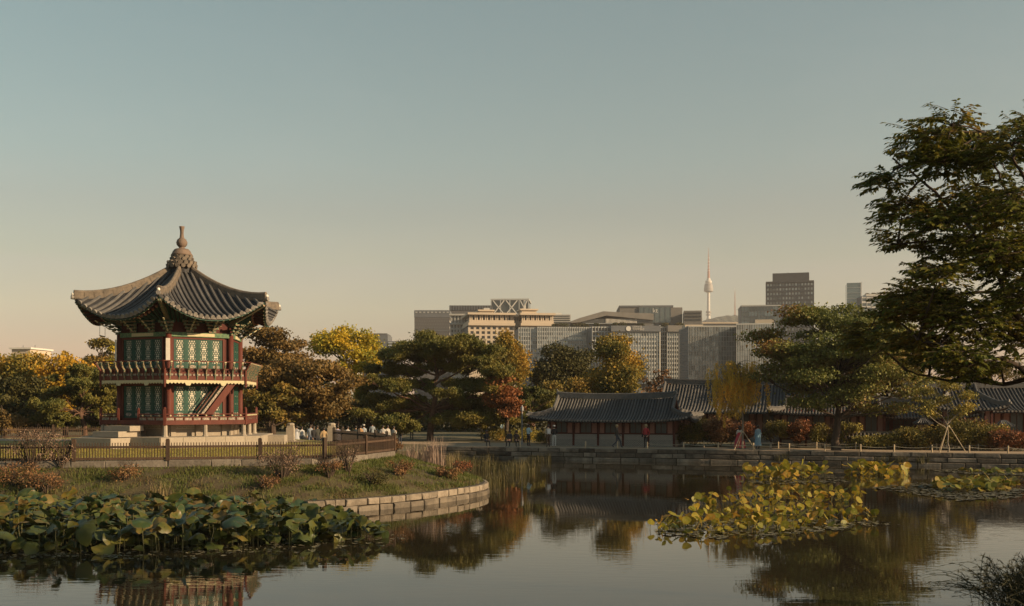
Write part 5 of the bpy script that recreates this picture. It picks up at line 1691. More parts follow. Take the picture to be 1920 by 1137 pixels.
low_l = [(100, 760, 26), (135, 765, 30), (165, 752, 30), (120, 735, 26), (160, 725, 32), (195, 740, 26), (185, 705, 30), (150, 700, 26), (205, 770, 26), (120, 790, 26), (165, 788, 30), (200, 795, 22), (90, 785, 24), (215, 722, 22), (140, 712, 22)]
pine('low dark pine with twisting bare limbs left of the pavilion', 150, 88, GZ, [(160, 830), (158, 800), (150, 775), (160, 750), (155, 725), (165, 705)], low_l, 51, r0_=.24)
sm = [(975, 745, 22), (1000, 740, 24), (1025, 748, 22), (985, 765, 20), (1015, 768, 20), (960, 770, 18), (1000, 785, 22)]
pine('small pale pine between the red maple and the tiled house', 1000, 98, GZ, [(1003, 832), (1001, 800), (996, 775), (1003, 750)], sm, 52, r0_=.14)
pine('small bushy pine in the shade below the big pine', 740, 84, GZ, [(742, 838), (741, 815), (738, 800), (741, 790)], [(722, 792, 20), (745, 788, 22), (765, 796, 18), (735, 804, 18), (755, 806, 16)], 53, r0_=.1, dy=1)

# willow, staked
def stakes(label, p, h, spread):
    t = thing('tree_stake', label, 'tree stake', p, 0, 'stakes holding young trees')
    for a in (100, 220, 340):
        mb = MB(); c, s_ = math.cos(R(a)), math.sin(R(a)); mb.tube([(spread * c, spread * s_, -.05), (.04 * c, .04 * s_, h)], .03, 6); mb.build('pole', M['stake'], t, world=False)
    mb = MB(); mb.lathe([(.09, h - .12), (.09, h)], 8); mb.build('tie', M['rope'], t, world=False)
p = onshore(1392, 1.0)
rr = random.Random(60); rg = np.random.default_rng(60)
t = thing('willow_tree', 'slender drooping yellow willow propped by stakes on the far path', 'willow tree', p, 0, G)
s = p.y / 2000
tp = [Vector(((px - 1392) * s, 0, EYE + (HOR - py) * s - GZ)) for px, py in ((1392, 842), (1393, 800), (1392, 770), (1386, 735), (1390, 705), (1380, 685))]
mb = MB(); mb.tube(tp, [.085, .07, .06, .05, .04, .02], 7)
LC, LD = [], []
for i in range(150):
    top = (rr.gauss(1382, 24), rr.uniform(676, 745))
    b = tp[rr.randint(2, 5)]
    e = Vector(((top[0] - 1392) * s, rr.uniform(-1.4, 1.4), EYE + (HOR - top[1]) * s - GZ))
    if i < 60: mb.tube(bez(b, (b + e) / 2 + Vector((0, 0, .4)), e, 4), [.03, .024, .018, .012, .006], 4)
    ln = rr.uniform(.7, 2.4)
    sw = Vector((rr.uniform(-.25, .35), rr.uniform(-.2, .2), 0))
    if i < 90: mb.tube([e, e + sw * .5 + Vector((0, 0, -ln * .5)), e + sw + Vector((0, 0, -ln))], [.008, .006, .004], 3)
    for q in range(int(ln * 60)):
        f = rr.random()
        LC.append(e + sw * f + Vector((rr.gauss(0, .07), rr.gauss(0, .07), -ln * f))); LD.append((rr.gauss(0, .35), rr.gauss(0, .35), -1))
mb.build('trunk', M['palebark'], t, world=False)
leaf_obj('crown', np.array([tuple(c) for c in LC]), .20, .05, M['lf_willow'], rg, t, dirs=np.array(LD, float), upb=0)
stakes('three wooden stakes propping the drooping willow', p, 1.35, .95)
p = onshore(1778, .9)
pads = [((px - 1778) * p.y / 2000, rr.uniform(-.7, .7), EYE + (HOR - py) * p.y / 2000 - GZ, r_, r_, r_ * .6) for px, py, r_ in ((1765, 720, .55), (1790, 725, .55), (1745, 735, .6), (1805, 742, .6), (1740, 760, .6), (1770, 750, .6), (1800, 770, .6), (1815, 762, .5), (1730, 772, .5), (1755, 778, .45), (1790, 785, .4), (1725, 750, .4))]
tree('young_tree', 'young yellow green tree tied to three stakes by the far path', p, 3.6, .06, pads, (.17, .11), 75, 'lf_hedge', bark='palebark', group=G, seed=61, fork=.55, lean=(-.1, 0), rb=.4, hollow=.3)
stakes('three wooden stakes propping the young yellow green tree', p, 1.85, 1.15)

# shrubs
def shrub(name, label, base, rx, h, lm, seed, leaf=(.12, .08), dens=90, twigs=14, group=None, ry=None, hollow=.25, spread=1.0, cat='shrub'):
    rr = random.Random(seed); rg = np.random.default_rng(seed)
    t = thing(name, label, cat, base, 0, group)
    mb = MB()
    for i in range(twigs):
        a = rr.uniform(0, 6.28); d = math.sqrt(rr.random()) * rx * .9
        e = Vector((d * math.cos(a), d * math.sin(a) * .8, h * rr.uniform(.6, 1.05)))
        mb.tube([(e.x * .12, e.y * .12, -.05), (e.x * .55, e.y * .55, e.z * .55), e], [.022, .014, .005], 4)
        for q in range(3):
            f = e * rr.uniform(.5, .9); g_ = f + Vector((rr.uniform(-.3, .3) * rx, rr.uniform(-.3, .3) * rx, rr.uniform(.05, .35) * h))
            mb.tube([f, g_], [.009, .004], 3)
    mb.build('stems', M['bark'], t, world=False)
    n = max(5, int(6 + rx * 5))
    pads = []
    for i in range(n):
        a = rr.uniform(0, 6.28); d = math.sqrt(rr.random()) * rx * .72
        zz = h * rr.uniform(.35, .85) * (1 - .35 * (d / rx) ** 2)
        k = rx * rr.uniform(.28, .45)
        pads.append((d * math.cos(a), d * math.sin(a) * .8, zz, k, k, min(k * .8, h * .35)))
    leaf_obj('foliage', pad_points(pads, dens, rg, hollow), leaf[0], leaf[1], M[lm], rg, t, upb=.2)
    return t
SG = 'shrubs along the far path'
for i, (px, bk, w_, ytop, lm, lab) in enumerate((
        (1298, 6.2, 36, 788, 'lf_shrub', 'dark green shrub at the right end of the low tiled house'),
        (1345, 6.0, 34, 782, 'lf_rust', 'brown leaved shrub behind the woman in the red skirt'),
        (1385, 6.6, 28, 790, 'lf_shrubred', 'reddish shrub behind the drooping willow'),
        (1452, 5.8, 28, 789, 'lf_shrub', 'green shrub right of the person in blue'),
        (1494, 5.8, 26, 788, 'lf_shrubred', 'rusty red shrub left of the stout trunk'),
        (1545, 6.0, 26, 795, 'lf_shrub', 'dark shrub just left of the stout trunk'),
        (1592, 6.0, 20, 786, 'lf_hedge', 'thin yellow shrub right of the stout trunk'),
        (1640, 5.4, 46, 816, 'lf_hedge', 'low yellowish shrub below the garden wall'),
        (1718, 5.2, 46, 797, 'lf_shrub', 'rounded olive shrub below the squat brick chimney'),
        (1690, 5.0, 26, 812, 'lf_hedge', 'small yellow shrub at the end of the garden wall'),
        (1812, 5.0, 50, 786, 'lf_shrub', 'large green shrub behind the staked young tree'),
        (1850, 5.6, 34, 790, 'lf_hedge', 'yellow tipped shrub beside the red shrubs'),
        (1890, 4.6, 38, 802, 'lf_shrubred', 'red leaved shrub near the second chimney'),
        (1935, 4.6, 34, 806, 'lf_shrubred', 'red leaved shrub at the far right end of the path'),
        (1830, 6.5, 40, 780, 'lf_shrubred', 'red topped shrub behind the large green shrub'))):
    p = onshore(px, bk); s = p.y / 2000
    shrub('shrub', lab, p, w_ * s * 1.2, (EYE + (HOR - ytop) * s - GZ) * (1.06 if px < 1600 else .88), lm, 100 + i, leaf=(.15, .10), dens=75, group=SG)
for i, (px, Y, w_, ytop, lm, lab) in enumerate(((985, 92, 34, 806, 'lf_hedge', 'clipped yellow green hedge bush left of the tiled house'), (1018, 88, 24, 812, 'lf_hedge', 'bright yellow hedge bush beside the low tiled house'), (935, 95, 34, 806, 'lf_shrub', 'dark hedge bush behind the seated visitors'))):
    p = at(px, 800, Y); p.z = GZ; s = Y / 2000
    shrub('hedge_bush', lab, p, w_ * s, EYE + (HOR - ytop) * s - GZ, lm, 130 + i, dens=70, group='hedges by the tiled house')
# bank shrubs on the island
def onbank(px, py):
    """point on the bank surface seen at px,py"""
    best = None
    O, Q = np.array(OUT), np.array(INN)
    for i in range(len(O)):
        for k in range(21):
            sft = k / 20
            x, y = O[i] + (Q[i] - O[i]) * sft
            z = bank_z(sft)
            qx, qy = 960 + x / y * 2000, HOR + (EYE - z) / y * 2000
            e = (qx - px) ** 2 + 2 * (qy - py) ** 2 + (0 if y < 54 else 1e5)
            if best is None or e < best[0]: best = (e, x, y, z)
    return Vector((best[1], best[2], best[3] - .03))
BG = 'shrubs on the island bank'
for i, (px, py, w_, h_, lm, dens, lab) in enumerate((
        (72, 880, 44, 1.35, 'lf_twig', 22, 'tall twiggy brown shrub in front of the picket fence at the left'),
        (132, 872, 26, .95, 'lf_twig', 24, 'smaller twiggy brown shrub beside the tall twiggy one'),
        (12, 905, 36, .75, 'lf_rust', 40, 'dark brown shrub at the left end of the bank'),
        (78, 918, 34, .60, 'lf_rust', 40, 'low brown shrub above the lotus leaves'),
        (515, 900, 40, 1.1, 'lf_twig', 20, 'open twiggy shrub below the middle of the fence'),
        (482, 922, 24, .45, 'lf_rust', 45, 'low reddish shrub near the stone edging'),
        (612, 895, 22, .75, 'lf_rust', 34, 'upright brown shrub below the corner of the fence'),
        (655, 885, 26, .95, 'lf_twig', 14, 'bare branched shrub leaning by the fence corner'),
        (703, 908, 26, .45, 'lf_dark', 50, 'small dark shrub in the middle of the bank'),
        (748, 893, 24, .55, 'lf_rust', 60, 'rusty rounded shrub on the sunny part of the bank'),
        (838, 897, 22, .48, 'lf_rust', 70, 'rusty orange shrub near the tip of the island'),
        (864, 890, 18, .52, 'lf_shrubred', 70, 'red tinted shrub at the tip of the island'),
        (742, 848, 16, .75, 'lf_rust', 70, 'rusty shrub beside the last fence post'),
        (270, 905, 34, .55, 'lf_rust', 30, 'thin brown shrub below the fence left of the pale reeds'))):
    p = onbank(px, py); s = p.y / 2000
    shrub('bank_shrub', lab, p, w_ * s * 1.25, h_ * 1.3, lm, 150 + i, leaf=(.075, .05), dens=dens * 1.7, twigs=24 if lm == 'lf_twig' else 14, group=BG)

# reeds and tall grasses
def reeds(label, base, rx, ry, n, hmin, hmax, m, seed, w=.012, cat='reeds', name='reed_clump', lean=.35):
    rg = np.random.default_rng(seed)
    a = rg.uniform(0, 2 * np.pi, n); d = np.sqrt(rg.random(n))
    pts = np.stack([d * np.cos(a) * rx, d * np.sin(a) * ry, np.full(n, -.08)], 1)
    t = thing(name, label, cat, base, 0, 'reeds and tall grasses')
    blades('blades', pts, hmin, hmax, w, M[m], seed, lean=lean, parent=t)
    return t
leafmat('reedgreen', [(.039, .039, .013), (.072, .065, .021), (.124, .098, .039)], transl=0.21, nscale=.8)
leafmat('plume', [(.24, .17, .13), (.32, .24, .19), (.18, .125, .10)], transl=0.21, nscale=.9)
for px, py, zz, rx, ry, n, h0, h1, m, lab in (
        (318, 935, None, .55, .3, 150, .35, .85, 'drygrass', 'pale upright reeds in the middle of the bank'),
        (808, 872, None, .7, .5, 260, .7, 1.75, 'plume', 'tall pinkish plume grass at the back of the island tip'),
        (845, 876, None, .5, .5, 160, .5, 1.2, 'drygrass', 'short dry grass clump behind the red tinted shrub'),
        (770, 862, None, .5, .4, 110, .5, 1.1, 'plume', 'thin pink plume grass near the last fence post')):
    p = onbank(px, py)
    reeds(lab, p, rx, ry, n, h0, h1, m, int(px))
for px, py, rx, ry, n, h0, h1, lab in (
        (925, 912, .9, 1.6, 260, .5, 1.5, 'tall green reeds standing in the water beyond the island tip'),
        (965, 885, 1.6, 2.2, 420, .6, 1.6, 'broad reed bed against the far stone wall'),
        (890, 878, 1.6, 2.0, 420, .7, 1.7, 'dense reeds in the channel behind the island tip'),
        (985, 955, .35, .5, 26, .5, 1.1, 'few loose reed stalks rising from open water'),
        (1010, 866, 1.0, .5, 140, .5, 1.2, 'pale reeds at the left end of the stone wall'),
        (840, 872, 1.4, 2.0, 320, .7, 1.6, 'green reeds behind the plume grass')):
    reeds(lab, atz(px, py, 0), rx, ry, int(n * .75), h0 * .8, h1 * .75, 'reedgreen', int(px))
for px, lab in ((1465, 'tuft of weeds growing from the stone wall below the person in blue'), (1690, 'tuft of weeds growing from the stone wall near the young tree'), (1655, 'small weeds hanging on the stone wall'), (1730, 'trailing weeds on the wall under the staked tree')):
    p = onshore(px, -.35); p.z = .25
    reeds(lab, p, .6, .15, 70, .3, .75, 'reedgreen', int(px), cat='weeds', name='weed_tuft', lean=.7)

# dark wood closing the view between the trunks
rg = np.random.default_rng(70)
N = 60000
X = rg.uniform(-85, 60, N); Yw = rg.uniform(126, 142, N) - np.abs(X) * .02
H = 4.3 + 1.6 * np.sin(X * .31) * np.sin(X * .11 + 1) + .8 * np.sin(X * 1.3)
Z = GZ + H * rg.random(N) ** .8
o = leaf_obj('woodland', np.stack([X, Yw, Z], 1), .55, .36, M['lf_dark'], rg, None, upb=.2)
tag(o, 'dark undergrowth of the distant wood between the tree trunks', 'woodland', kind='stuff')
# ------------------------------------------------------------------ tree overhanging from the near right bank
rr = random.Random(90); rg = np.random.default_rng(90)
TB = Vector((13.4, 20.0, GZ))
nt = thing('overhanging_tree', 'near leafy tree reaching into view from the right bank', 'tree', TB)
s = 20 / 2000
NP = [(1655, 268, 34), (1690, 262, 40), (1735, 262, 42), (1772, 248, 38), (1815, 250, 42), (1860, 262, 50), (1902, 218, 34), (1915, 255, 40), (1675, 300, 34), (1700, 310, 40), (1745, 305, 44), (1790, 300, 46), (1840, 315, 50), (1890, 310, 48),
      (1690, 352, 34), (1725, 355, 40), (1775, 355, 44), (1830, 365, 46), (1885, 365, 46), (1668, 428, 28), (1705, 418, 34), (1745, 402, 38), (1760, 440, 34), (1800, 410, 36), (1850, 420, 40), (1900, 420, 44), (1735, 455, 28), (1775, 470, 30), (1880, 470, 40), (1915, 480, 34),
      (1668, 522, 26), (1700, 520, 32), (1735, 530, 36), (1780, 525, 36), (1830, 540, 42), (1885, 540, 46), (1705, 560, 30), (1745, 568, 40), (1795, 575, 46), (1850, 590, 48), (1905, 600, 46), (1685, 590, 28), (1700, 612, 32), (1740, 612, 42), (1790, 625, 48), (1845, 640, 46), (1900, 645, 40),
      (1650, 640, 30), (1690, 645, 38), (1735, 655, 44), (1785, 668, 44), (1835, 680, 40), (1700, 675, 26), (1760, 695, 30), (1810, 705, 26), (1625, 600, 24), (1660, 612, 26), (1885, 690, 22)]
npads = []
NP += [(1790, 470, 34), (1825, 462, 42), (1868, 458, 44), (1768, 490, 30), (1840, 498, 40), (1890, 500, 42), (1925, 520, 40), (1800, 380, 40), (1860, 390, 44), (1750, 545, 36), (1830, 570, 44)]
NP = [(px + 30, py + (14 if py < 560 else -6), w_) for px, py, w_ in NP]
for px, py, w_ in NP:
    yy = rr.uniform(-1.9, 1.9)
    npads.append(Vector(((px - 960) * s - TB.x + yy * .0, yy, EYE + (HOR - py) * s - TB.z)) * 1.0)
# limbs: a few leaders, then a branch to every pad
tp = [Vector((0, 0, -.1)), Vector((-.1, .1, 1.2)), Vector((-.3, 0, 2.4)), Vector((-.5, .1, 3.6)), Vector((-.6, .1, 5.2)), Vector((-.5, 0, 7.0)), Vector((-.4, .1, 8.6))]
mb = MB()
mb.tube(tp, [.26, .21, .17, .14, .11, .08, .04], 10)
LW = lambda px, py, y=0: Vector(((px + 34 - 960) * s - TB.x, y, EYE + (HOR - py - 18) * s - TB.z))
leaders = [
    [tp[2], LW(1990, 720, .2), LW(1925, 690, .3), LW(1880, 668, .2), LW(1830, 652, 0), LW(1770, 642, -.3), LW(1715, 640, -.5), LW(1665, 625, -.6)],
    [tp[3], LW(1960, 640, -.3), LW(1900, 615, -.5), LW(1850, 570, -.4), LW(1832, 510, -.2), LW(1812, 450, 0), LW(1785, 395, .2), LW(1745, 345, .4), LW(1700, 300, .5), LW(1660, 268, .6)],
    [tp[3], LW(1980, 560, .6), LW(1920, 530, .8), LW(1860, 520, .9), LW(1790, 530, 1.0), LW(1720, 525, 1.1), LW(1670, 520, 1.2)],
    [LW(1832, 510, -.2), LW(1850, 450, -.6), LW(1858, 400, -.8), LW(1845, 340, -.9), LW(1815, 290, -.8), LW(1780, 250, -.7)],
    [tp[4], LW(1985, 470, -.2), LW(1930, 410, .3), LW(1890, 340, .6), LW(1865, 280, .7), LW(1850, 250, .8)],
    [LW(1812, 450, 0), LW(1770, 435, .3), LW(1720, 425, .6), LW(1672, 428, .9)],
    [tp[4], LW(2000, 420, -.8), LW(1950, 330, -1.0), LW(1915, 240, -1.1)],
    [LW(1925, 690, .3), LW(1890, 700, .9), LW(1840, 695, 1.2), LW(1780, 690, 1.4), LW(1720, 672, 1.5)]]
nodes = []
for i, ld in enumerate(leaders):
    sm = catmull([tuple(p) for p in ld], 4, closed=False)
    sm = [Vector(p) + Vector((rr.gauss(0, .015), rr.gauss(0, .015), rr.gauss(0, .015))) for p in sm]
    r0_ = .065 if i in (0, 1) else .045
    n = len(sm)
    mb.tube(sm, [r0_ * (1 - .85 * k / (n - 1)) + .006 for k in range(n)], 7)
    nodes += sm[2:]
LC, LD = [], []
def spray(a, d, ln):
    """twig with alternate leaves"""
    e = a + d * ln + Vector((0, 0, -.06 * ln))
    mb.tube([a, (a + e) / 2 + Vector((0, 0, .02)), e], [.006, .0045, .002], 3)
    side = d.cross(Vector((0, 0, 1))).normalized() if abs(d.z) < .95 else Vector((1, 0, 0))
    k = int(ln / .034)
    for i in range(k):
        f = (i + 1) / k
        sg = 1 if i % 2 else -1
        dr = (d * .75 + side * sg * .75 + Vector((rr.gauss(0, .2), rr.gauss(0, .2), -.30 + rr.gauss(0, .2)))).normalized()
        LC.append(a + (e - a) * f + dr * .045); LD.append(dr)
for pc, (px, py, w_) in zip(npads, NP):
    src = min(nodes, key=lambda q: (q - pc).length)
    r_ = w_ * s
    mb.tube(bez(src, (src + pc) / 2 + Vector((0, 0, .1)), pc, 4), [.03, .024, .018, .013, .009], 5)
    nsub = int(26 + r_ * 85)
    for q in range(nsub):
        a = rr.uniform(0, 6.28); dd = math.sqrt(rr.random())
        st = pc + Vector((math.cos(a) * dd * r_ * .85, math.sin(a) * dd * r_ * .9, rr.uniform(-.5, .5) * r_))
        out = (st - pc)
        d = (Vector((out.x, out.y, 0)).normalized() * .8 + Vector((-.28, 0, .04)) + Vector((rr.gauss(0, .45), rr.gauss(0, .45), rr.gauss(0, .22)))).normalized()
        if q % 3 == 0: mb.tube([pc, st], [.008, .005], 3)
        spray(st, d, rr.uniform(.24, .5))
for i in range(26):                       # the part of the crown beyond the frame
    c = Vector((rr.uniform(-2.6, 3.6), rr.uniform(-3.0, 3.0), rr.uniform(4.2, 9.2)))
    src = min(nodes + tp[3:], key=lambda q: (q - c).length)
    mb.tube([src, (src + c) / 2, c], [.04, .03, .012], 5)
    for q in range(26):
        d = Vector((rr.gauss(0, 1), rr.gauss(0, 1), rr.gauss(0, .3))).normalized()
        spray(c + d * rr.uniform(0, .6), d, rr.uniform(.3, .6))
mb.build('trunk', M['bark'], nt, world=False, smooth=True)
C = np.array([tuple(c) for c in LC]); D = np.array([tuple(c) for c in LD])
N = len(C)
nn = rg.normal(size=(N, 3)) * .45 + np.array([0, 0, 1.0])
sd_ = np.cross(D, nn); sd_ /= np.linalg.norm(sd_, axis=1)[:, None]
up = np.cross(sd_, D)
l_ = rg.uniform(.09, .145, N)[:, None]; w_ = l_ * rg.uniform(.40, .52, N)[:, None]
V = np.stack([C - D * l_ * .5, C + sd_ * w_ * .5 - D * l_ * .1, C + D * l_ * .5 - up * l_ * .12, C - sd_ * w_ * .5 - D * l_ * .1, C - up * w_ * .18 - D * l_ * .05], 1).reshape(-1, 3)
me = bpy.data.meshes.new('crown')
me.vertices.add(len(V)); me.vertices.foreach_set('co', V.astype(np.float32).ravel())
i5 = np.arange(N)[:, None] * 5
lp = np.concatenate([i5 + np.array([[0, 1, 4]]), i5 + np.array([[1, 2, 4]]), i5 + np.array([[2, 3, 4]]), i5 + np.array([[3, 0, 4]])], 1).ravel()
me.loops.add(len(lp)); me.loops.foreach_set('vertex_index', lp.astype(np.int32))
me.polygons.add(4 * N); me.polygons.foreach_set('loop_start', np.arange(4 * N, dtype=np.int32) * 3)
me.update(calc_edges=True); me.materials.append(M['lf_near'])
put('crown', me, nt)
print('near leaves', N)
# dark sedge at the lower right, on the near bank
sg = thing('sedge_clump', 'dark fine leaved sedge arching over the water at the lower right', 'sedge', (10.15, 21.2, .0), 0, 'reeds and tall grasses')
leafmat('sedge', [(.02, .022, .010), (.04, .04, .016), (.07, .06, .025)], transl=.2, nscale=1.2)
mb = MB(); LC, LD = [], []
for i in range(300):
    a = rr.uniform(0, 6.28)
    b = Vector((rr.gauss(0, .32), rr.gauss(0, .40), -.05))
    h_ = rr.uniform(.6, 1.35); o_ = rr.uniform(.1, 1.3)
    d = Vector((math.cos(a) - .35, math.sin(a) * .8, 0))
    e = b + d * o_ + Vector((0, 0, h_ * (1 - .35 * o_)))
    m_ = b + d * o_ * .4 + Vector((0, 0, h_ * .85))
    c = bez(b, m_, e, 6)
    mb.tube(c, [.006] * 4 + [.005, .004, .002], 3)
    for k in range(3, 7):
        for q in range(3):
            LC.append(tuple(c[k] + Vector((rr.gauss(0, .02), rr.gauss(0, .02), 0)))); dr = (c[k] - c[k - 1]).normalized() + Vector((rr.gauss(0, .5), rr.gauss(0, .5), rr.gauss(0, .3))); LD.append(tuple(dr))
mb.build('stems', M['sedge'], sg, world=False)
leaf_obj('blades', np.array(LC), .16, .014, M['sedge'], rg, sg, dirs=np.array(LD), upb=0)
# ------------------------------------------------------------------ lotus
def lotusmat(name, cols, spec=.35, rough=.5, transl=.18):
    m = leafmat(name, cols, transl=transl, nscale=1.5, rough=rough)
    n, l = m.node_tree.nodes, m.node_tree.links
    oi = n.new('ShaderNodeObjectInfo')
    rp = [x for x in n if x.type == 'VALTORGB'][0]
    old = rp.inputs[0].links[0].from_socket
    a = n.new('ShaderNodeMath'); a.operation = 'MULTIPLY_ADD'; a.inputs[1].default_value = .40
    l.new(old, a.inputs[0])
    b_ = n.new('ShaderNodeMath'); b_.operation = 'MULTIPLY'; b_.inputs[1].default_value = .75
    l.new(oi.outputs['Random'], b_.inputs[0]); l.new(b_.outputs[0], a.inputs[2])
    l.new(a.outputs[0], rp.inputs[0])
    return m
lotusmat('lotusgreen', [(.032, .057, .033), (.048, .079, .044), (.037, .067, .033), (.032, .051, .016), (.054, .069, .019), (.069, .073, .016), (.118, .087, .018)], transl=.15, rough=.38)
lotusmat('lotusyellow', [(.111, .130, .016), (.171, .170, .019), (.240, .202, .022), (.309, .218, .022), (.283, .146, .022)], transl=.35)
lotusmat('lilygreen', [(.05, .075, .014), (.09, .11, .018), (.16, .15, .02), (.24, .16, .03)], transl=.25)
def rimmed(src, name, rim, centre):
    """the same leaf with a browned rim and a paler heart; single leaves are modelled on unit radius"""
    m = M[src].copy(); m.name = name; M[name] = m
    n, l = m.node_tree.nodes, m.node_tree.links
    rp = [x for x in n if x.type == 'VALTORGB'][0]
    tc = n.new('ShaderNodeTexCoord'); ln = n.new('ShaderNodeVectorMath'); ln.operation = 'LENGTH'
    l.new(tc.outputs['Object'], ln.inputs[0])
    nz = n.new('ShaderNodeTexNoise'); nz.inputs['Scale'].default_value = 2.6; nz.inputs['Detail'].default_value = 3
    oi = n.new('ShaderNodeObjectInfo')
    av = n.new('ShaderNodeVectorMath'); av.operation = 'ADD'; l.new(tc.outputs['Object'], av.inputs[0]); l.new(oi.outputs['Location'], av.inputs[1]); l.new(av.outputs[0], nz.inputs['Vector'])
    ad = n.new('ShaderNodeMath'); ad.operation = 'MULTIPLY_ADD'; ad.inputs[1].default_value = .75; l.new(nz.outputs[0], ad.inputs[0]); l.new(ln.outputs['Value'], ad.inputs[2])
    r1 = n.new('ShaderNodeMapRange'); r1.inputs[1].default_value = 1.26; r1.inputs[2].default_value = 1.48; l.new(ad.outputs[0], r1.inputs[0])
    r2 = n.new('ShaderNodeMapRange'); r2.inputs[1].default_value = .34; r2.inputs[2].default_value = .06; r2.inputs[4].default_value = .6; l.new(ln.outputs['Value'], r2.inputs[0])
    m1 = n.new('ShaderNodeMix'); m1.data_type = 'RGBA'; m1.inputs[7].default_value = (*rim, 1); l.new(r1.outputs[0], m1.inputs[0]); 
    m2 = n.new('ShaderNodeMix'); m2.data_type = 'RGBA'; m2.inputs[7].default_value = (*centre, 1); l.new(r2.outputs[0], m2.inputs[0])
    outs = [k.to_socket for k in rp.outputs[0].links]
    l.new(rp.outputs[0], m1.inputs[6]); l.new(m1.outputs[2], m2.inputs[6])
    for o_ in outs: l.new(m2.outputs[2], o_)
    return m
rimmed('lotusgreen', 'lotusgreen_leaf', (.13, .085, .03), (.09, .12, .05))
lotusmat('lotusbrown', [(.09, .06, .025), (.14, .10, .03), (.12, .12, .03)], transl=.15)
rimmed('lotusbrown', 'lotusbrown_leaf', (.10, .055, .02), (.15, .13, .04))
rimmed('lotusyellow', 'lotusyellow_leaf', (.20, .10, .03), (.34, .32, .07))
rimmed('lilygreen', 'lilygreen_leaf', (.20, .10, .03), (.16, .16, .04))
mat('stalk', (.10, .10, .04), (.06, .055, .025), rough=.8, scale=6)
mat('padfloat', (.16, .145, .085), (.06, .05, .03), rough=.6, scale=3, orand=.3)
def lotus_leaf(rr, n=16, flat=1.0):
    """round leaf on unit radius: dished middle, waving and partly drooping rim, notched"""
    ph, amp, droop = rr.uniform(0, 6.28), rr.uniform(.05, .13) * flat, rr.uniform(-.30, .14) * flat
    fold = rr.uniform(0, .26) * flat; fa = rr.uniform(0, 6.28)
    vs = [(0, 0, -.10)]
    for q, ring in ((.5, 0), (1.0, 1)):
        for k in range(n):
            a = 2 * math.pi * k / n
            r_ = q * (1 + (.09 * math.sin(3 * a + ph) + rr.uniform(-.05, .05)) * ring)
            z = (-.04 if not ring else droop + amp * math.sin(4 * a + ph) + rr.uniform(-.05, .05))
            z -= fold * max(0, math.cos(a - fa)) ** 2 * q * 1.5
            vs.append((r_ * math.cos(a), r_ * math.sin(a), z))
    fs = [(0, 1 + k, 1 + (k + 1) % n) for k in range(n)] + [(1 + k, 1 + n + k, 1 + n + (k + 1) % n, 1 + (k + 1) % n) for k in range(n)]
    return vs, fs
rr = random.Random(33)
LVA = [lotus_leaf(rr) for _ in range(8)] + [lotus_leaf(rr, 16, 2.2) for _ in range(4)]
LVB = [lotus_leaf(rr, 14, .45) for _ in range(9)]
LV = LVA
def leaf_meshes(m):
    out = []
    for vs, fs in LV:
        mb = MB(); mb.add(vs, fs); out.append(mb.mesh('leaf', m, smooth=True))
    return out
def lotus_patch(label, base, spots, m, extra=(), pads=(), cat='lotus', tilt=.5, name='lotus_patch'):
    """spots: (x, y, z, r) leaves as parts; extra: leaves joined; pads: floating leaves"""
    global LV
    LV = LVA if m == 'lotusgreen' else LVB
    t = thing(name, label, cat, base)
    ms = leaf_meshes(M[m + '_leaf'])
    if m == 'lotusgreen': ms = ms * 7 + leaf_meshes(M['lotusbrown_leaf'])
    st = MB()
    for x, y, z, r in spots:
        rx, ry = rr.gauss(0, tilt * .55) + tilt * (.6 if m == 'lotusgreen' else .95), rr.gauss(0, tilt * .55)
        put('leaf', rr.choice(ms), t, (x - base.x, y - base.y, z), (rx, ry, rr.uniform(0, 6.28)), (r, r, r))
        st.tube([(x - base.x + rr.gauss(0, .08), y - base.y + rr.gauss(0, .08), -.1), (x - base.x + rr.gauss(0, .02), y - base.y, z * .6), (x - base.x, y - base.y, z - .08 * r)], [.012, .010, .008], 4)
    ex = MB()
    for x, y, z, r in extra:
        vs, fs = rr.choice(LV)
        rot = Matrix.Rotation(rr.uniform(0, 6.28), 3, 'Z') @ Matrix.Rotation(rr.gauss(.1, tilt * .7), 3, 'X') @ Matrix.Rotation(rr.gauss(0, tilt * .7), 3, 'Y')
        ex.add([(rot @ Vector(v)) * r + Vector((x - base.x, y - base.y, z)) for v in vs], fs)
        st.tube([(x - base.x, y - base.y, -.1), (x - base.x, y - base.y, z)], .009, 3)
    if extra: tag(ex.build('small_leaves', M[m], t, world=False, smooth=True), kind='stuff')
    if spots: tag(st.build('stalks', M['stalk'], t, world=False), kind='stuff')
    if pads:
        pd = MB()
        for x, y, r in pads:
            a0 = rr.uniform(0, 6.28); k = 9
            zt = rr.uniform(.008, .03)
            vs = [(x - base.x, y - base.y, zt)] + [(x - base.x + r * math.cos(a0 + 5.9 * i / (k - 1)), y - base.y + r * math.sin(a0 + 5.9 * i / (k - 1)), zt + rr.uniform(-.005, .03)) for i in range(k)]
            pd.add(vs, [(0, i, i + 1) for i in range(1, k)])
        tag(pd.build('floating_leaves', M['padfloat'], t, world=False), kind='stuff')
    return t
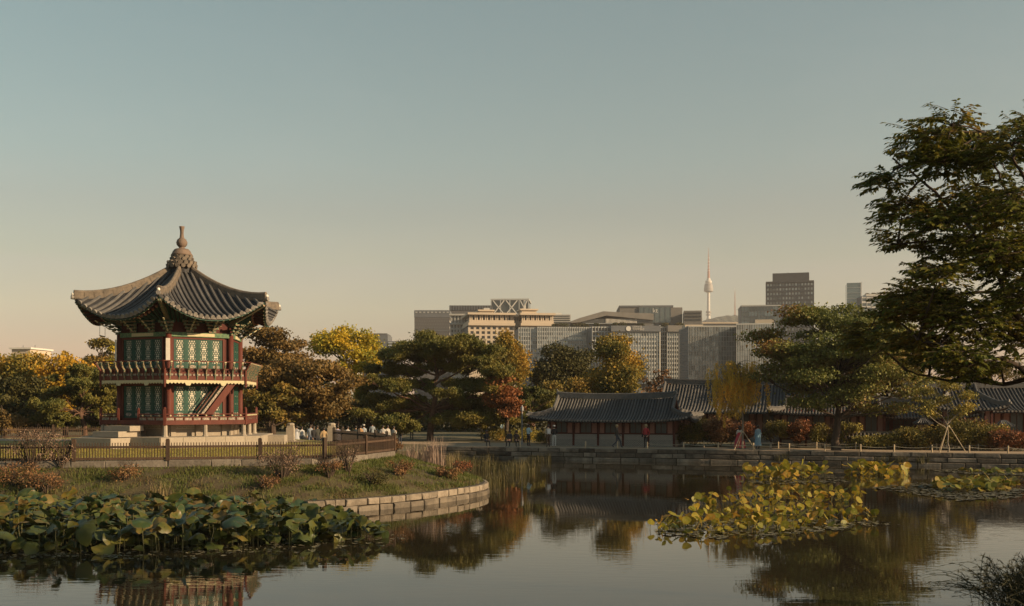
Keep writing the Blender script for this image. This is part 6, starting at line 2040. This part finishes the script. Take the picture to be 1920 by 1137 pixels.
# left bed
def left_front(px): return float(np.interp(px, [-60, 0, 250, 450, 650, 735], [1041, 1040, 1038, 1030, 1018, 1010]))
spots, extra, pads = [], [], []
def inside_left():
    while True:
        Y = rr.uniform(29.3, 38.3); px = rr.uniform(-70, 740)
        X = (px - 960) / 2000 * Y
        yw = HOR + EYE * 2000 / Y
        if yw > left_front(px): continue
        # right boundary runs from the tip back to the stone edge
        if px > np.interp(yw, [970, 985, 1000, 1012], [560, 640, 700, 740]): continue
        e = min(1, (740 - px) / 260)
        return X, Y, px, e
cand = [inside_left() for _ in range(2200)]
cand.sort(key=lambda c: c[1])
keep = []
for X, Y, px, e in cand:
    r = rr.choice((rr.uniform(.13, .22), rr.uniform(.2, .36))) * (.75 + .25 * e)
    if any((X - q[0]) ** 2 + (Y - q[1]) ** 2 < (.50 * (r + q[3])) ** 2 for q in keep): continue
    z = (rr.uniform(.45, 1.0) if Y > 31.5 else rr.uniform(.15, .9)) * (.45 + .55 * e)
    keep.append((X, Y, z, r))
keep.sort(key=lambda k: -k[2] - .3 * rr.random())
spots = keep[:296]; extra = [(x, y, z, r) for x, y, z, r in keep[296:]]
for _ in range(420):
    X, Y, px, e = inside_left(); extra.append((X, Y, rr.uniform(.05, .55) * (.5 + .5 * e), rr.uniform(.14, .3)))
for _ in range(300):
    px = rr.uniform(-60, 760); Y = EYE * 2000 / (left_front(px) + rr.gauss(2, 5) - HOR)
    pads.append(((px - 960) / 2000 * Y, Y, rr.uniform(.03, .10)))
lotus_patch('dense bed of large dark green lotus leaves below the island bank', Vector((-9, 34, 0)), spots, 'lotusgreen', extra, pads, tilt=.62)
# yellow beds on the right
def bed(poly, n, zr, rr_, seed_gap=.45):
    """poly: waterline polygon seen from the camera (px, py)"""
    out, xs, ys = [], [p[0] for p in poly], [p[1] for p in poly]
    def ins(x, y):
        c = False
        for i in range(len(poly)):
            (x1, y1), (x2, y2) = poly[i], poly[i - 1]
            if (y1 > y) != (y2 > y) and x < (x2 - x1) * (y - y1) / (y2 - y1) + x1: c = not c
        return c
    tries = 0
    while len(out) < n and tries < n * 60:
        tries += 1
        px, py = rr.uniform(min(xs), max(xs)), rr.uniform(min(ys), max(ys))
        if not ins(px, py): continue
        p = atz(px, py, 0); r = rr.uniform(*rr_)
        if any((p.x - q[0]) ** 2 + (p.y - q[1]) ** 2 < (seed_gap * (r + q[3])) ** 2 for q in out): continue
        out.append((p.x, p.y, rr.uniform(*zr), r))
    return out
def floats(poly, n, r0=.06, r1=.2):
    return [(x, y, rr.uniform(r0, r1)) for x, y, _, _ in bed(poly, n, (0, 1), (r0, r1), 0.0)]
main_poly = [(1218, 992), (1285, 968), (1400, 960), (1520, 962), (1600, 966), (1645, 980), (1560, 987), (1480, 1000), (1340, 1004), (1235, 1002)]
sp = bed(main_poly, 265, (.03, .42), (.08, .17), .42)
lotus_patch('large bed of yellowing lotus leaves standing in open water', atz(1430, 980, 0), sp, 'lotusyellow', bed(main_poly, 60, (.05, .3), (.06, .12), .2), floats([(1215, 1000), (1300, 975), (1640, 975), (1690, 985), (1500, 1003), (1340, 1012)], 420, .05, .15), tilt=.75)
rear = [(1275, 944), (1380, 932), (1500, 925), (1610, 932), (1630, 945), (1480, 946), (1330, 950)]
lotus_patch('golden lotus leaves just behind the large yellowing bed', atz(1450, 938, 0), bed(rear, 120, (.06, .46), (.10, .18), .42), 'lotusyellow', bed(rear, 35, (.05, .3), (.08, .15), .2), tilt=.75)
far1 = [(1385, 897), (1440, 888), (1545, 889), (1560, 897), (1480, 903), (1400, 903)]
lotus_patch('yellow lotus clump near the far stone wall', atz(1470, 896, 0), bed(far1, 110, (.15, .75), (.15, .25), .35), 'lotusyellow', bed(far1, 50, (.05, .4), (.1, .2), .2), floats([(1380, 905), (1560, 893), (1590, 905), (1480, 910)], 130), tilt=.75)
far2 = [(1580, 891), (1620, 885), (1700, 885), (1712, 891), (1650, 896)]
lotus_patch('bright yellow lotus clump below the big spreading tree', atz(1645, 890, 0), bed(far2, 95, (.15, .7), (.15, .25), .35), 'lotusyellow', bed(far2, 40, (.05, .4), (.1, .2), .2), tilt=.75)
low = [(1735, 914), (1790, 906), (1880, 906), (1912, 912), (1880, 922), (1780, 924)]
lotus_patch('low green and orange water lily mat near the right shore', atz(1825, 914, 0), bed(low, 170, (.06, .42), (.13, .26), .35), 'lilygreen', bed(low, 70, (.03, .2), (.1, .2), .2), floats([(1630, 916), (1740, 905), (1920, 915), (1925, 934), (1800, 940), (1700, 925)], 650, .06, .2), tilt=.6, cat='water lilies', name='lily_patch')
lotus_patch('thin band of small floating lily leaves close to the right wall', atz(1850, 886, 0), bed([(1800, 886), (1860, 883), (1930, 886), (1930, 891), (1850, 889)], 60, (.04, .22), (.1, .2), .3), 'lilygreen', (), floats([(1745, 884), (1800, 880), (1930, 882), (1930, 893), (1830, 890)], 480, .06, .18), tilt=.5, cat='water lilies', name='lily_patch')
# ------------------------------------------------------------------ visitors
def cloth(name, c): return M[name] if name in M else mat(name, c, tuple(x * .8 for x in c), rough=.9, scale=9)
skin_m = mat('skin', (.50, .31, .22), (.44, .27, .19), rough=.6, scale=8)
hair_m = mat('hair', (.025, .018, .014), (.015, .011, .009), rough=.5, scale=10)
fair_m = mat('fairhair', (.34, .24, .12), (.26, .18, .09), rough=.5, scale=10)
shoe_m = mat('shoe', (.05, .045, .04), (.03, .028, .025), rough=.6, scale=9)
def skel(pose, rr):
    J = dict(pel=(0, 0, .93), sp=(0, 0, 1.14), ch=(0, .01, 1.34), nk=(0, .01, 1.49), hb=(0, -.005, 1.56), hd=(0, -.012, 1.66))
    Rr = dict(pel=.145, sp=.13, ch=.15, nk=.052, hb=.075, hd=.098)
    E = [('pel', 'sp'), ('sp', 'ch'), ('ch', 'nk'), ('nk', 'hb'), ('hb', 'hd')]
    for s, q in ((-1, 'l'), (1, 'r')):
        f = 0; kb = 0
        if pose == 'walk': f = s
        J['sh' + q] = (s * .175, .01, 1.40); J['el' + q] = (s * .235, .03 + .10 * f, 1.13); J['wr' + q] = (s * .235, -.06 + .20 * f, .90); J['hn' + q] = (s * .23, -.08 + .22 * f, .82)
        if pose == 'fold': J['el' + q] = (s * .24, -.02, 1.13); J['wr' + q] = (s * .10, -.20, 1.14); J['hn' + q] = (s * .03, -.22, 1.16)
        if pose == 'phone' : J['el' + q] = (s * .22, -.04, 1.13); J['wr' + q] = (s * .10, -.27, 1.26); J['hn' + q] = (s * .06, -.30, 1.33)
        if pose == 'pocket': J['el' + q] = (s * .27, .08, 1.13); J['wr' + q] = (s * .20, -.01, .96); J['hn' + q] = (s * .17, -.06, .90)
        J['hp' + q] = (s * .09, 0, .90); J['kn' + q] = (s * .10, -.015 - .24 * f * (1 if f > 0 else .15), .49); J['an' + q] = (s * .10, .02 - .34 * f, .09 + (.07 if f < 0 else 0)); J['to' + q] = (s * .115, -.12 - .34 * f, .045 + (.02 if f < 0 else 0))
        if pose == 'sit':
            J['hp' + q] = (s * .09, 0, .42); J['kn' + q] = (s * .12, -.40, .47); J['an' + q] = (s * .12, -.42, .09); J['to' + q] = (s * .13, -.56, .045)
            J['el' + q] = (s * .23, -.06, .66); J['wr' + q] = (s * .12, -.28, .56); J['hn' + q] = (s * .08, -.34, .54); J['sh' + q] = (s * .175, -.02, .91)
        for a, r_ in (('sh', .068), ('el', .045), ('wr', .031), ('hn', .036), ('hp', .095), ('kn', .058), ('an', .042), ('to', .036)): Rr[a + q] = r_
        E += [('ch', 'sh' + q), ('sh' + q, 'el' + q), ('el' + q, 'wr' + q), ('wr' + q, 'hn' + q), ('pel', 'hp' + q), ('hp' + q, 'kn' + q), ('kn' + q, 'an' + q), ('an' + q, 'to' + q)]
    if pose == 'sit':
        for k, v in dict(pel=(0, .02, .45), sp=(0, .02, .66), ch=(0, -.01, .86), nk=(0, -.03, 1.0), hb=(0, -.05, 1.07), hd=(0, -.06, 1.17)).items(): J[k] = v
    return J, Rr, E
def person(label, loc, face, pose='stand', top=(.3, .3, .3), legs=(.05, .05, .06), shoes=None, hair='hair', h=1.70, seed=1, skirt=None, cap=None, pack=None, sleeves=True, group=None, bag=None):
    """face: degrees, 0 looks at the camera side, turning to the right"""
    rr = random.Random(seed)
    J, Rr, E = skel(pose, rr)
    names = list(J)
    me = bpy.data.meshes.new('sk')
    me.from_pydata([J[k] for k in names], [(names.index(a), names.index(b)) for a, b in E], [])
    o = bpy.data.objects.new('sk', me); col.objects.link(o)
    o.modifiers.new('s', 'SKIN')
    lay = me.skin_vertices[0].data if len(me.skin_vertices) else None
    if lay is None:
        bm = bmesh.new(); bm.from_mesh(me); bm.verts.layers.skin.verify(); bm.to_mesh(me); bm.free(); lay = me.skin_vertices[0].data
    for i, k in enumerate(names):
        r_ = Rr[k]; lay[i].radius = (r_, r_ * (.78 if k in ('pel', 'sp', 'ch') else 1)); lay[i].use_root = (k == 'pel')
    sb = o.modifiers.new('d', 'SUBSURF'); sb.levels = 1
    ev = o.evaluated_get(bpy.context.evaluated_depsgraph_get())
    bmh = bpy.data.meshes.new_from_object(ev)
    bpy.data.objects.remove(o)
    mb = MB()
    hd = Vector(J['hd']); waist = J['pel'][2] + .06
    V = [tuple(v.co) for v in bmh.vertices]
    for p in bmh.polygons:
        pass
    mb.v = V; mb.f = [tuple(p.vertices) for p in bmh.polygons]
    nkz = J['nk'][2]
    for p in bmh.polygons:
        c = p.center
        hand = min((c - Vector(J['hn' + q])).length for q in 'lr') < .085
        if c.z > nkz + .02 and abs(c.x) < .14: mi = 0
        elif hand: mi = 0
        elif c.z < .085: mi = 3
        elif (c.z > waist if pose != 'sit' else (c.z > .56 and c.y > -.3) or (c.z > .5 and c.y < -.1 and abs(c.x) > .17)): mi = 1
        elif pose != 'sit' and abs(c.x) > .185 and c.z > .6: mi = 1
        else: mi = 2
        mb.m.append(mi)
    for q, s in (('l', -1), ('r', 1)):                       # fingers
        hn, wr = Vector(J['hn' + q]), Vector(J['wr' + q])
        d = (hn - wr).normalized(); sd = d.cross(Vector((s, 0, 0)));
        sd = sd.normalized() if sd.length > .1 else Vector((0, 1, 0))
        pn = d.cross(sd)
        for k, ln in enumerate((.062, .072, .068, .052)):
            b = hn + d * .02 + sd * (.024 - .016 * k)
            mb.tube([b, b + d * ln * .6, b + d * ln * .95 + pn * .02 * s], [.0095, .009, .006], 5, mi=0)
        b = hn + sd * .025 - d * .02
        mb.tube([b, b + sd * .03 + d * .03, b + sd * .035 + d * .055], [.011, .010, .007], 5, mi=0)
    f = hd + Vector((0, -.098, -.015))                         # nose, eyes, ears
    mb.add([f + Vector((-.014, .012, -.02)), f + Vector((.014, .012, -.02)), f + Vector((0, -.022, -.018)), f + Vector((0, .012, .03))], [(0, 2, 3), (2, 1, 3), (0, 1, 2)], 0)
    for s in (-1, 1):
        mb.box(f + Vector((s * .034, .012, .022)), (.022, .012, .010), mi=4)
        mb.box(hd + Vector((s * .098, .005, -.005)), (.018, .035, .055), mi=0)
    mb.box(f + Vector((0, .008, -.045)), (.042, .012, .008), mi=5)
    sc = h / 1.76 if pose != 'sit' else h / 1.72
    ob = put('person', mb.mesh('person', [skin_m, cloth('c%02d%02d%02d' % tuple(int(x * 99) for x in top), top), cloth('c%02d%02d%02d' % tuple(int(x * 99) for x in legs), legs), cloth('s%02d%02d%02d' % tuple(int(x * 99) for x in shoes), shoes) if shoes else shoe_m, hair_m, M['pinkpanel']], smooth=True), None, loc, (0, 0, R(face)), (sc, sc, sc))
    tag(ob, label, 'person', group)
    hm = MB(); prof = [(.03, .118), (.075, .10), (.104, .06), (.112, .01), (.108, -.05), (.085, -.10 if hair != 'long' else -.22)]
    hm.lathe([(r_, z) for r_, z in reversed(prof)], 12, hd + Vector((0, .022, .005)))
    put('hair', hm.mesh('hair', fair_m if hair == 'fair' else hair_m, smooth=True), ob)
    if cap:
        m = MB(); m.lathe([(.118, 0.03), (.116, .07), (.085, .115), (.02, .13)], 12, hd + Vector((0, .012, .01))); m.box(hd + Vector((0, -.14, .045)), (.15, .12, .015)); put('cap', m.mesh('cap', cloth('c%02d%02d%02d' % tuple(int(x * 99) for x in cap), cap)), ob)
    if skirt:
        c, z1, r1, z0_ = skirt
        m = MB(); n = 20; prof = [(.13, z1), (.20, z1 - .12), (r1 * .75, (z1 + z0_) / 2), (r1, z0_ + .05), (r1 * .97, z0_)]
        vs, fs = [], []
        for i, (r_, z) in enumerate(prof):
            for k in range(n):
                a = 2 * math.pi * k / n; w = 1 + .09 * math.sin(k * 2.5 * 2) * i / 4
                vs.append((r_ * w * math.cos(a), r_ * w * .85 * math.sin(a), z))
        for i in range(4):
            for k in range(n): fs.append((i * n + k, (i + 1) * n + k, (i + 1) * n + (k + 1) % n, i * n + (k + 1) % n))
        m.add(vs, fs); put('skirt', m.mesh('skirt', cloth('c%02d%02d%02d' % tuple(int(x * 99) for x in c), c), smooth=True), ob)
    if pack:
        m = MB(); m.box((0, .20, 1.24), (.28, .15, .40), taper=.85); m.box((0, .285, 1.16), (.20, .05, .18)); put('backpack', m.mesh('backpack', cloth('c%02d%02d%02d' % tuple(int(x * 99) for x in pack), pack)), ob)
    if bag:
        m = MB(); m.box((-.24, .03, .92), (.10, .26, .20)); m.bar((-.2, .02, 1.02), (.12, .0, 1.44), .02); put('shoulder_bag', m.mesh('shoulder_bag', cloth('c%02d%02d%02d' % tuple(int(x * 99) for x in bag), bag)), ob)
    return ob
PZ = GZ + .02
W_, K_, NV = (.48, .47, .44), (.03, .03, .032), (.05, .06, .09)
def onpath(px, b):
    p = onshore(px, b); p.z = PZ; return p
person('person in a light blue jacket and dark striped trousers on the far path', onpath(991, 1.6), 130, 'phone', (.42, .55, .58), (.035, .035, .04), seed=2)
person('person in a beige jacket with a white backpack standing on the far path', onpath(1028, .9), 190, 'stand', (.42, .34, .26), (.10, .07, .05), pack=(.6, .6, .58), seed=3)
person('person in a white cap, black top and white trousers beside the beige jacket', onpath(1039, .95), 175, 'fold', K_, W_, cap=W_, h=1.64, seed=4)
person('person in a dark coat and jeans striding past the tiled house', onpath(1157, 1.3), 85, 'walk', (.075, .062, .05), (.05, .06, .075), hair='fair', h=1.74, seed=5)
person('person in a red top and black trousers with a shoulder bag', onpath(1211, 1.1), -35, 'pocket', (.36, .035, .04), K_, hair='fair', h=1.76, seed=6, bag=K_)
person('person in a white blouse and full red skirt near the drooping willow', onpath(1387, 2.6), 160, 'fold', (.6, .57, .52), K_, skirt=((.50, .07, .09), 1.28, .48, .06), h=1.64, seed=7, hair='long')
person('person in a long light blue robe near the rust shrub', onpath(1421, 2.4), 200, 'stand', (.22, .36, .47), NV, skirt=((.22, .36, .47), 1.30, .27, .22), h=1.72, seed=8)
person('person in dark clothes sitting on the edge left of the stone wall', onpath(912, .9), 20, 'sit', K_, (.05, .045, .045), seed=9)
person('person in dark grey sitting among the reeds by the path', onpath(956, .8), -20, 'sit', (.05, .05, .055), K_, seed=10)
person('person in black sitting beside the one in dark grey', onpath(968, .8), 15, 'sit', (.035, .03, .03), K_, seed=11)
def far(px, Y):
    p = at(px, 800, Y); p.z = GZ; return p
person('person in a light blue shirt walking by the dark hedge', far(941, 99), 40, 'walk', (.35, .5, .6), W_, h=1.66, seed=12)
person('person in white and brown walking beside the light blue shirt', far(949, 98.5), 30, 'walk', (.6, .55, .48), (.3, .22, .16), h=1.6, seed=13)
person('person in a loose white top near the red maple', far(903, 97), 70, 'phone', W_, (.4, .36, .3), h=1.66, seed=14)
person('person in black standing right of the picket fence corner', far(772, 97), 0, 'fold', K_, K_, h=1.66, seed=15)
# crowd behind the pavilion island
crowd = [(556, 79, 'fold', (.45, .46, .48), (.45, .46, .48), ((.45, .46, .48), 1.28, .40, .08), 'grey gown beside the nearer gate post'),
         (566, 78, 'stand', (.6, .6, .58), (.3, .28, .25), None, 'white shirt and brown trousers'), (582, 79, 'stand', (.5, .55, .6), (.25, .3, .4), None, 'pale blue shirt left of the dark pair'),
         (588, 76.5, 'walk', K_, K_, None, 'black in the middle of the dark pair'), (595, 77.5, 'stand', (.06, .06, .05), (.05, .05, .05), None, 'dark olive coat'),
         (607, 75.5, 'pocket', (.52, .36, .19), (.5, .47, .42), None, 'tan coat by the tree trunk'), (633, 76, 'fold', (.40, .40, .55), (.45, .45, .5), ((.42, .42, .56), 1.30, .36, .06), 'lavender gown beside the farther gate post'),
         (642, 80, 'stand', (.4, .38, .36), (.3, .3, .3), None, 'dull grey jacket'), (652, 77, 'phone', (.48, .48, .48), (.5, .5, .5), ((.5, .5, .5), 1.28, .42, .06), 'pale grey full gown'),
         (667, 80, 'stand', (.05, .07, .08), K_, None, 'dark teal jacket'), (676, 81, 'walk', (.5, .30, .15), (.3, .2, .14), None, 'orange brown coat'), (682, 83, 'phone', (.5, .55, .6), NV, None, 'pale blue hood'),
         (698, 88, 'stand', (.42, .48, .52), (.4, .42, .45), None, 'light grey blue outfit under the dark tree'), (712, 90, 'walk', (.3, .4, .42), K_, None, 'dull teal jacket under the dark tree'),
         (718, 80, 'fold', (.6, .58, .54), (.5, .4, .3), None, 'cream jacket behind the fence'), (727, 81, 'stand', (.55, .52, .47), (.4, .35, .3), None, 'beige sweater behind the fence corner'),
         (738, 80, 'phone', W_, (.4, .3, .25), None, 'bright white top behind the fence corner'), (750, 84, 'stand', (.35, .2, .16), NV, None, 'maroon jacket past the fence corner')]
mb = MB(); mb.add([(-30, 73.5, GZ + .03), (-6.6, 73.5, GZ + .03), (-6.6, 86, GZ + .03), (-30, 98, GZ + .03), (-30, 73.5, -1), (-6.6, 73.5, -1), (-6.6, 86, -1)], [(0, 1, 2, 3), (4, 5, 1, 0), (5, 6, 2, 1)])
tag(mb.build('far_bank', M['ground']), kind='structure')
for i, (px, Y, ps, tp_, lg, sk, lab) in enumerate(crowd):
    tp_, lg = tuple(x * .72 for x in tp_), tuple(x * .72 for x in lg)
    p = far(px, Y)
    if Y < 86: p.z = GZ + .03
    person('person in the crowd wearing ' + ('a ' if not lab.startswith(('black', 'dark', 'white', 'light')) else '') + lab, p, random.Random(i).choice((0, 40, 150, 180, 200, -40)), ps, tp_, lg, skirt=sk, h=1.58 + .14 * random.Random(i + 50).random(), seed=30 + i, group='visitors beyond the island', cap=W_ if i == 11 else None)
# bench slab behind the person in blue
p = onpath(1432, 3.2)
t = thing('bench', 'low pale stone bench beside the person in the blue robe', 'bench', p, WANG)
mb = MB(); mb.box((0, 0, .40), (1.3, .42, .10)); mb.build('seat', M['granite'], t, world=False)
for x in (-.5, .5):
    mb = MB(); mb.box((x, 0, .18), (.14, .36, .36)); mb.build('leg', M['granite'], t, world=False)
# ------------------------------------------------------------------ evening haze
hz = bpy.data.materials.new('haze'); hz.use_nodes = True
n, l = hz.node_tree.nodes, hz.node_tree.links
n.clear()
ho = n.new('ShaderNodeOutputMaterial'); pv = n.new('ShaderNodeVolumePrincipled')
pv.inputs['Color'].default_value = (.92, .86, .82, 1)
pv.inputs['Density'].default_value = 0.00013
pv.inputs['Anisotropy'].default_value = 0.1
l.new(pv.outputs[0], ho.inputs['Volume'])
mb = MB(); mb.box((0, 1900, 270), (3600, 4400, 546))
o = mb.build('haze', hz); tag(o, 'thin warm evening haze over the city', 'haze', kind='stuff')
